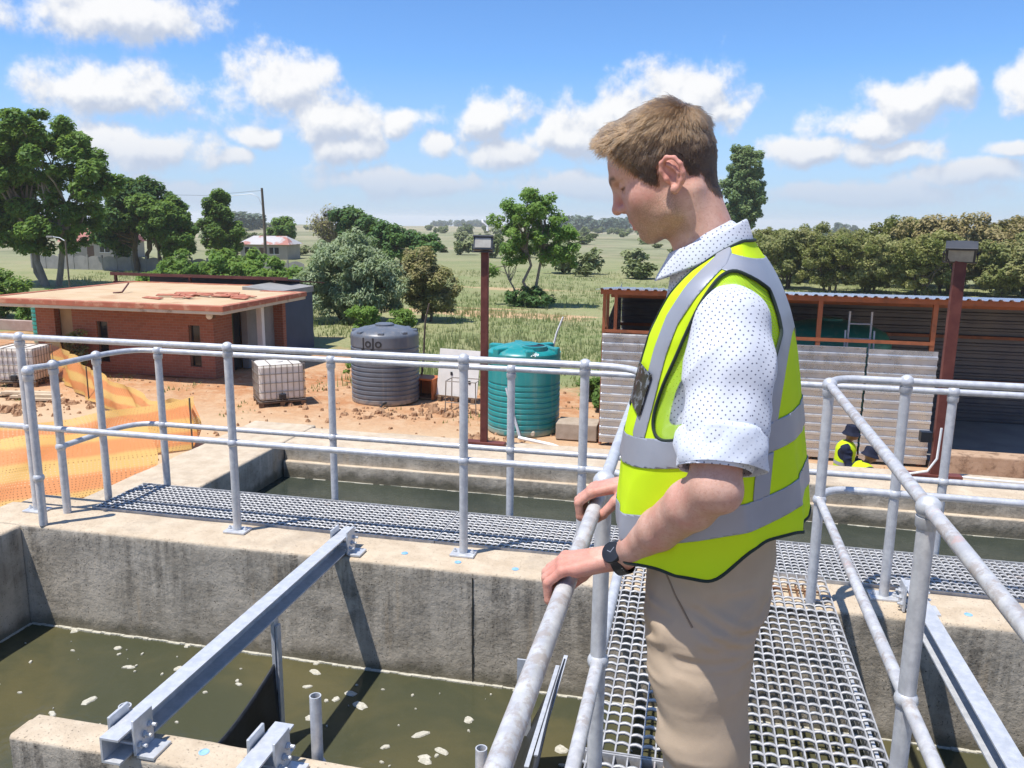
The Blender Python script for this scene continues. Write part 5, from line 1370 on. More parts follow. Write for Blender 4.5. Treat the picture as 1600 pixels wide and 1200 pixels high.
for k in range(26):     # thin line on the horizon in the middle
    a = r_.uniform(-.31, -.235); d = r_.uniform(1250, 1400); s = r_.uniform(5, 8)
    veld_shrub(d * math.sin(a), d * math.cos(a), s, s * .9, True, 'tiny bluish tree in the thin line on the horizon', 'tree line on the horizon', 'far_tree', 'tree')
for k in range(14):
    a = r_.uniform(-.548, -.515); d = r_.uniform(430, 520); s = r_.uniform(5, 7)
    veld_shrub(d * math.sin(a), d * math.cos(a), s, s * .9, True, 'bluish far tree behind the utility pole', 'trees behind the utility pole', 'far_tree', 'tree')
for k in range(16):
    a = r_.uniform(.06, .33); d = r_.uniform(700, 1300); s = r_.uniform(5, 8)
    veld_shrub(d * math.sin(a), d * math.cos(a), s, s * .9, True, 'far tree standing on the ridge above the thicket', 'trees on the right ridge', 'far_tree', 'tree')
# weeds by the tanks
for i, (x, y, s) in enumerate([(-2.7, 22.6, .7), (-2.3, 21.4, .45), (-9.9, 23.2, .8)]):
    make_tree('leafy_weed', ['leafy weed behind the teal tank beside the shed', 'small weed by the left end of the shed', 'tall weed left of the grey tank'][i], x, y, [(0, 0, 0, 0, s * .5, .02)], [(0, 0, s * .55, s * .7, s * .6, s * .5)], 18, .16, 60, .07, 'leaf_mid', 140 + i, 'weeds at the yard edge', 'weed')
bird = thing('flying_bird', 'tiny dark bird flying right of the utility pole', 'bird', (-27.5, 58.5, 1.75))
MB().sphere((0, 0, 0), .11, 8, 6, (1.9, .8, .7)).build('body', M['print_dark'], bird)
for s_ in (-1, 1):
    MB().add([(-.1, 0, 0), (.12, 0, 0), (.05, s_ * .32, .16), (-.08, s_ * .30, .15), (-.1, 0, .02), (.12, 0, .02), (.05, s_ * .32, .175), (-.08, s_ * .30, .165)],
             [(0, 1, 2, 3), (4, 5, 6, 7), (0, 1, 5, 4), (1, 2, 6, 5), (2, 3, 7, 6), (3, 0, 4, 7)]).build('wing', M['print_dark'], bird)

# ---------------------------------------------------------------- the man at the rail
# body fields on a voxel grid, meshed with surface nets; local frame: x forward, y to his left (towards the near side), z up
P_O = np.array([0.05, 1.50, 0.0]); P_A = R(10)
P_F = np.array([-math.cos(P_A), math.sin(P_A), 0]); P_N = np.array([-math.sin(P_A), -math.cos(P_A), 0])
def w2l(p):
    q = np.array(p, float) - P_O; return np.array([q @ P_F, q @ P_N, p[2]])

class Field:
    def __init__(s, lo, hi, h, big=.06):
        s.lo = np.array(lo, float); s.h = h
        s.n = np.ceil((np.array(hi, float) - s.lo) / h).astype(int) + 1
        s.f = np.full(s.n, big, np.float32); s.big = big
    def sub(s, lo, hi):
        a = np.maximum(0, np.floor((np.array(lo) - s.lo) / s.h).astype(int)); b = np.minimum(s.n, np.ceil((np.array(hi) - s.lo) / s.h).astype(int) + 1)
        if (b <= a).any(): return None
        sl = tuple(slice(i, j) for i, j in zip(a, b))
        g = [(s.lo[k] + s.h * np.arange(a[k], b[k])).astype(np.float32) for k in range(3)]
        return sl, g[0][:, None, None], g[1][None, :, None], g[2][None, None, :]
    def put(s, sl, d, k, op):
        f = s.f[sl]
        if op == 'u':
            h = np.clip(.5 + .5 * (f - d) / k, 0, 1); s.f[sl] = f * (1 - h) + d * h - k * h * (1 - h)
        else:   # smooth subtraction of d
            h = np.clip(.5 - .5 * (f + d) / k, 0, 1); s.f[sl] = f * (1 - h) - d * h + k * h * (1 - h)
    def ell(s, c, r, k=.01, op='u', rot=None):
        c = np.array(c, float); r = np.array(r, float); m = r.max() + 2.5 * k + 2 * s.h
        q = s.sub(c - m, c + m)
        if q is None: return
        sl, x, y, z = q; x, y, z = x - c[0], y - c[1], z - c[2]
        if rot is not None:
            x, y, z = (rot[0][i] * x + rot[1][i] * y + rot[2][i] * z for i in range(3))
        k0 = np.sqrt((x / r[0]) ** 2 + (y / r[1]) ** 2 + (z / r[2]) ** 2); k1 = np.sqrt((x / r[0] ** 2) ** 2 + (y / r[1] ** 2) ** 2 + (z / r[2] ** 2) ** 2)
        s.put(sl, (k0 * (k0 - 1) / np.maximum(k1, 1e-6)).astype(np.float32), k, op)
    def cone(s, a, b, ra, rb, k=.01, op='u', sq=None):
        a, b = np.array(a, float), np.array(b, float); m = max(ra, rb) * (1.6 if sq else 1) + 2.5 * k + 2 * s.h
        q = s.sub(np.minimum(a, b) - m, np.maximum(a, b) + m)
        if q is None: return
        sl, x, y, z = q; ab = b - a; L2 = ab @ ab
        t = np.clip(((x - a[0]) * ab[0] + (y - a[1]) * ab[1] + (z - a[2]) * ab[2]) / L2, 0, 1)
        dx, dy, dz = x - a[0] - t * ab[0], y - a[1] - t * ab[1], z - a[2] - t * ab[2]
        if sq is not None:   # squash along direction sq[0] by factor sq[1]
            e = np.array(sq[0], float); e /= np.linalg.norm(e); u = dx * e[0] + dy * e[1] + dz * e[2]; g = u * (1 / sq[1] - 1)
            dx, dy, dz = dx + g * e[0], dy + g * e[1], dz + g * e[2]
        s.put(sl, (np.sqrt(dx * dx + dy * dy + dz * dz) - (ra + t * (rb - ra))).astype(np.float32), k, op)
    def chain(s, pts, rs, k=.01, sq=None):
        for i in range(len(pts) - 1): s.cone(pts[i], pts[i + 1], rs[i], rs[i + 1], k, 'u', sq)
    def grid(s):
        return tuple((s.lo[k] + s.h * np.arange(s.n[k])).astype(np.float32).reshape([-1 if i == k else 1 for i in range(3)]) for k in range(3))
    def mesh(s, iso=0.0):
        f = s.f - iso; n = f.shape; sg = f < 0
        c = [sg[i:n[0] - 1 + i, j:n[1] - 1 + j, k:n[2] - 1 + k] for i in (0, 1) for j in (0, 1) for k in (0, 1)]
        al = c[0].copy(); an = c[0].copy()
        for q in c[1:]: al &= q; an |= q
        act = an & ~al; ci = np.argwhere(act); m = len(ci)
        vid = np.full(act.shape, -1, np.int32); vid[act] = np.arange(m)
        acc = np.zeros((m, 3)); cnt = np.zeros(m)
        off = [(i, j, k) for i in (0, 1) for j in (0, 1) for k in (0, 1)]
        val = [f[ci[:, 0] + o[0], ci[:, 1] + o[1], ci[:, 2] + o[2]] for o in off]
        for a in range(8):
            for b in range(a + 1, 8):
                if sum(abs(off[a][i] - off[b][i]) for i in range(3)) != 1: continue
                cr = (val[a] < 0) != (val[b] < 0); t = np.where(cr, val[a] / np.where(cr, val[a] - val[b], 1), 0)
                p = np.array(off[a])[None] + t[:, None] * (np.array(off[b]) - np.array(off[a]))[None]
                acc += np.where(cr[:, None], p, 0); cnt += cr
        V = (ci + acc / cnt[:, None]) * s.h + s.lo
        F = []
        for ax in range(3):
            a0 = [slice(0, n[i] - 1) if i == ax else slice(1, n[i] - 1) for i in range(3)]
            a1 = [slice(1, n[i]) if i == ax else slice(1, n[i] - 1) for i in range(3)]
            s0, s1 = sg[tuple(a0)], sg[tuple(a1)]; e = np.argwhere(s0 != s1)
            if not len(e): continue
            inside0 = s0[tuple(e.T)]
            o = e + np.array([0 if i == ax else 1 for i in range(3)]); u, w = (ax + 1) % 3, (ax + 2) % 3
            def cell(du, dw):
                q = o.copy(); q[:, u] += du; q[:, w] += dw; return vid[q[:, 0], q[:, 1], q[:, 2]]
            quad = np.stack([cell(-1, -1), cell(0, -1), cell(0, 0), cell(-1, 0)], 1)
            quad[~inside0] = quad[~inside0][:, ::-1]; F.append(quad)
        F = np.concatenate(F); F = F[(F >= 0).all(1)]
        return V, F

def vnormals(V, F):
    T = F if F.shape[1] == 3 else np.concatenate([F[:, [0, 1, 2]], F[:, [0, 2, 3]]])
    n = np.cross(V[T[:, 1]] - V[T[:, 0]], V[T[:, 2]] - V[T[:, 0]]); N = np.zeros_like(V)
    for k in range(3): np.add.at(N, T[:, k], n)
    return N / (np.linalg.norm(N, axis=1)[:, None] + 1e-12)
def relax(V, F, it=2, w=.5):
    T = F if F.shape[1] == 3 else np.concatenate([F[:, [0, 1]], F[:, [1, 2]], F[:, [2, 3]], F[:, [3, 0]]])
    E = T if T.shape[1] == 2 else np.concatenate([T[:, [0, 1]], T[:, [1, 2]], T[:, [2, 0]]])
    for _ in range(it):
        a = np.zeros_like(V); c = np.zeros(len(V))
        np.add.at(a, E[:, 0], V[E[:, 1]]); np.add.at(c, E[:, 0], 1); np.add.at(a, E[:, 1], V[E[:, 0]]); np.add.at(c, E[:, 1], 1)
        V = V * (1 - w) + w * a / np.maximum(c, 1)[:, None]
    return V
def clip(V, F, s):
    """keep the part of the mesh where the vertex scalar s > 0, cutting faces exactly along s = 0"""
    T = F if F.shape[1] == 3 else np.concatenate([F[:, [0, 1, 2]], F[:, [0, 2, 3]]])
    pos = s[T] > 0; c = pos.sum(1)
    out = [T[c == 3]]; nv = [V]; base = len(V); cache = {}; new = []; ns = []
    def cut(a, b):
        nonlocal base
        key = (a, b) if a < b else (b, a)
        if key not in cache:
            t = s[a] / (s[a] - s[b]); new.append(V[a] + (V[b] - V[a]) * t); cache[key] = base; base += 1
        return cache[key]
    tri = []
    for k in np.where((c == 1) | (c == 2))[0]:
        t = T[k]; p = pos[k]
        r = int(np.argmax(p)) if c[k] == 1 else int(np.argmin(p))
        a, b, d = t[r], t[(r + 1) % 3], t[(r + 2) % 3]
        ab, ad = cut(a, b), cut(a, d)
        if c[k] == 1: tri.append((a, ab, ad))
        else: tri += [(ab, b, d), (ab, d, ad)]
    T2 = np.concatenate([out[0], np.array(tri, dtype=np.int64).reshape(-1, 3)]); V2 = np.concatenate([V, np.array(new).reshape(-1, 3)])
    used = np.unique(T2); mp = np.full(len(V2), -1); mp[used] = np.arange(len(used))
    return V2[used], mp[T2]
def boundary_loops(F):
    E = np.concatenate([F[:, [0, 1]], F[:, [1, 2]], F[:, [2, 0]]]); Es = np.sort(E, 1)
    u, inv, cn = np.unique(Es, axis=0, return_inverse=True, return_counts=True); bd = E[cn[inv.ravel()] == 1]
    nx = {int(a): int(b) for a, b in bd}; loops = []
    while nx:
        a0 = next(iter(nx)); loop = [a0]; a = nx.pop(a0)
        while a != a0 and a in nx: loop.append(a); a = nx.pop(a)
        if len(loop) > 12: loops.append(loop)
    return loops
def edge_tubes(V, F, r, mat, name, parent, step=3):
    for lp in boundary_loops(F):
        p = V[lp]
        for _ in range(6): p = .5 * p + .25 * (np.roll(p, 1, 0) + np.roll(p, -1, 0))
        # resample by length
        d = np.linalg.norm(np.diff(np.vstack([p, p[:1]]), axis=0), axis=1); L = np.concatenate([[0], np.cumsum(d)])
        if L[-1] < .12: continue
        n = max(12, int(L[-1] / .007)); q = np.stack([np.interp(np.linspace(0, L[-1], n), L, np.append(p[:, k], p[0, k])) for k in range(3)], 1)
        MB().tube(list(q), r, 7, caps=False).build(name, mat, parent, smooth=True)
def poly_sd(P, poly):
    """signed distance to polygon, positive inside"""
    poly = np.array(poly, float); n = len(poly); d = np.full(len(P), 1e9); ins = np.zeros(len(P), bool)
    for i in range(n):
        a, b = poly[i], poly[(i + 1) % n]; ab = b - a
        t = np.clip(((P - a) @ ab) / (ab @ ab), 0, 1); d = np.minimum(d, np.linalg.norm(P - a - t[:, None] * ab, axis=1))
        c = ((a[1] > P[:, 1]) != (b[1] > P[:, 1])); xi = a[0] + (P[:, 1] - a[1]) * ab[0] / (ab[1] if abs(ab[1]) > 1e-9 else 1e-9)
        ins ^= c & (P[:, 0] < xi)
    return np.where(ins, d, -d)
def line_d(P, pts):
    pts = np.array(pts, float); d = np.full(len(P), 1e9)
    for a, b in zip(pts[:-1], pts[1:]):
        ab = b - a; t = np.clip(((P - a) @ ab) / (ab @ ab), 0, 1); d = np.minimum(d, np.linalg.norm(P - a - t[:, None] * ab, axis=1))
    return d
def smooth_poly(pts, n=3):
    p = np.array(pts, float)
    for _ in range(n):
        q = np.roll(p, -1, 0); p = np.stack([.75 * p + .25 * q, .25 * p + .75 * q], 1).reshape(-1, 2)
    return p

# ---- head frame
H_P = R(25); H_O = np.array([.088, 0, 1.72]); H_Y = R(-3)
hX = np.array([math.cos(H_P), 0, -math.sin(H_P)]); hZ = np.array([math.sin(H_P), 0, math.cos(H_P)]); hY = np.array([0, 1.0, 0])
hX, hY = hX * math.cos(H_Y) - hY * math.sin(H_Y), hY * math.cos(H_Y) + hX * math.sin(H_Y)
H_ROT = np.array([hX, hY, hZ]).T            # columns are the head axes
def hp(x, y, z): return H_O + hX * x + hY * y + hZ * z

def build_head(B):
    rot = H_ROT
    e = lambda c, r, k=.012, op='u': B.ell(hp(*c), r, k, op, rot)
    cn = lambda a, b, ra, rb, k=.01, op='u': B.cone(hp(*a), hp(*b), ra, rb, k, op)
    e((.008, 0, .046), (.086, .0728, .084), .02)
    e((.056, 0, .062), (.052, .062, .050), .025)
    e((.040, 0, -.004), (.064, .0615, .076), .02)
    for s in (-1, 1):
        cn((.010, s * .050, -.030), (.022, s * .050, -.046), .017, .015, .022)
        cn((.022, s * .050, -.046), (.074, s * .016, -.062), .014, .0155, .022)
        e((.062, s * .043, .000), (.023, .020, .020), .02)
        e((.055, s * .036, -.028), (.032, .022, .028), .022)
        cn((.104, s * .008, .050), (.084, s * .043, .049), .0090, .0082, .012)
    e((.082, 0, -.060), (.0165, .020, .018), .014)
    e((.082, 0, -.030), (.0225, .030, .030), .016)
    cn((.1065, 0, .040), (.1175, 0, .006), .0062, .0085, .012)
    e((.1205, 0, .0005), (.0095, .0088, .0088), .008)
    for s in (-1, 1):
        e((.1085, s * .0115, -.0035), (.0095, .0062, .0070), .006)
        e((.1115, s * .0065, -.0105), (.0035, .0028, .0035), .003, 'd')
        e((.1000, s * .035, .0285), (.0150, .0190, .0120), .010, 'd')
        e((.0835, s * .0310, .0290), (.0130, .0145, .0128), .004)
        cn((.0970, s * .024, .0245), (.0880, s * .0440, .0250), .0018, .0016, .003, 'd')
    for s in (-1, 1):
        cn((.1015, 0, -.0268), (.0885, s * .0225, -.0335), .0052, .0022, .006)
        cn((.0990, 0, -.0425), (.0880, s * .0200, -.0370), .0062, .0025, .006)
        cn((.1085, 0, -.0348), (.0890, s * .0245, -.0350), .0016, .0014, .003, 'd')
    e((.1095, 0, -.0185), (.004, .0032, .007), .005, 'd')
    e((.0995, 0, -.0515), (.006, .014, .0035), .008, 'd')
    # ears
    for s in (-1, 1):
        def E(x, z, o=0.0): return (x, s * (.0735 + .010 + o + .10 * max(0, -x)), z)
        hel = [(.0085, .004, -.001), (.0120, .018, .001), (.0070, .0300, .003), (-.0050, .0345, .006), (-.0165, .0280, .009), (-.0225, .0150, .010), (-.0215, .0000, .009), (-.0150, -.0110, .006), (-.0060, -.0185, .003)]
        cyc = [E(*q) for q in hel]
        for a, b in zip(cyc[:-1], cyc[1:]): cn(a, b, .0040, .0040, .003)
        e(E(.0025, -.0190, .001), (.0085, .0045, .0080), .005)
        e(E(-.006, .008, -.006), (.0190, .0065, .0270), .006)
        e(E(-.0035, .0055, .004), (.0085, .0080, .0125), .004, 'd')
        e(E(-.0120, .0180, .006), (.0035, .0045, .0105), .003, 'd')
        ah = [E(*q) for q in ((-.002, .0235, .003), (-.0105, .0140, .005), (-.0135, .0030, .005), (-.0075, -.0085, .002))]
        for a, b in zip(ah[:-1], ah[1:]): cn(a, b, .0030, .0030, .003)
        e(E(.0095, .0020, .001), (.0040, .0042, .0058), .004)

def build_hand(B, yc, s):
    """hand gripping the handrail at world y = yc; s = +1 when the thumb lies towards larger world y"""
    T = lambda x, y, z: w2l((x, yc + y * s, z))
    fy = (.031, .0105, -.0105, -.030)
    for i, y in enumerate(fy):
        rr = (.0100, .0102, .0096, .0086)[i]; ln = (.0, .003, .0, -.006)[i]
        wr = T(-.112, y * .42, 1.058); kn = T(-.2085 - ln * .6, y, 1.0335 - .0015 * abs(i - 1.2))
        B.cone(wr, kn, .0155, rr * 1.12, .010)
        B.ell(kn + np.array((0, 0, .001)), (rr * 1.18,) * 3, .006)
        p1 = T(-.2375 - ln, y * 1.05, 1.006); p2 = T(-.2330 - ln * .6, y * 1.02, .9725); p3 = T(-.2110, y * .98, .9605)
        B.cone(kn, p1, rr * 1.06, rr * .98, .004); B.cone(p1, p2, rr * .98, rr * .92, .003); B.cone(p2, p3, rr * .90, rr * .76, .003)
    c = T(-.107, .018, 1.052); m = T(-.150, .047, 1.022); q = T(-.178, .050, .990); t = T(-.198, .044, .970)
    B.cone(c, m, .0165, .0132, .012); B.cone(m, q, .0124, .0110, .005); B.cone(q, t, .0108, .0085, .004)
    B.cone(T(-.125, -.012, 1.048), T(-.180, -.024, 1.030), .0150, .0115, .010)

SH_N, EL_N = np.array((-.032, .172, 1.495)), np.array((-.045, .285, 1.262))
WR_N = w2l((-.103, 1.392, 1.058))
SH_F, EL_F = np.array((-.030, -.172, 1.495)), np.array((.020, -.330, 1.262))
WR_F = w2l((-.103, 1.838, 1.058))
def build_arm(B, sh, el, wr):
    ax = wr - el; ax = ax / np.linalg.norm(ax)
    p = [sh, (sh + el) / 2, el, el + (wr - el) * .22, el + (wr - el) * .55, el + (wr - el) * .82, wr]
    B.chain(p, [.047, .044, .0375, .0395, .0340, .0270, .0250], .012)
    B.ell(el + np.array((-.018, .004, -.006)), (.022, .024, .026), .014)

B = Field((-.16, -.42, 1.00), (.36, .42, 1.88), .0024, .05)
B.f[:] = .05
# grips reach just below z = 1.0: extend the grid
B = Field((-.16, -.42, .935), (.36, .42, 1.875), .0024, .05)
build_head(B)
B.cone(hp(-.008, 0, -.020), (.004, 0, 1.535), .0490, .058, .022, 'u', ((0, 1, 0), 1.04))
B.cone((.052, 0, 1.640), (.020, 0, 1.540), .043, .050, .020)
for s in (-1, 1):
    B.cone(hp(-.022, s * .046, -.030), (.050, s * .016, 1.545), .011, .012, .022)      # neck cords
    B.cone((-.012, s * .03, 1.575), (-.030, s * .165, 1.510), .034, .036, .03)
B.ell((.0, 0, 1.38), (.085, .150, .19), .03)
B.ell((.0, 0, 1.13), (.085, .140, .16), .05)
build_arm(B, SH_N, EL_N, WR_N); build_arm(B, SH_F, EL_F, WR_F)
build_hand(B, 1.40, 1); build_hand(B, 1.84, -1)
bV, bF = B.mesh(); bV = relax(bV, bF, 1, .35)

def head_coords(V):
    q = V - H_O; return np.stack([q @ hX, q @ hY, q @ hZ], 1)

def skin_mat():
    m, t, b = mat_new('skin')
    oc = t.new('ShaderNodeTexCoord').outputs['Object']
    mk = lambda n: t.new('ShaderNodeAttribute', attribute_name=n).outputs['Fac']
    n1 = t.noise(oc, 38, 5, .65); n2 = t.noise(oc, 240, 3, .6); n3 = t.noise(oc, 14, 4, .6)
    col = t.mix(t.ramp(n1, .35, .68), (0.52, 0.30, 0.225), (0.60, 0.375, 0.295))
    col = t.mix(t.math('MULTIPLY', t.ramp(n3, .46, .66), .5), col, (0.55, 0.235, 0.18))
    col = t.mix(t.math('MULTIPLY', t.ramp(n2, .52, .70), .32), col, (0.36, 0.15, 0.10))
    col = t.mix(t.math('MULTIPLY', mk('red'), .6), col, (0.58, 0.19, 0.145))
    st = t.math('MULTIPLY', mk('stubble'), t.ramp(t.noise(oc, 520, 2, .5), .38, .62, .40, .95))
    col = t.mix(st, col, (0.26, 0.155, 0.085))
    col = t.mix(mk('dark'), col, (0.10, 0.055, 0.035))
    col = t.mix(t.math('MULTIPLY', mk('lip'), .7), col, (0.44, 0.14, 0.12))
    t.put(b.inputs['Base Color'], col)
    b.inputs['Roughness'].default_value = .55; b.inputs['Specular IOR Level'].default_value = .4
    b.inputs['Subsurface Weight'].default_value = .14; b.inputs['Subsurface Radius'].default_value = (.9, .35, .2); b.inputs['Subsurface Scale'].default_value = .006
    bp = t.new('ShaderNodeBump'); bp.inputs['Strength'].default_value = .4; bp.inputs['Distance'].default_value = .0014
    t.l.new(t.math('ADD', t.noise(oc, 330, 4, .7), t.math('MULTIPLY', n1, 1.2)), bp.inputs['Height']); t.l.new(bp.outputs[0], b.inputs['Normal'])
    return m
M['skin'] = skin_mat()
man = mesh_obj('person', bV, bF, M['skin'], smooth=True, angle=180)
man.location = P_O; man.rotation_euler = (0, 0, math.pi - P_A)
tag(man, 'man in a yellow reflective vest and dotted shirt leaning on the handrail, looking down', 'person')
hc = head_coords(bV)
sst = lambda x, a, b: np.clip((x - a) / (b - a), 0, 1) ** 2 * (3 - 2 * np.clip((x - a) / (b - a), 0, 1))
on_head = (bV[:, 2] > 1.585)
ay = np.abs(hc[:, 1])
stub = sst(-hc[:, 2], .006, .022) * sst(hc[:, 0], -.004, .014) * sst(-hc[:, 2], -.2, 0) * (1 - sst(-hc[:, 2], .080, .10)) * on_head
stub = np.maximum(stub, sst(hc[:, 0], .094, .100) * sst(-hc[:, 2], .012, .018) * (1 - sst(-hc[:, 2], .026, .030)) * (1 - sst(ay, .026, .032)) * on_head)
lip = ((np.abs(hc[:, 2] + .035) < .0115) & (hc[:, 0] > .0865) & (ay < .0235) & on_head).astype(float)
stub = stub * (1 - lip) * .75
brow = np.clip(1 - line_d(np.stack([ay, hc[:, 2]], 1), [(.012, .0475), (.026, .0520), (.042, .0490)]) / .0062, 0, 1) * (hc[:, 0] > .07) * on_head
lash = np.clip(1 - line_d(np.stack([ay, hc[:, 2]], 1), [(.019, .0248), (.031, .0240), (.046, .0255)]) / .0034, 0, 1) * (hc[:, 0] > .075) * on_head
red = np.clip(1 - np.linalg.norm(hc - np.array((.118, 0, .004)), axis=1) / .030, 0, 1) * on_head + np.clip(1 - np.hypot(hc[:, 0] - .07, hc[:, 2] - .0) / .05, 0, 1) * .55 * on_head
red = red + ((hc[:, 2] < .036) & (hc[:, 2] > -.03) & (hc[:, 0] < .014) & (hc[:, 0] > -.03) & (ay > .078)) * .6 * on_head
red = red + (bV[:, 2] < 1.06) * .55
for nm, a in (('stubble', stub), ('lip', lip), ('dark', np.clip(brow * 1.0 + lash * 1.0, 0, 1)), ('red', np.clip(red, 0, 1))):
    at = man.data.attributes.new(nm, 'FLOAT', 'POINT'); at.data.foreach_set('value', a.astype(np.float32))
B.f = None

# ---- hair: a dark cap hugging the skull and strands combed away from the crown
def hair_top(az_x, hz): return 0
def hair_mask(h):
    """signed: positive where hair grows; h in head coordinates"""
    x, y, z = h[:, 0], np.abs(h[:, 1]), h[:, 2]
    side = np.stack([x, z], 1)
    poly = [(.094, .114), (.086, .100), (.074, .086), (.062, .068), (.052, .040), (.040, .018), (.028, .006), (.022, .018), (.020, .034), (.010, .043), (-.006, .046), (-.021, .040), (-.029, .020), (-.031, -.004), (-.036, -.020), (-.048, -.036), (-.060, -.048), (-.16, -.054), (-.16, .25), (.098, .25)]
    return poly_sd(side, poly)
CAPF = Field((-.12, -.12, 1.60), (.30, .12, 1.90), .004, .05)
def cap(Fd, grow):
    e = lambda c, r, k=.012: Fd.ell(hp(*c), np.array(r) + grow, k, 'u', H_ROT)
    e((.008, 0, .046), (.086, .0728, .084), .02); e((.056, 0, .062), (.052, .062, .050), .025); e((.040, 0, -.004), (.064, .0615, .076), .02)
cap(CAPF, .0035)
CAPF.cone(hp(-.008, 0, -.020), (.004, 0, 1.535), .0525, .0615, .022)
cV, cF = CAPF.mesh(); h_ = head_coords(cV)
keep = hair_mask(h_)
h_low = 1 - sst(h_[:, 2], -.045, .03)
cV2, cF2 = clip(cV, cF, keep + .0055)
# the crop is fuller on top: push the cap outwards there
h2 = head_coords(cV2); n2 = vnormals(cV2, cF2)
full = sst(h2[:, 2], .055, .125) * .011 + sst(h2[:, 2], .06, .11) * sst(h2[:, 0], .02, .09) * .004
cV2 = cV2 + n2 * full[:, None]
M['hair_cap'] = pmat('hair_roots', (0.055, 0.032, 0.018), (0.085, 0.052, 0.030), 60, .6, 0, .5, 200)
h2b = head_coords(cV2); kb = hair_mask(h2b); lw = 1 - sst(h2b[:, 2], -.045, .035)
cV3, cF3 = clip(cV2, cF2, kb - .002 - .007 * lw + .0035 * hnoise(h2b * 260, 4))
n3 = vnormals(cV3, cF3); h3 = head_coords(cV3); cV3 = cV3 - n3 * (.0052 * (1 - sst(h3[:, 2], -.03, .045)))[:, None]
hair = mesh_obj('hair', cV3, cF3, M['hair_cap'], man, smooth=True, angle=180)
def strands(n):
    r = np.random.default_rng(5)
    T = cF2; A = np.linalg.norm(np.cross(cV2[T[:, 1]] - cV2[T[:, 0]], cV2[T[:, 2]] - cV2[T[:, 0]]), axis=1)
    A = A * (1 + 2.2 * (1 - sst(head_coords(cV2[T[:, 0]])[:, 2], -.02, .05))); k = r.choice(len(T), n, p=A / A.sum()); u = r.random(n); v = r.random(n); fl = u + v > 1; u[fl] = 1 - u[fl]; v[fl] = 1 - v[fl]
    P = cV2[T[k, 0]] * (1 - u - v)[:, None] + cV2[T[k, 1]] * u[:, None] + cV2[T[k, 2]] * v[:, None]
    nn = vnormals(cV2, cF2); Nn = nn[T[k, 0]]
    km = hair_mask(head_coords(P)); ok = r.random(n) < sst(km, -.0055, .006)
    P, Nn = P[ok], Nn[ok]; n = len(P)
    h = head_coords(P); crown = np.array((-.055, .012, .116))
    d = h - crown; dw = d @ np.array([[1, 0, 0], [0, 1, 0], [0, 0, 1]])
    tan = hX * dw[:, :1] + hY * dw[:, 1:2] + hZ * dw[:, 2:3]
    tan = tan - Nn * (tan * Nn).sum(1)[:, None]; tan /= np.linalg.norm(tan, axis=1)[:, None] + 1e-9
    top = sst(h[:, 2], .045, .110); front = sst(h[:, 0], .01, .085)
    low = 1 - sst(h[:, 2], -.02, .035)
    L = .009 + .012 * sst(h[:, 2], .02, .07) + .007 * top + .001 * top * front - .002 * low
    L = L * r.uniform(.75, 1.15, n)
    # locks: strands in one small cell share a sway, which breaks the surface into tufts
    cell = np.floor(h * 62).astype(np.int64); hs = (cell[:, 0] * 73856093 ^ cell[:, 1] * 19349663 ^ cell[:, 2] * 83492791) & 0xffff
    lr = np.random.default_rng(9).normal(0, 1, (65536, 3))[hs]
    ff = (top * sst(h[:, 0], .0, .11))[:, None]
    tan2 = tan * (1 - ff * .7) + (hX * .55 + hZ * .22) * ff * .7 + lr * .08 + r.normal(0, .09, (n, 3))
    tan2 -= hZ * 0.18 * (1 - top)[:, None]
    lift = .20 + .26 * top + .12 * top * front
    side = np.cross(Nn, tan)
    m = 6; Q = np.zeros((n, m, 3)); Q[:, 0] = P - Nn * .003; d0 = tan2 * 1.0 + Nn * lift[:, None]
    cur = Q[:, 0].copy()
    for i in range(1, m):
        q = i / (m - 1)
        dd = tan2 + Nn * (lift * (1.25 - 1.35 * q) + .16 * top * front * (1 - .2 * q))[:, None] + np.array((0, 0, -.20)) * q * (1 - .5 * (top * front))[:, None] + lr * .06 * q
        dd /= np.linalg.norm(dd, axis=1)[:, None]
        cur = cur + dd * (L / (m - 1))[:, None]; Q[:, i] = cur
    return Q, top, h
hQ, htop, hh = strands(80000)
cu = bpy.data.hair_curves.new('hair_strands'); cu.add_curves([6] * len(hQ))
cu.points.foreach_set('position', hQ.astype(np.float32).ravel())
rad = np.tile(np.array((.00034, .00035, .00034, .00029, .00021, .00008), np.float32), len(hQ))
ra = cu.attributes.get('radius') or cu.attributes.new('radius', 'FLOAT', 'POINT'); ra.data.foreach_set('value', rad)
tone = np.repeat(np.clip(.15 + .95 * sst(hh[:, 2], .030, .085) + np.random.default_rng(3).normal(0, .16, len(hQ)), 0, 1), 6)
ta = cu.attributes.new('tone', 'FLOAT', 'POINT'); ta.data.foreach_set('value', tone.astype(np.float32))
hm, ht, hb = mat_new('brown_hair'); ht.n.remove(hb)
hh_ = ht.new('ShaderNodeBsdfHairPrincipled'); hh_.parametrization = 'COLOR'
tn = ht.new('ShaderNodeAttribute', attribute_name='tone').outputs['Fac']
ht.put(hh_.inputs['Color'], ht.mix(tn, (0.026, 0.015, 0.009), (0.135, 0.073, 0.034)))
hh_.inputs['Roughness'].default_value = .42; hh_.inputs['Radial Roughness'].default_value = .5; hh_.inputs['Random Roughness'].default_value = .3
ht.l.new(hh_.outputs[0], ht.n['Material Output'].inputs[0])
cu.materials.append(hm)
hs_ = bpy.data.objects.new('hair_strands', cu); C.objects.link(hs_); hs_.parent = hair; hs_['kind'] = 'stuff'

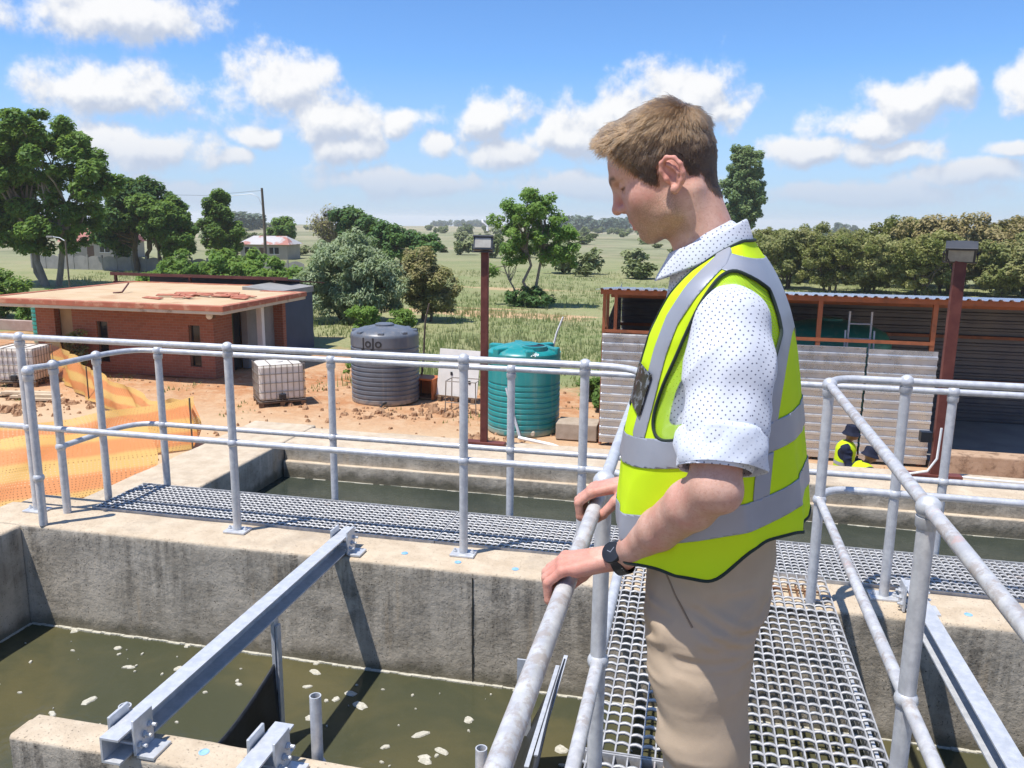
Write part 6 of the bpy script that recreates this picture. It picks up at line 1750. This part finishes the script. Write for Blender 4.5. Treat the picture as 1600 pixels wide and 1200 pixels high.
# ---- cloth
def dot_cloth(name, base, dot):
    m, t, b = mat_new(name)
    tc = t.new('ShaderNodeTexCoord'); oc = tc.outputs['Object']; nm = tc.outputs['Normal']
    s = t.new('ShaderNodeSeparateXYZ'); t.l.new(oc, s.inputs[0]); n = t.new('ShaderNodeSeparateXYZ'); t.l.new(nm, n.inputs[0])
    ab = [t.math('ABSOLUTE', n.outputs[i]) for i in range(3)]
    def dots(u, v):
        def lat(u, v, ou, ov):
            a = t.math('SUBTRACT', t.math('FLOORED_MODULO', t.math('ADD', u, ou), .0112), .0056); c = t.math('SUBTRACT', t.math('FLOORED_MODULO', t.math('ADD', v, ov), .0112), .0056)
            return t.math('SQRT', t.math('ADD', t.math('MULTIPLY', a, a), t.math('MULTIPLY', c, c)))
        d = t.math('MINIMUM', lat(u, v, 0, 0), lat(u, v, .0056, .0056))
        return t.ramp(d, .0009, .0014, 1, 0)
    wob = t.math('MULTIPLY', t.math('SUBTRACT', t.noise(oc, 9, 2), .5), .012)
    X, Y, Z = s.outputs[0], s.outputs[1], t.math('ADD', s.outputs[2], wob)
    dy, dx, dz = dots(X, Z), dots(Y, Z), dots(X, Y)
    isx = t.math('MULTIPLY', t.math('GREATER_THAN', ab[0], ab[1]), t.math('GREATER_THAN', ab[0], ab[2]))
    isz = t.math('MULTIPLY', t.math('GREATER_THAN', ab[2], ab[1]), t.math('GREATER_THAN', ab[2], ab[0]))
    f = t.math('ADD', t.math('MULTIPLY', dy, t.math('SUBTRACT', 1, t.math('ADD', isx, isz))), t.math('ADD', t.math('MULTIPLY', dx, isx), t.math('MULTIPLY', dz, isz)))
    col = t.mix(t.ramp(t.noise(oc, 12, 3), .3, .7), base, tuple(c * .94 for c in base))
    t.put(b.inputs['Base Color'], t.mix(t.math('MULTIPLY', f, .9), col, dot))
    b.inputs['Roughness'].default_value = .85; b.inputs['Specular IOR Level'].default_value = .2; b.inputs['Sheen Weight'].default_value = .15
    bp = t.new('ShaderNodeBump'); bp.inputs['Strength'].default_value = .35; bp.inputs['Distance'].default_value = .003
    t.l.new(t.math('ADD', t.noise(t.mapping(oc, (1, 1, .6)), 34, 4, .6), t.math('MULTIPLY', t.noise(oc, 900, 2), .15)), bp.inputs['Height']); t.l.new(bp.outputs[0], b.inputs['Normal'])
    return m
def fabric(name, c1, c2, rough=.8, bump=.35, bs=30, dist=.003, trans=0.0, stretch=(1, 1, .7), spec=.2, metal=0.0):
    m, t, b = mat_new(name)
    oc = t.new('ShaderNodeTexCoord').outputs['Object']
    col = t.mix(t.ramp(t.noise(oc, 10, 4), .3, .7), c1, c2)
    t.put(b.inputs['Base Color'], col); b.inputs['Roughness'].default_value = rough; b.inputs['Specular IOR Level'].default_value = spec; b.inputs['Metallic'].default_value = metal
    bp = t.new('ShaderNodeBump'); bp.inputs['Strength'].default_value = bump; bp.inputs['Distance'].default_value = dist
    t.l.new(t.math('ADD', t.noise(t.mapping(oc, stretch), bs, 5, .6), t.math('MULTIPLY', t.noise(oc, 800, 2), .12)), bp.inputs['Height']); t.l.new(bp.outputs[0], b.inputs['Normal'])
    if trans:
        tr = t.new('ShaderNodeBsdfTranslucent'); t.put(tr.inputs[0], col); mx = t.new('ShaderNodeMixShader'); mx.inputs[0].default_value = trans
        t.l.new(b.outputs[0], mx.inputs[1]); t.l.new(tr.outputs[0], mx.inputs[2]); t.l.new(mx.outputs[0], t.n['Material Output'].inputs[0])
    return m
M['shirt'] = dot_cloth('white_dotted_cotton', (0.60, 0.635, 0.71), (0.03, 0.04, 0.10))
M['cuff'] = dot_cloth('dotted_cotton_reverse', (0.61, 0.66, 0.75), (0.34, 0.38, 0.48))
M['vest'] = fabric('yellow_vest_fabric', (0.72, 0.95, 0.022), (0.76, 0.97, 0.028), .75, .25, 18, .004, .30)
M['reflect'] = fabric('grey_reflective_tape', (0.27, 0.29, 0.34), (0.31, 0.33, 0.38), .45, .2, 40, .002, 0, spec=.5, metal=.15)
M['trim'] = pmat('dark_green_trim', (0.010, 0.022, 0.018), (0.016, 0.03, 0.024), 40, .8)
M['khaki'] = fabric('khaki_twill', (0.45, 0.35, 0.25), (0.49, 0.385, 0.28), .85, .35, 24, .004)
def vmesh_mat():
    m, t, b = mat_new('yellow_mesh_fabric')
    oc = t.new('ShaderNodeTexCoord').outputs['Object']; s = t.new('ShaderNodeSeparateXYZ'); t.l.new(oc, s.inputs[0])
    b.inputs['Base Color'].default_value = (.55, .86, .02, 1); b.inputs['Roughness'].default_value = .8
    a = t.math('PINGPONG', t.math('ADD', s.outputs[0], s.outputs[2]), .0018); c = t.math('PINGPONG', t.math('SUBTRACT', s.outputs[0], s.outputs[2]), .0018)
    hole = t.math('MULTIPLY', t.math('GREATER_THAN', a, .0007), t.math('GREATER_THAN', c, .0007))
    tr = t.new('ShaderNodeBsdfTransparent'); mx = t.new('ShaderNodeMixShader'); t.l.new(hole, mx.inputs[0]); t.l.new(b.outputs[0], mx.inputs[1]); t.l.new(tr.outputs[0], mx.inputs[2])
    t.l.new(mx.outputs[0], t.n['Material Output'].inputs[0])
    return m
M['vest_mesh'] = vmesh_mat()

# torso loft shared by shirt and vest: (z, front, back, half width)
TOR = np.array([(.98, .140, -.150, .195), (1.05, .157, -.166, .203), (1.12, .166, -.166, .207), (1.20, .163, -.157, .207), (1.285, .152, -.147, .206), (1.376, .133, -.136, .206), (1.42, .123, -.128, .206), (1.464, .111, -.119, .205), (1.50, .096, -.109, .204), (1.53, .079, -.096, .200), (1.555, .058, -.082, .188), (1.575, .036, -.070, .163), (1.595, .014, -.056, .120), (1.612, -.002, -.044, .088), (1.63, -.014, -.038, .060), (1.66, -.022, -.030, .02)])
def torso_field(h=.0045, grow=0.0):
    Fd = Field((-.23, -.27, 1.00), (.23, .27, 1.66), h, .05)
    x, y, z = Fd.grid()
    fr = np.interp(z, TOR[:, 0], TOR[:, 1]); bk = np.interp(z, TOR[:, 0], TOR[:, 2]); w = np.interp(z, TOR[:, 0], TOR[:, 3])
    # soften the piecewise profile along z
    ker = np.array([1, 2, 3, 2, 1]) / 9
    fr, bk, w = (np.convolve(np.pad(a.ravel(), 2, 'edge'), ker, 'valid').reshape(1, 1, -1) for a in (fr, bk, w))
    c, a = (fr + bk) / 2, (fr - bk) / 2
    p = 2.35
    q = (np.abs((x - c) / np.maximum(a, .004)) ** p + np.abs(y / np.maximum(w, .004)) ** p) ** (1 / p)
    f = ((q - 1) * np.minimum(a, w)).astype(np.float32)
    g = np.gradient(f, h); gm = np.sqrt(g[0] ** 2 + g[1] ** 2 + g[2] ** 2)
    Fd.f = (f / np.maximum(gm, .35) - grow).astype(np.float32)
    return Fd
def wrinkle(V, N, amp, freq, stretch, seed, mask=None, ridged=True):
    n = hnoise(V * np.array(stretch) * freq, seed)
    n = (1 - 2 * np.abs(n)) if ridged else n
    d = amp * n
    if mask is not None: d = d * mask
    return V + N * d[:, None]

# shirt: trunk and two sleeves
SF = torso_field(.0045)
SF2 = Field((-.30, -.50, 1.00), (.26, .52, 1.69), .0045, .05)
o_ = np.round((SF.lo - SF2.lo) / .0045).astype(int); SF2.f[o_[0]:o_[0] + SF.n[0], o_[1]:o_[1] + SF.n[1], o_[2]:o_[2] + SF.n[2]] = np.minimum(SF.f + .016, .05)
SF2.cone((.062, 0, 1.575), (.076, 0, 1.46), .030, .032, .02)
SF2.cone((.025, 0, 1.60), (.005, 0, 1.545), .062, .075, .02)
for sh, el in ((SH_N, EL_N), (SH_F, EL_F)):
    a = np.array(sh) + np.array((-.004, 0, .0)); d = el - sh
    SF2.chain([a, sh + d * .30 + np.array((-.010, 0, .004)), sh + d * .62 + np.array((-.008, 0, 0)), sh + d * .86], [.062, .063, .060, .055], .022)
sV, sF = SF2.mesh(); sN = vnormals(sV, sF)
def along(V, a, b):
    d = b - a; return ((V - a) @ d) / (d @ d)
tN, tF = along(sV, SH_N, EL_N), along(sV, SH_F, EL_F)
slN = (sV[:, 1] > .17); slF = (sV[:, 1] < -.17)
msk = np.where(slN, sst(tN, .0, .3), np.where(slF, sst(tF, 0, .3), .35))
rotf = np.stack([sV[:, 0] * .8 + sV[:, 2] * .6, sV[:, 1], (sV[:, 2] * .8 - sV[:, 0] * .6) * .22], 1)
sV = sV + sN * (.0046 * (1 - 2 * np.abs(hnoise(rotf * 24, 2))) * msk)[:, None]
sV = sV + sN * (.0012 * hnoise(sV * np.array((46, 46, 20)), 5) * msk)[:, None]
sV = relax(sV, sF, 1, .4)
cutn = np.where(slN, .90 - tN, np.where(slF, .90 - tF, 1.0))
sV2, sF2 = clip(sV, sF, cutn)
sV2, sF2 = clip(sV2, sF2, sV2[:, 2] - 1.155)
shirt = mesh_obj('shirt', sV2, sF2, M['shirt'], man, smooth=True, angle=180)
sm = shirt.modifiers.new('t', 'SOLIDIFY'); sm.thickness = .0015; sm.offset = -1
# sleeve seam down the near sleeve
for sgn, sh, el in ((1, SH_N, EL_N), (-1, SH_F, EL_F)):
    d = el - sh; L = np.linalg.norm(d); d = d / L; ex = np.array((1.0, 0, 0)); ex = ex - d * (ex @ d); ex /= np.linalg.norm(ex); ey = np.cross(d, ex)
    cu_ = MB(); V = []; F = []; n = 44; rows = [(.665, .0615), (.672, .0645), (.70, .0650), (.76, .0648), (.82, .0638), (.875, .0626), (.892, .0612), (.885, .057), (.80, .055)]
    for t_, r0 in rows:
        for k in range(n):
            a = 2 * math.pi * k / n; r1 = r0 + .0030 * math.sin(3 * a + t_ * 20) + .0018 * math.sin(7 * a + 1.3 - t_ * 31)
            V.append(sh + d * (t_ + .012 * math.sin(a + .6)) * L + np.array((-.006, 0, 0)) + (ex * math.cos(a) * 1.06 + ey * math.sin(a) * .97) * r1)
    m_ = len(rows)
    for i in range(m_ - 1):
        for k in range(n): F.append((i * n + k, i * n + (k + 1) % n, (i + 1) * n + (k + 1) % n, (i + 1) * n + k))
    mesh_obj('rolled_cuff', V, F, M['cuff'], shirt, smooth=True, angle=70)
# collar: a turned-down strip round the neck
def collar():
    n = 41; rows = []
    for i in range(n):
        q = i / (n - 1); a = -math.pi * .985 + 2 * math.pi * .985 * q + math.pi   # a = pi at the back
        s = math.cos(a)      # +1 front, -1 back
        fr = (1 + s) / 2
        tp = np.array((-.028 + .124 * fr ** 1.15, .064 * math.sin(a) * (1 - .30 * fr) + .020 * math.sin(a) * fr, 1.657 - .062 * fr ** .9))
        o = np.array((math.cos(a) * .9, math.sin(a), 0)); o /= np.linalg.norm(o)
        ft = max(0, (fr - .72) / .28) ** 2
        lo = tp + o * (.017 - .003 * fr) + np.array((.014 * ft, .010 * math.sin(a) * ft, -.040 - .004 * fr - .006 * ft))
        mid = tp + o * .0085 + np.array((0, 0, -.012)); ins = tp - o * .0035 + np.array((0, 0, -.006)); band = tp - o * .002 + np.array((-.010 * fr, 0, -.050))
        rows.append([band, ins, tp + o * .001 + np.array((0, 0, .0015)), tp + o * .0045, mid, (mid + lo) / 2 + o * .0015, lo])
    V = [p for r in rows for p in r]; m_ = 7
    F = [(i * m_ + k, i * m_ + k + 1, (i + 1) * m_ + k + 1, (i + 1) * m_ + k) for i in range(n - 1) for k in range(m_ - 1)]
    o = mesh_obj('collar', V, F, M['shirt'], shirt, smooth=True, angle=180)
    ss = o.modifiers.new('s', 'SUBSURF'); ss.levels = 1; ss.render_levels = 2
    sd = o.modifiers.new('t', 'SOLIDIFY'); sd.thickness = .002
collar()

# vest: loose shell over the trunk, cut at neck, armholes and hem
VF = torso_field(.0045, .001)
vV, vF = VF.mesh(); vN = vnormals(vV, vF)
low = sst(-vV[:, 2], -1.40, -1.08)
vV = wrinkle(vV, vN, .0095, 7.0, (1.3, 1.3, .40), 11, .25 + .75 * low, True); vV = wrinkle(vV, vN, .0040, 19, (1, 1, .7), 12, .3 + .7 * low)
vV = relax(vV, vF, 2, .5); vN = vnormals(vV, vF)
ARM = smooth_poly([(-.026, 1.583), (.003, 1.535), (.024, 1.482), (.044, 1.430), (.060, 1.392), (.077, 1.332), (.066, 1.300), (.030, 1.306), (-.06, 1.345), (-.098, 1.402), (-.108, 1.454), (-.111, 1.498), (-.101, 1.528), (-.066, 1.566)], 2)
NECK = [(-.30, 1.615), (-.036, 1.621), (.000, 1.600), (.043, 1.570), (.071, 1.533), (.099, 1.485), (.115, 1.427), (.131, 1.340), (.140, 1.300), (.60, 1.29), (.60, 1.9), (-.30, 1.9)]
def vest_scalars(V):
    side = V[:, [0, 2]]
    arm = np.where(np.abs(V[:, 1]) > .085, poly_sd(side, ARM), -.05)
    neck = poly_sd(side, NECK); neck = np.where((V[:, 2] < 1.335) & (np.abs(V[:, 1]) > .012), np.minimum(neck, -.002), neck)
    hem = V[:, 2] - (1.078 + .066 * sst(-V[:, 0], .030, .120) * sst(np.abs(V[:, 1]), .02, .12) + .045 * sst(-V[:, 0], .05, .13) * (1 - sst(np.abs(V[:, 1]), .02, .12)) - .012 * sst(V[:, 0], .05, .15))
    return arm, neck, hem
def cutter(V, F, *fs):
    for f in fs: V, F = clip(V, F, f(V))
    return V, F
wV, wF = cutter(vV, vF, lambda V: -vest_scalars(V)[1], lambda V: vest_scalars(V)[2], lambda V: -vest_scalars(V)[0])
vest = mesh_obj('vest', wV, wF, M['vest'], man, smooth=True, angle=180)
sm = vest.modifiers.new('t', 'SOLIDIFY'); sm.thickness = .0018; sm.offset = -1
edge_tubes(wV, wF, .0029, M['trim'], 'trim', vest)
# mesh inserts inside the armholes
mV, mF = cutter(vV - vN * .004, vF, lambda V: vest_scalars(V)[0] + .004, lambda V: .030 * (1 - .25 * sst(-V[:, 2], -1.5, -1.36)) + .016 * sst(V[:, 0], .03, .07) * sst(-V[:, 2], -1.42, -1.36) - vest_scalars(V)[0])
for sd in (-1, 1):
    V_, F_ = clip(mV, mF, mV[:, 1] * sd); mesh_obj('mesh_insert', V_, F_, M['vest_mesh'], vest, smooth=True, angle=180)
# reflective tape
def tape(fs, off=.0022, name='reflective_tape', mat='reflect'):
    V, F = wV, wF
    for f in fs: V, F = clip(V, F, f(V))
    if len(F) == 0: return
    N = vnormals(V, F)
    for V_, F_ in islands((V + N * off).tolist(), F.tolist()):
        if len(F_) < 20: continue
        o = mesh_obj(name, V_, F_, M[mat], vest, smooth=True, angle=180)
        s_ = o.modifiers.new('t', 'SOLIDIFY'); s_.thickness = .0012; s_.offset = -1
band1 = lambda V: .0245 - np.abs(V[:, 2] - (1.292 - .21 * V[:, 0]))
band2 = lambda V: .0245 - np.abs(V[:, 2] - (1.166 - .27 * V[:, 0]))
tape([band1]); tape([band2])
FS = [(-.012, 1.600), (-.011, 1.590), (.022, 1.545), (.051, 1.497), (.069, 1.443), (.087, 1.358), (.099, 1.30)]
BS = [(-.012, 1.600), (-.011, 1.592), (-.062, 1.578), (-.092, 1.552), (-.1055, 1.511), (-.1085, 1.458), (-.107, 1.405), (-.104, 1.345), (-.103, 1.22)]
above = lambda V: V[:, 2] - (1.292 - .21 * V[:, 0]) - .0235
above2 = lambda V: V[:, 2] - (1.166 - .27 * V[:, 0]) - .0235
tape([lambda V: .0125 - line_d(V[:, [0, 2]], FS), above], .0021)
tape([lambda V: .0120 - line_d(V[:, [0, 2]], BS), above], .0020)
tape([lambda V: .0110 - line_d(V[:, [0, 2]], BS), above2, lambda V: -above(V) - .049], .0020)
# clear black card pouch on the chest
POU = [(.110, 1.417), (.077, 1.405), (.097, 1.329), (.124, 1.350)]
def pouch_mat():
    m, t, b = mat_new('card_pouch')
    oc = t.new('ShaderNodeTexCoord').outputs['Object']
    n = t.noise(oc, 60, 4, .6, .8)
    t.put(b.inputs['Base Color'], t.mix(t.ramp(n, .5, .62), (.012, .013, .016), (.16, .18, .21))); b.inputs['Roughness'].default_value = .18
    return m
M['pouch'] = pouch_mat()
tape([lambda V: poly_sd(V[:, [0, 2]], POU), lambda V: V[:, 1] - .0], .006, 'card_pouch', 'pouch')

# trousers
TF = Field((-.26, -.24, .06), (.20, .24, 1.22), .005, .05)
TF.ell((-.006, 0, 1.03), (.106, .165, .15), .03); TF.cone((-.008, 0, 1.05), (-.004, 0, 1.20), .108, .106, .03, 'u', ((0, 1, 0), 1.45)); TF.ell((-.018, 0, .955), (.095, .160, .10), .03)
for s in (-1, 1):
    dx_ = 0 if s > 0 else .035
    TF.chain([(-.006 + dx_ * .5, s * .080, .955), (-.010 + dx_, s * .092, .86), (-.030 + dx_, s * .098, .72), (-.050 + dx_, s * .098, .60), (-.070 + dx_, s * .098, .48), (-.098 + dx_, s * .100, .28), (-.118 + dx_, s * .102, .09)], [.096, .086, .075, .068, .066, .062, .064], .02)
tV, tF_ = TF.mesh(); tN_ = vnormals(tV, tF_)
kn = np.exp(-((tV[:, 2] - .66) / .11) ** 2) * sst(tV[:, 0], -.06, .02); cr = np.exp(-((tV[:, 2] - .95) / .07) ** 2)
tV = wrinkle(tV, tN_, .0065, 9, (.8, .8, 2.6), 21, .22 + 1.1 * kn + .7 * cr); tV = wrinkle(tV, tN_, .0042, 22, (.7, .7, 2.0), 22, .22 + 1.1 * kn + .9 * cr)
hp_ = np.exp(-((tV[:, 2] - (.985 + .5 * (tV[:, 0] + .03))) / .035) ** 2) * sst(-tV[:, 0], -.03, .05)
tV = tV + tN_ * (.0036 * np.sin((tV[:, 2] - .5 * tV[:, 0]) * 210 + 3 * hnoise(tV * 9, 8)) * hp_)[:, None]
tV = relax(tV, tF_, 1, .25)
tV, tF_ = clip(tV, tF_, 1.19 - tV[:, 2]); tV, tF_ = clip(tV, tF_, tV[:, 2] - .075)
trousers = mesh_obj('trousers', tV, tF_, M['khaki'], man, smooth=True, angle=180)
# slanted pocket welt and back pocket seam, laid on the cloth
def on_cloth(V, N, pts, off):
    out = []
    for p in pts:
        i = np.argmin(np.where(V[:, 1] > 0, np.abs(V[:, 0] - p[0]) + np.abs(V[:, 2] - p[1]), 9) - .4 * V[:, 1]); out.append(V[i] + N[i] * off)
    out = np.array(out)
    for _ in range(3): out[1:-1] = .5 * out[1:-1] + .25 * (out[2:] + out[:-2])
    return list(out)
tN_ = vnormals(tV, tF_)
M['seam'] = pmat('khaki_seam', (0.25, 0.18, 0.12), rough=.9)
for nm, pts in (('pocket_welt', [(.052 - .050 * q - .010 * q * q, 1.06 - .075 * q - .012 * q * q) for q in np.linspace(0, 1, 14)]),):
    MB().tube(on_cloth(tV, tN_, pts, .0005), .0020 if nm == 'pocket_welt' else .0008, 6).build(nm, M['seam'], trousers, smooth=True)
# shoes
M['shoe'] = pmat('brown_leather', (0.06, 0.035, 0.022), (0.09, 0.055, 0.035), 20, .5)
for s in (-1, 1):
    KF = Field((-.24, s * .105 - .07, .0), (.16, s * .105 + .07, .15), .006, .05)
    KF.cone((-.15, s * .104, .045), (.02, s * .108, .040), .044, .046, .02); KF.cone((.02, s * .108, .038), (.095, s * .112, .036), .044, .034, .02); KF.cone((-.128, s * .103, .05), (-.118, s * .102, .12), .042, .046, .02)
    kV, kF = KF.mesh(); kV[:, 2] = np.maximum(kV[:, 2], .006)
    mesh_obj('shoe', kV, kF, M['shoe'], man, smooth=True, angle=180)

# wristwatch on the near wrist
wf = (WR_N - EL_N) / np.linalg.norm(WR_N - EL_N)
wa = .40 * wf + .60 * np.array((.97, .10, -.22)); wa = wa / np.linalg.norm(wa)
wc = WR_N - wf * .004
wu = np.array((-.22, .72, .66)); wu = wu - wa * (wu @ wa); wu /= np.linalg.norm(wu); wv = np.cross(wa, wu)
M['watch_black'] = pmat('watch_black', (0.010, 0.011, 0.014), (0.016, 0.018, 0.022), 30, .42)
M['watch_glass'] = pmat('watch_glass', (0.008, 0.012, 0.025), (0.02, 0.03, 0.05), 60, .08)
wt_ = thing('wristwatch', None, None); wt_.parent = man
V = []; F = []; n = 40
for k in range(n):
    a = 2 * math.pi * k / n; e = (wu * math.cos(a) * 1.0 + wv * math.sin(a) * 1.06)
    for off, w_ in ((.0272, -.011), (.0298, -.010), (.0298, .010), (.0272, .011)): V.append(wc + e * off + wa * w_)
for k in range(n):
    for q in range(4): F.append((k * 4 + q, k * 4 + (q + 1) % 4, ((k + 1) % n) * 4 + (q + 1) % 4, ((k + 1) % n) * 4 + q))
mesh_obj('strap', V, F, M['watch_black'], wt_, smooth=True)
ct = wc + wu * .0290
MB().lathe(ct, [(.0175, -.002), (.0195, .001), (.0195, .0065), (.0180, .0085), (.0165, .0085)], 36, ax=wa, ay=wv, az=wu).build('case', M['watch_black'], wt_, smooth=True)
MB().lathe(ct + wu * .0078, [(.0166, 0), (.0001, .0003)], 36, (False, False), ax=wa, ay=wv, az=wu).build('dial', M['watch_glass'], wt_, smooth=True)
for k in range(12):
    a = 2 * math.pi * k / 12; p = ct + wu * .0083 + (wa * math.cos(a) + wv * math.sin(a)) * .0140
    e1 = wa * math.cos(a) + wv * math.sin(a); MB().obox(p, e1, np.cross(wu, e1), wu, .0014, .0004, .0001).build('hour_mark', M['reflect'], wt_)
for a, L in ((.6, .008), (2.4, .011)):
    e1 = wa * math.cos(a) + wv * math.sin(a); MB().obox(ct + wu * .0085 + e1 * L / 2, e1, np.cross(wu, e1), wu, L / 2, .0005, .0001).build('hand', M['reflect'], wt_)

# ---------------------------------------------------------------- two workers behind the basin wall
M['navy'] = fabric('navy_overall', (0.012, 0.017, 0.040), (0.020, 0.027, 0.055), .85, .4, 14, .01)
M['hat'] = fabric('navy_hat', (0.010, 0.013, 0.028), (0.016, 0.020, 0.040), .8, .3, 20, .006)
M['skin_dark'] = pmat('brown_skin', (0.16, 0.075, 0.042), (0.20, 0.10, 0.058), 12, .5)
M['vest_orange'] = pmat('orange_tape', (0.75, 0.22, 0.03), rough=.6)
def worker(label, x, y, rz, lean, height, reach):
    k = height / 1.75; z0 = gz(x, y)
    ca, sa = math.cos(lean), math.sin(lean)
    hip = np.array((0, 0, .92)) * k
    def tp(f, l, u): return hip + np.array((ca * f + sa * u, l, -sa * f + ca * u)) * k        # trunk frame
    sk = Field((-.5, -.45, 0), (1.0, .45, 1.9), .011, .06)
    hd = tp(.05 - .05 * sa, 0, .73)
    sk.ell(hd, (.092 * k, .075 * k, .112 * k), .02); sk.ell(hd + np.array((.05, 0, -.055)) * k, (.055 * k, .05 * k, .055 * k), .02); sk.ell(hd + np.array((.098, 0, -.015)) * k, (.018, .014, .02), .012)
    sk.cone(tp(0, 0, .52), hd + np.array((-.01, 0, -.05)), .055 * k, .052 * k, .02)
    el = []; hn = []
    for s in (-1, 1):
        sh = tp(0, s * .17, .50); e = sh + np.array((.06 + .12 * sa, s * .06, -.27)) * k; h = e + np.array((reach * .24, -s * .05, -.06 + .04 * reach)) * k; el.append((sh, e, h))
        sk.cone(e, h, .040 * k, .030 * k, .01); sk.ell(h + np.array((.05, 0, -.02)) * k, (.05 * k, .025 * k, .04 * k), .02)
        for q in (-.018, -.006, .006, .018): sk.cone(h + np.array((.06, q, -.02)), h + np.array((.115, q * 1.2, -.05)), .009, .008, .004)
        sk.cone(h + np.array((.03, -s * .02, -.01)), h + np.array((.075, -s * .045, -.02)), .011, .009, .006)
    sk.cone(tp(0, 0, .1), tp(0, 0, .45), .09 * k, .11 * k, .03)
    for s_ in (-1, 1): sk.cone(tp(0, 0, .46), tp(0, s_ * .17, .49), .05, .045, .03); sk.cone(el[(s_ + 1) // 2][0], el[(s_ + 1) // 2][1], .042, .04, .02)
    V, F = sk.mesh()
    p = mesh_obj('person', V, F, M['skin_dark'], smooth=True, angle=180)
    p.location = (x, y, z0); p.rotation_euler = (0, 0, rz); tag(p, label, 'person', 'workers behind the basin wall')
    ov = Field((-.5, -.45, 0), (1.0, .45, 1.9), .011, .06)
    ov.cone(tp(0, 0, .0), tp(0, 0, .44), .125 * k, .145 * k, .04, 'u', ((0, 1, 0), 1.35))
    for i, s in enumerate((-1, 1)):
        sh, e, h = el[i]
        ov.cone(tp(0, s * .06, .50), sh, .07 * k, .068 * k, .03); ov.cone(sh, e, .066 * k, .056 * k, .03); ov.cone(e, e + (h - e) * .8, .055 * k, .046 * k, .02)
        ov.chain([hip + np.array((0, s * .09, .0)), np.array((.04 * lean, s * .11, .48 * k)), np.array((0, s * .12, .06))], [.105 * k, .078 * k, .065 * k], .03)
    V, F = ov.mesh(); V = wrinkle(V, vnormals(V, F), .010, 8, (1, 1, 1.6), 31)
    mesh_obj('overall', V, F, M['navy'], p, smooth=True, angle=180)
    vs = Field((-.5, -.45, 0), (1.0, .45, 1.9), .011, .06)
    vs.cone(tp(0, 0, .06), tp(0, 0, .44), .150 * k, .160 * k, .03, 'u', ((0, 1, 0), 1.30)); vs.cone(tp(0, -.10, .50), tp(0, .10, .50), .085 * k, .085 * k, .04)
    V, F = vs.mesh()
    inv = np.stack([((V - hip) / k) @ np.array((ca, 0, -sa)), V[:, 1] / k, ((V - hip) / k) @ np.array((sa, 0, ca))], 1)
    keep = np.minimum(inv[:, 2] + .02, np.where(np.abs(inv[:, 1]) > .11, np.hypot(inv[:, 0], inv[:, 2] - .42) - .115, 1))
    keep = np.minimum(keep, np.hypot(inv[:, 0] - .01, inv[:, 1]) - .075 * (inv[:, 2] > .45))
    V2, F2 = clip(V, F, keep); v = mesh_obj('vest', V2, F2, M['vest'], p, smooth=True, angle=180)
    inv2 = np.stack([((V2 - hip) / k) @ np.array((sa, 0, ca))], 1)[:, 0]
    for c in (.10, .24):
        V3, F3 = clip(V2, F2, .028 - np.abs(inv2 - c))
        if len(F3): mesh_obj('reflective_tape', V3 + vnormals(V3, F3) * .004, F3, M['reflect'], v, smooth=True, angle=180)
    # bucket hat with a drooping brim
    hc_ = hd + np.array((-.004, 0, .035)) * k
    prof = [(.142, -.058), (.147, -.054), (.120, -.014), (.108, .0), (.104, .05), (.088, .092), (.045, .104), (.001, .106)]
    h = MB().lathe(hc_, [(a * k, b * k) for a, b in prof], 26, (False, False), ax=(ca, 0, -sa), az=(sa * .6, 0, ca)).build('hat', M['hat'], p, smooth=True, ); h.modifiers.new('t', 'SOLIDIFY').thickness = .004
    for i, s in enumerate((-1, 1)):
        kf = MB().box(-.09, s * .12 - .05, 0, .19, s * .12 + .05, .085).build('boot', M['print_dark'], p, bevel=.03)
    return p
worker('worker in a navy bucket hat and yellow vest standing behind the basin wall', 2.50, 13.7, R(-12), R(4), 1.75, .8)
worker('worker bending low, only a navy hat showing beside the standing worker', 2.52, 12.75, R(20), R(16), 1.66, .9)

# ---------------------------------------------------------------- summer haze over the veld
hz_m = bpy.data.materials.new('summer_haze'); hz_m.use_nodes = True
ht_ = NT(hz_m.node_tree); ht_.n.clear()
pv = ht_.new('ShaderNodeVolumePrincipled'); pv.inputs['Color'].default_value = (0.94, 0.97, 1.0, 1); pv.inputs['Density'].default_value = 0.0003; pv.inputs['Anisotropy'].default_value = 0.2
ho = ht_.new('ShaderNodeOutputMaterial'); ht_.l.new(pv.outputs[0], ho.inputs['Volume'])
hb_ = MB().box(-6300, -6300, -165, 6300, 6300, 16.5).build('haze', hz_m, kind='stuff')
tag(hb_, 'pale blue summer haze over the far fields', 'haze')
S.cycles.volume_bounces = 1
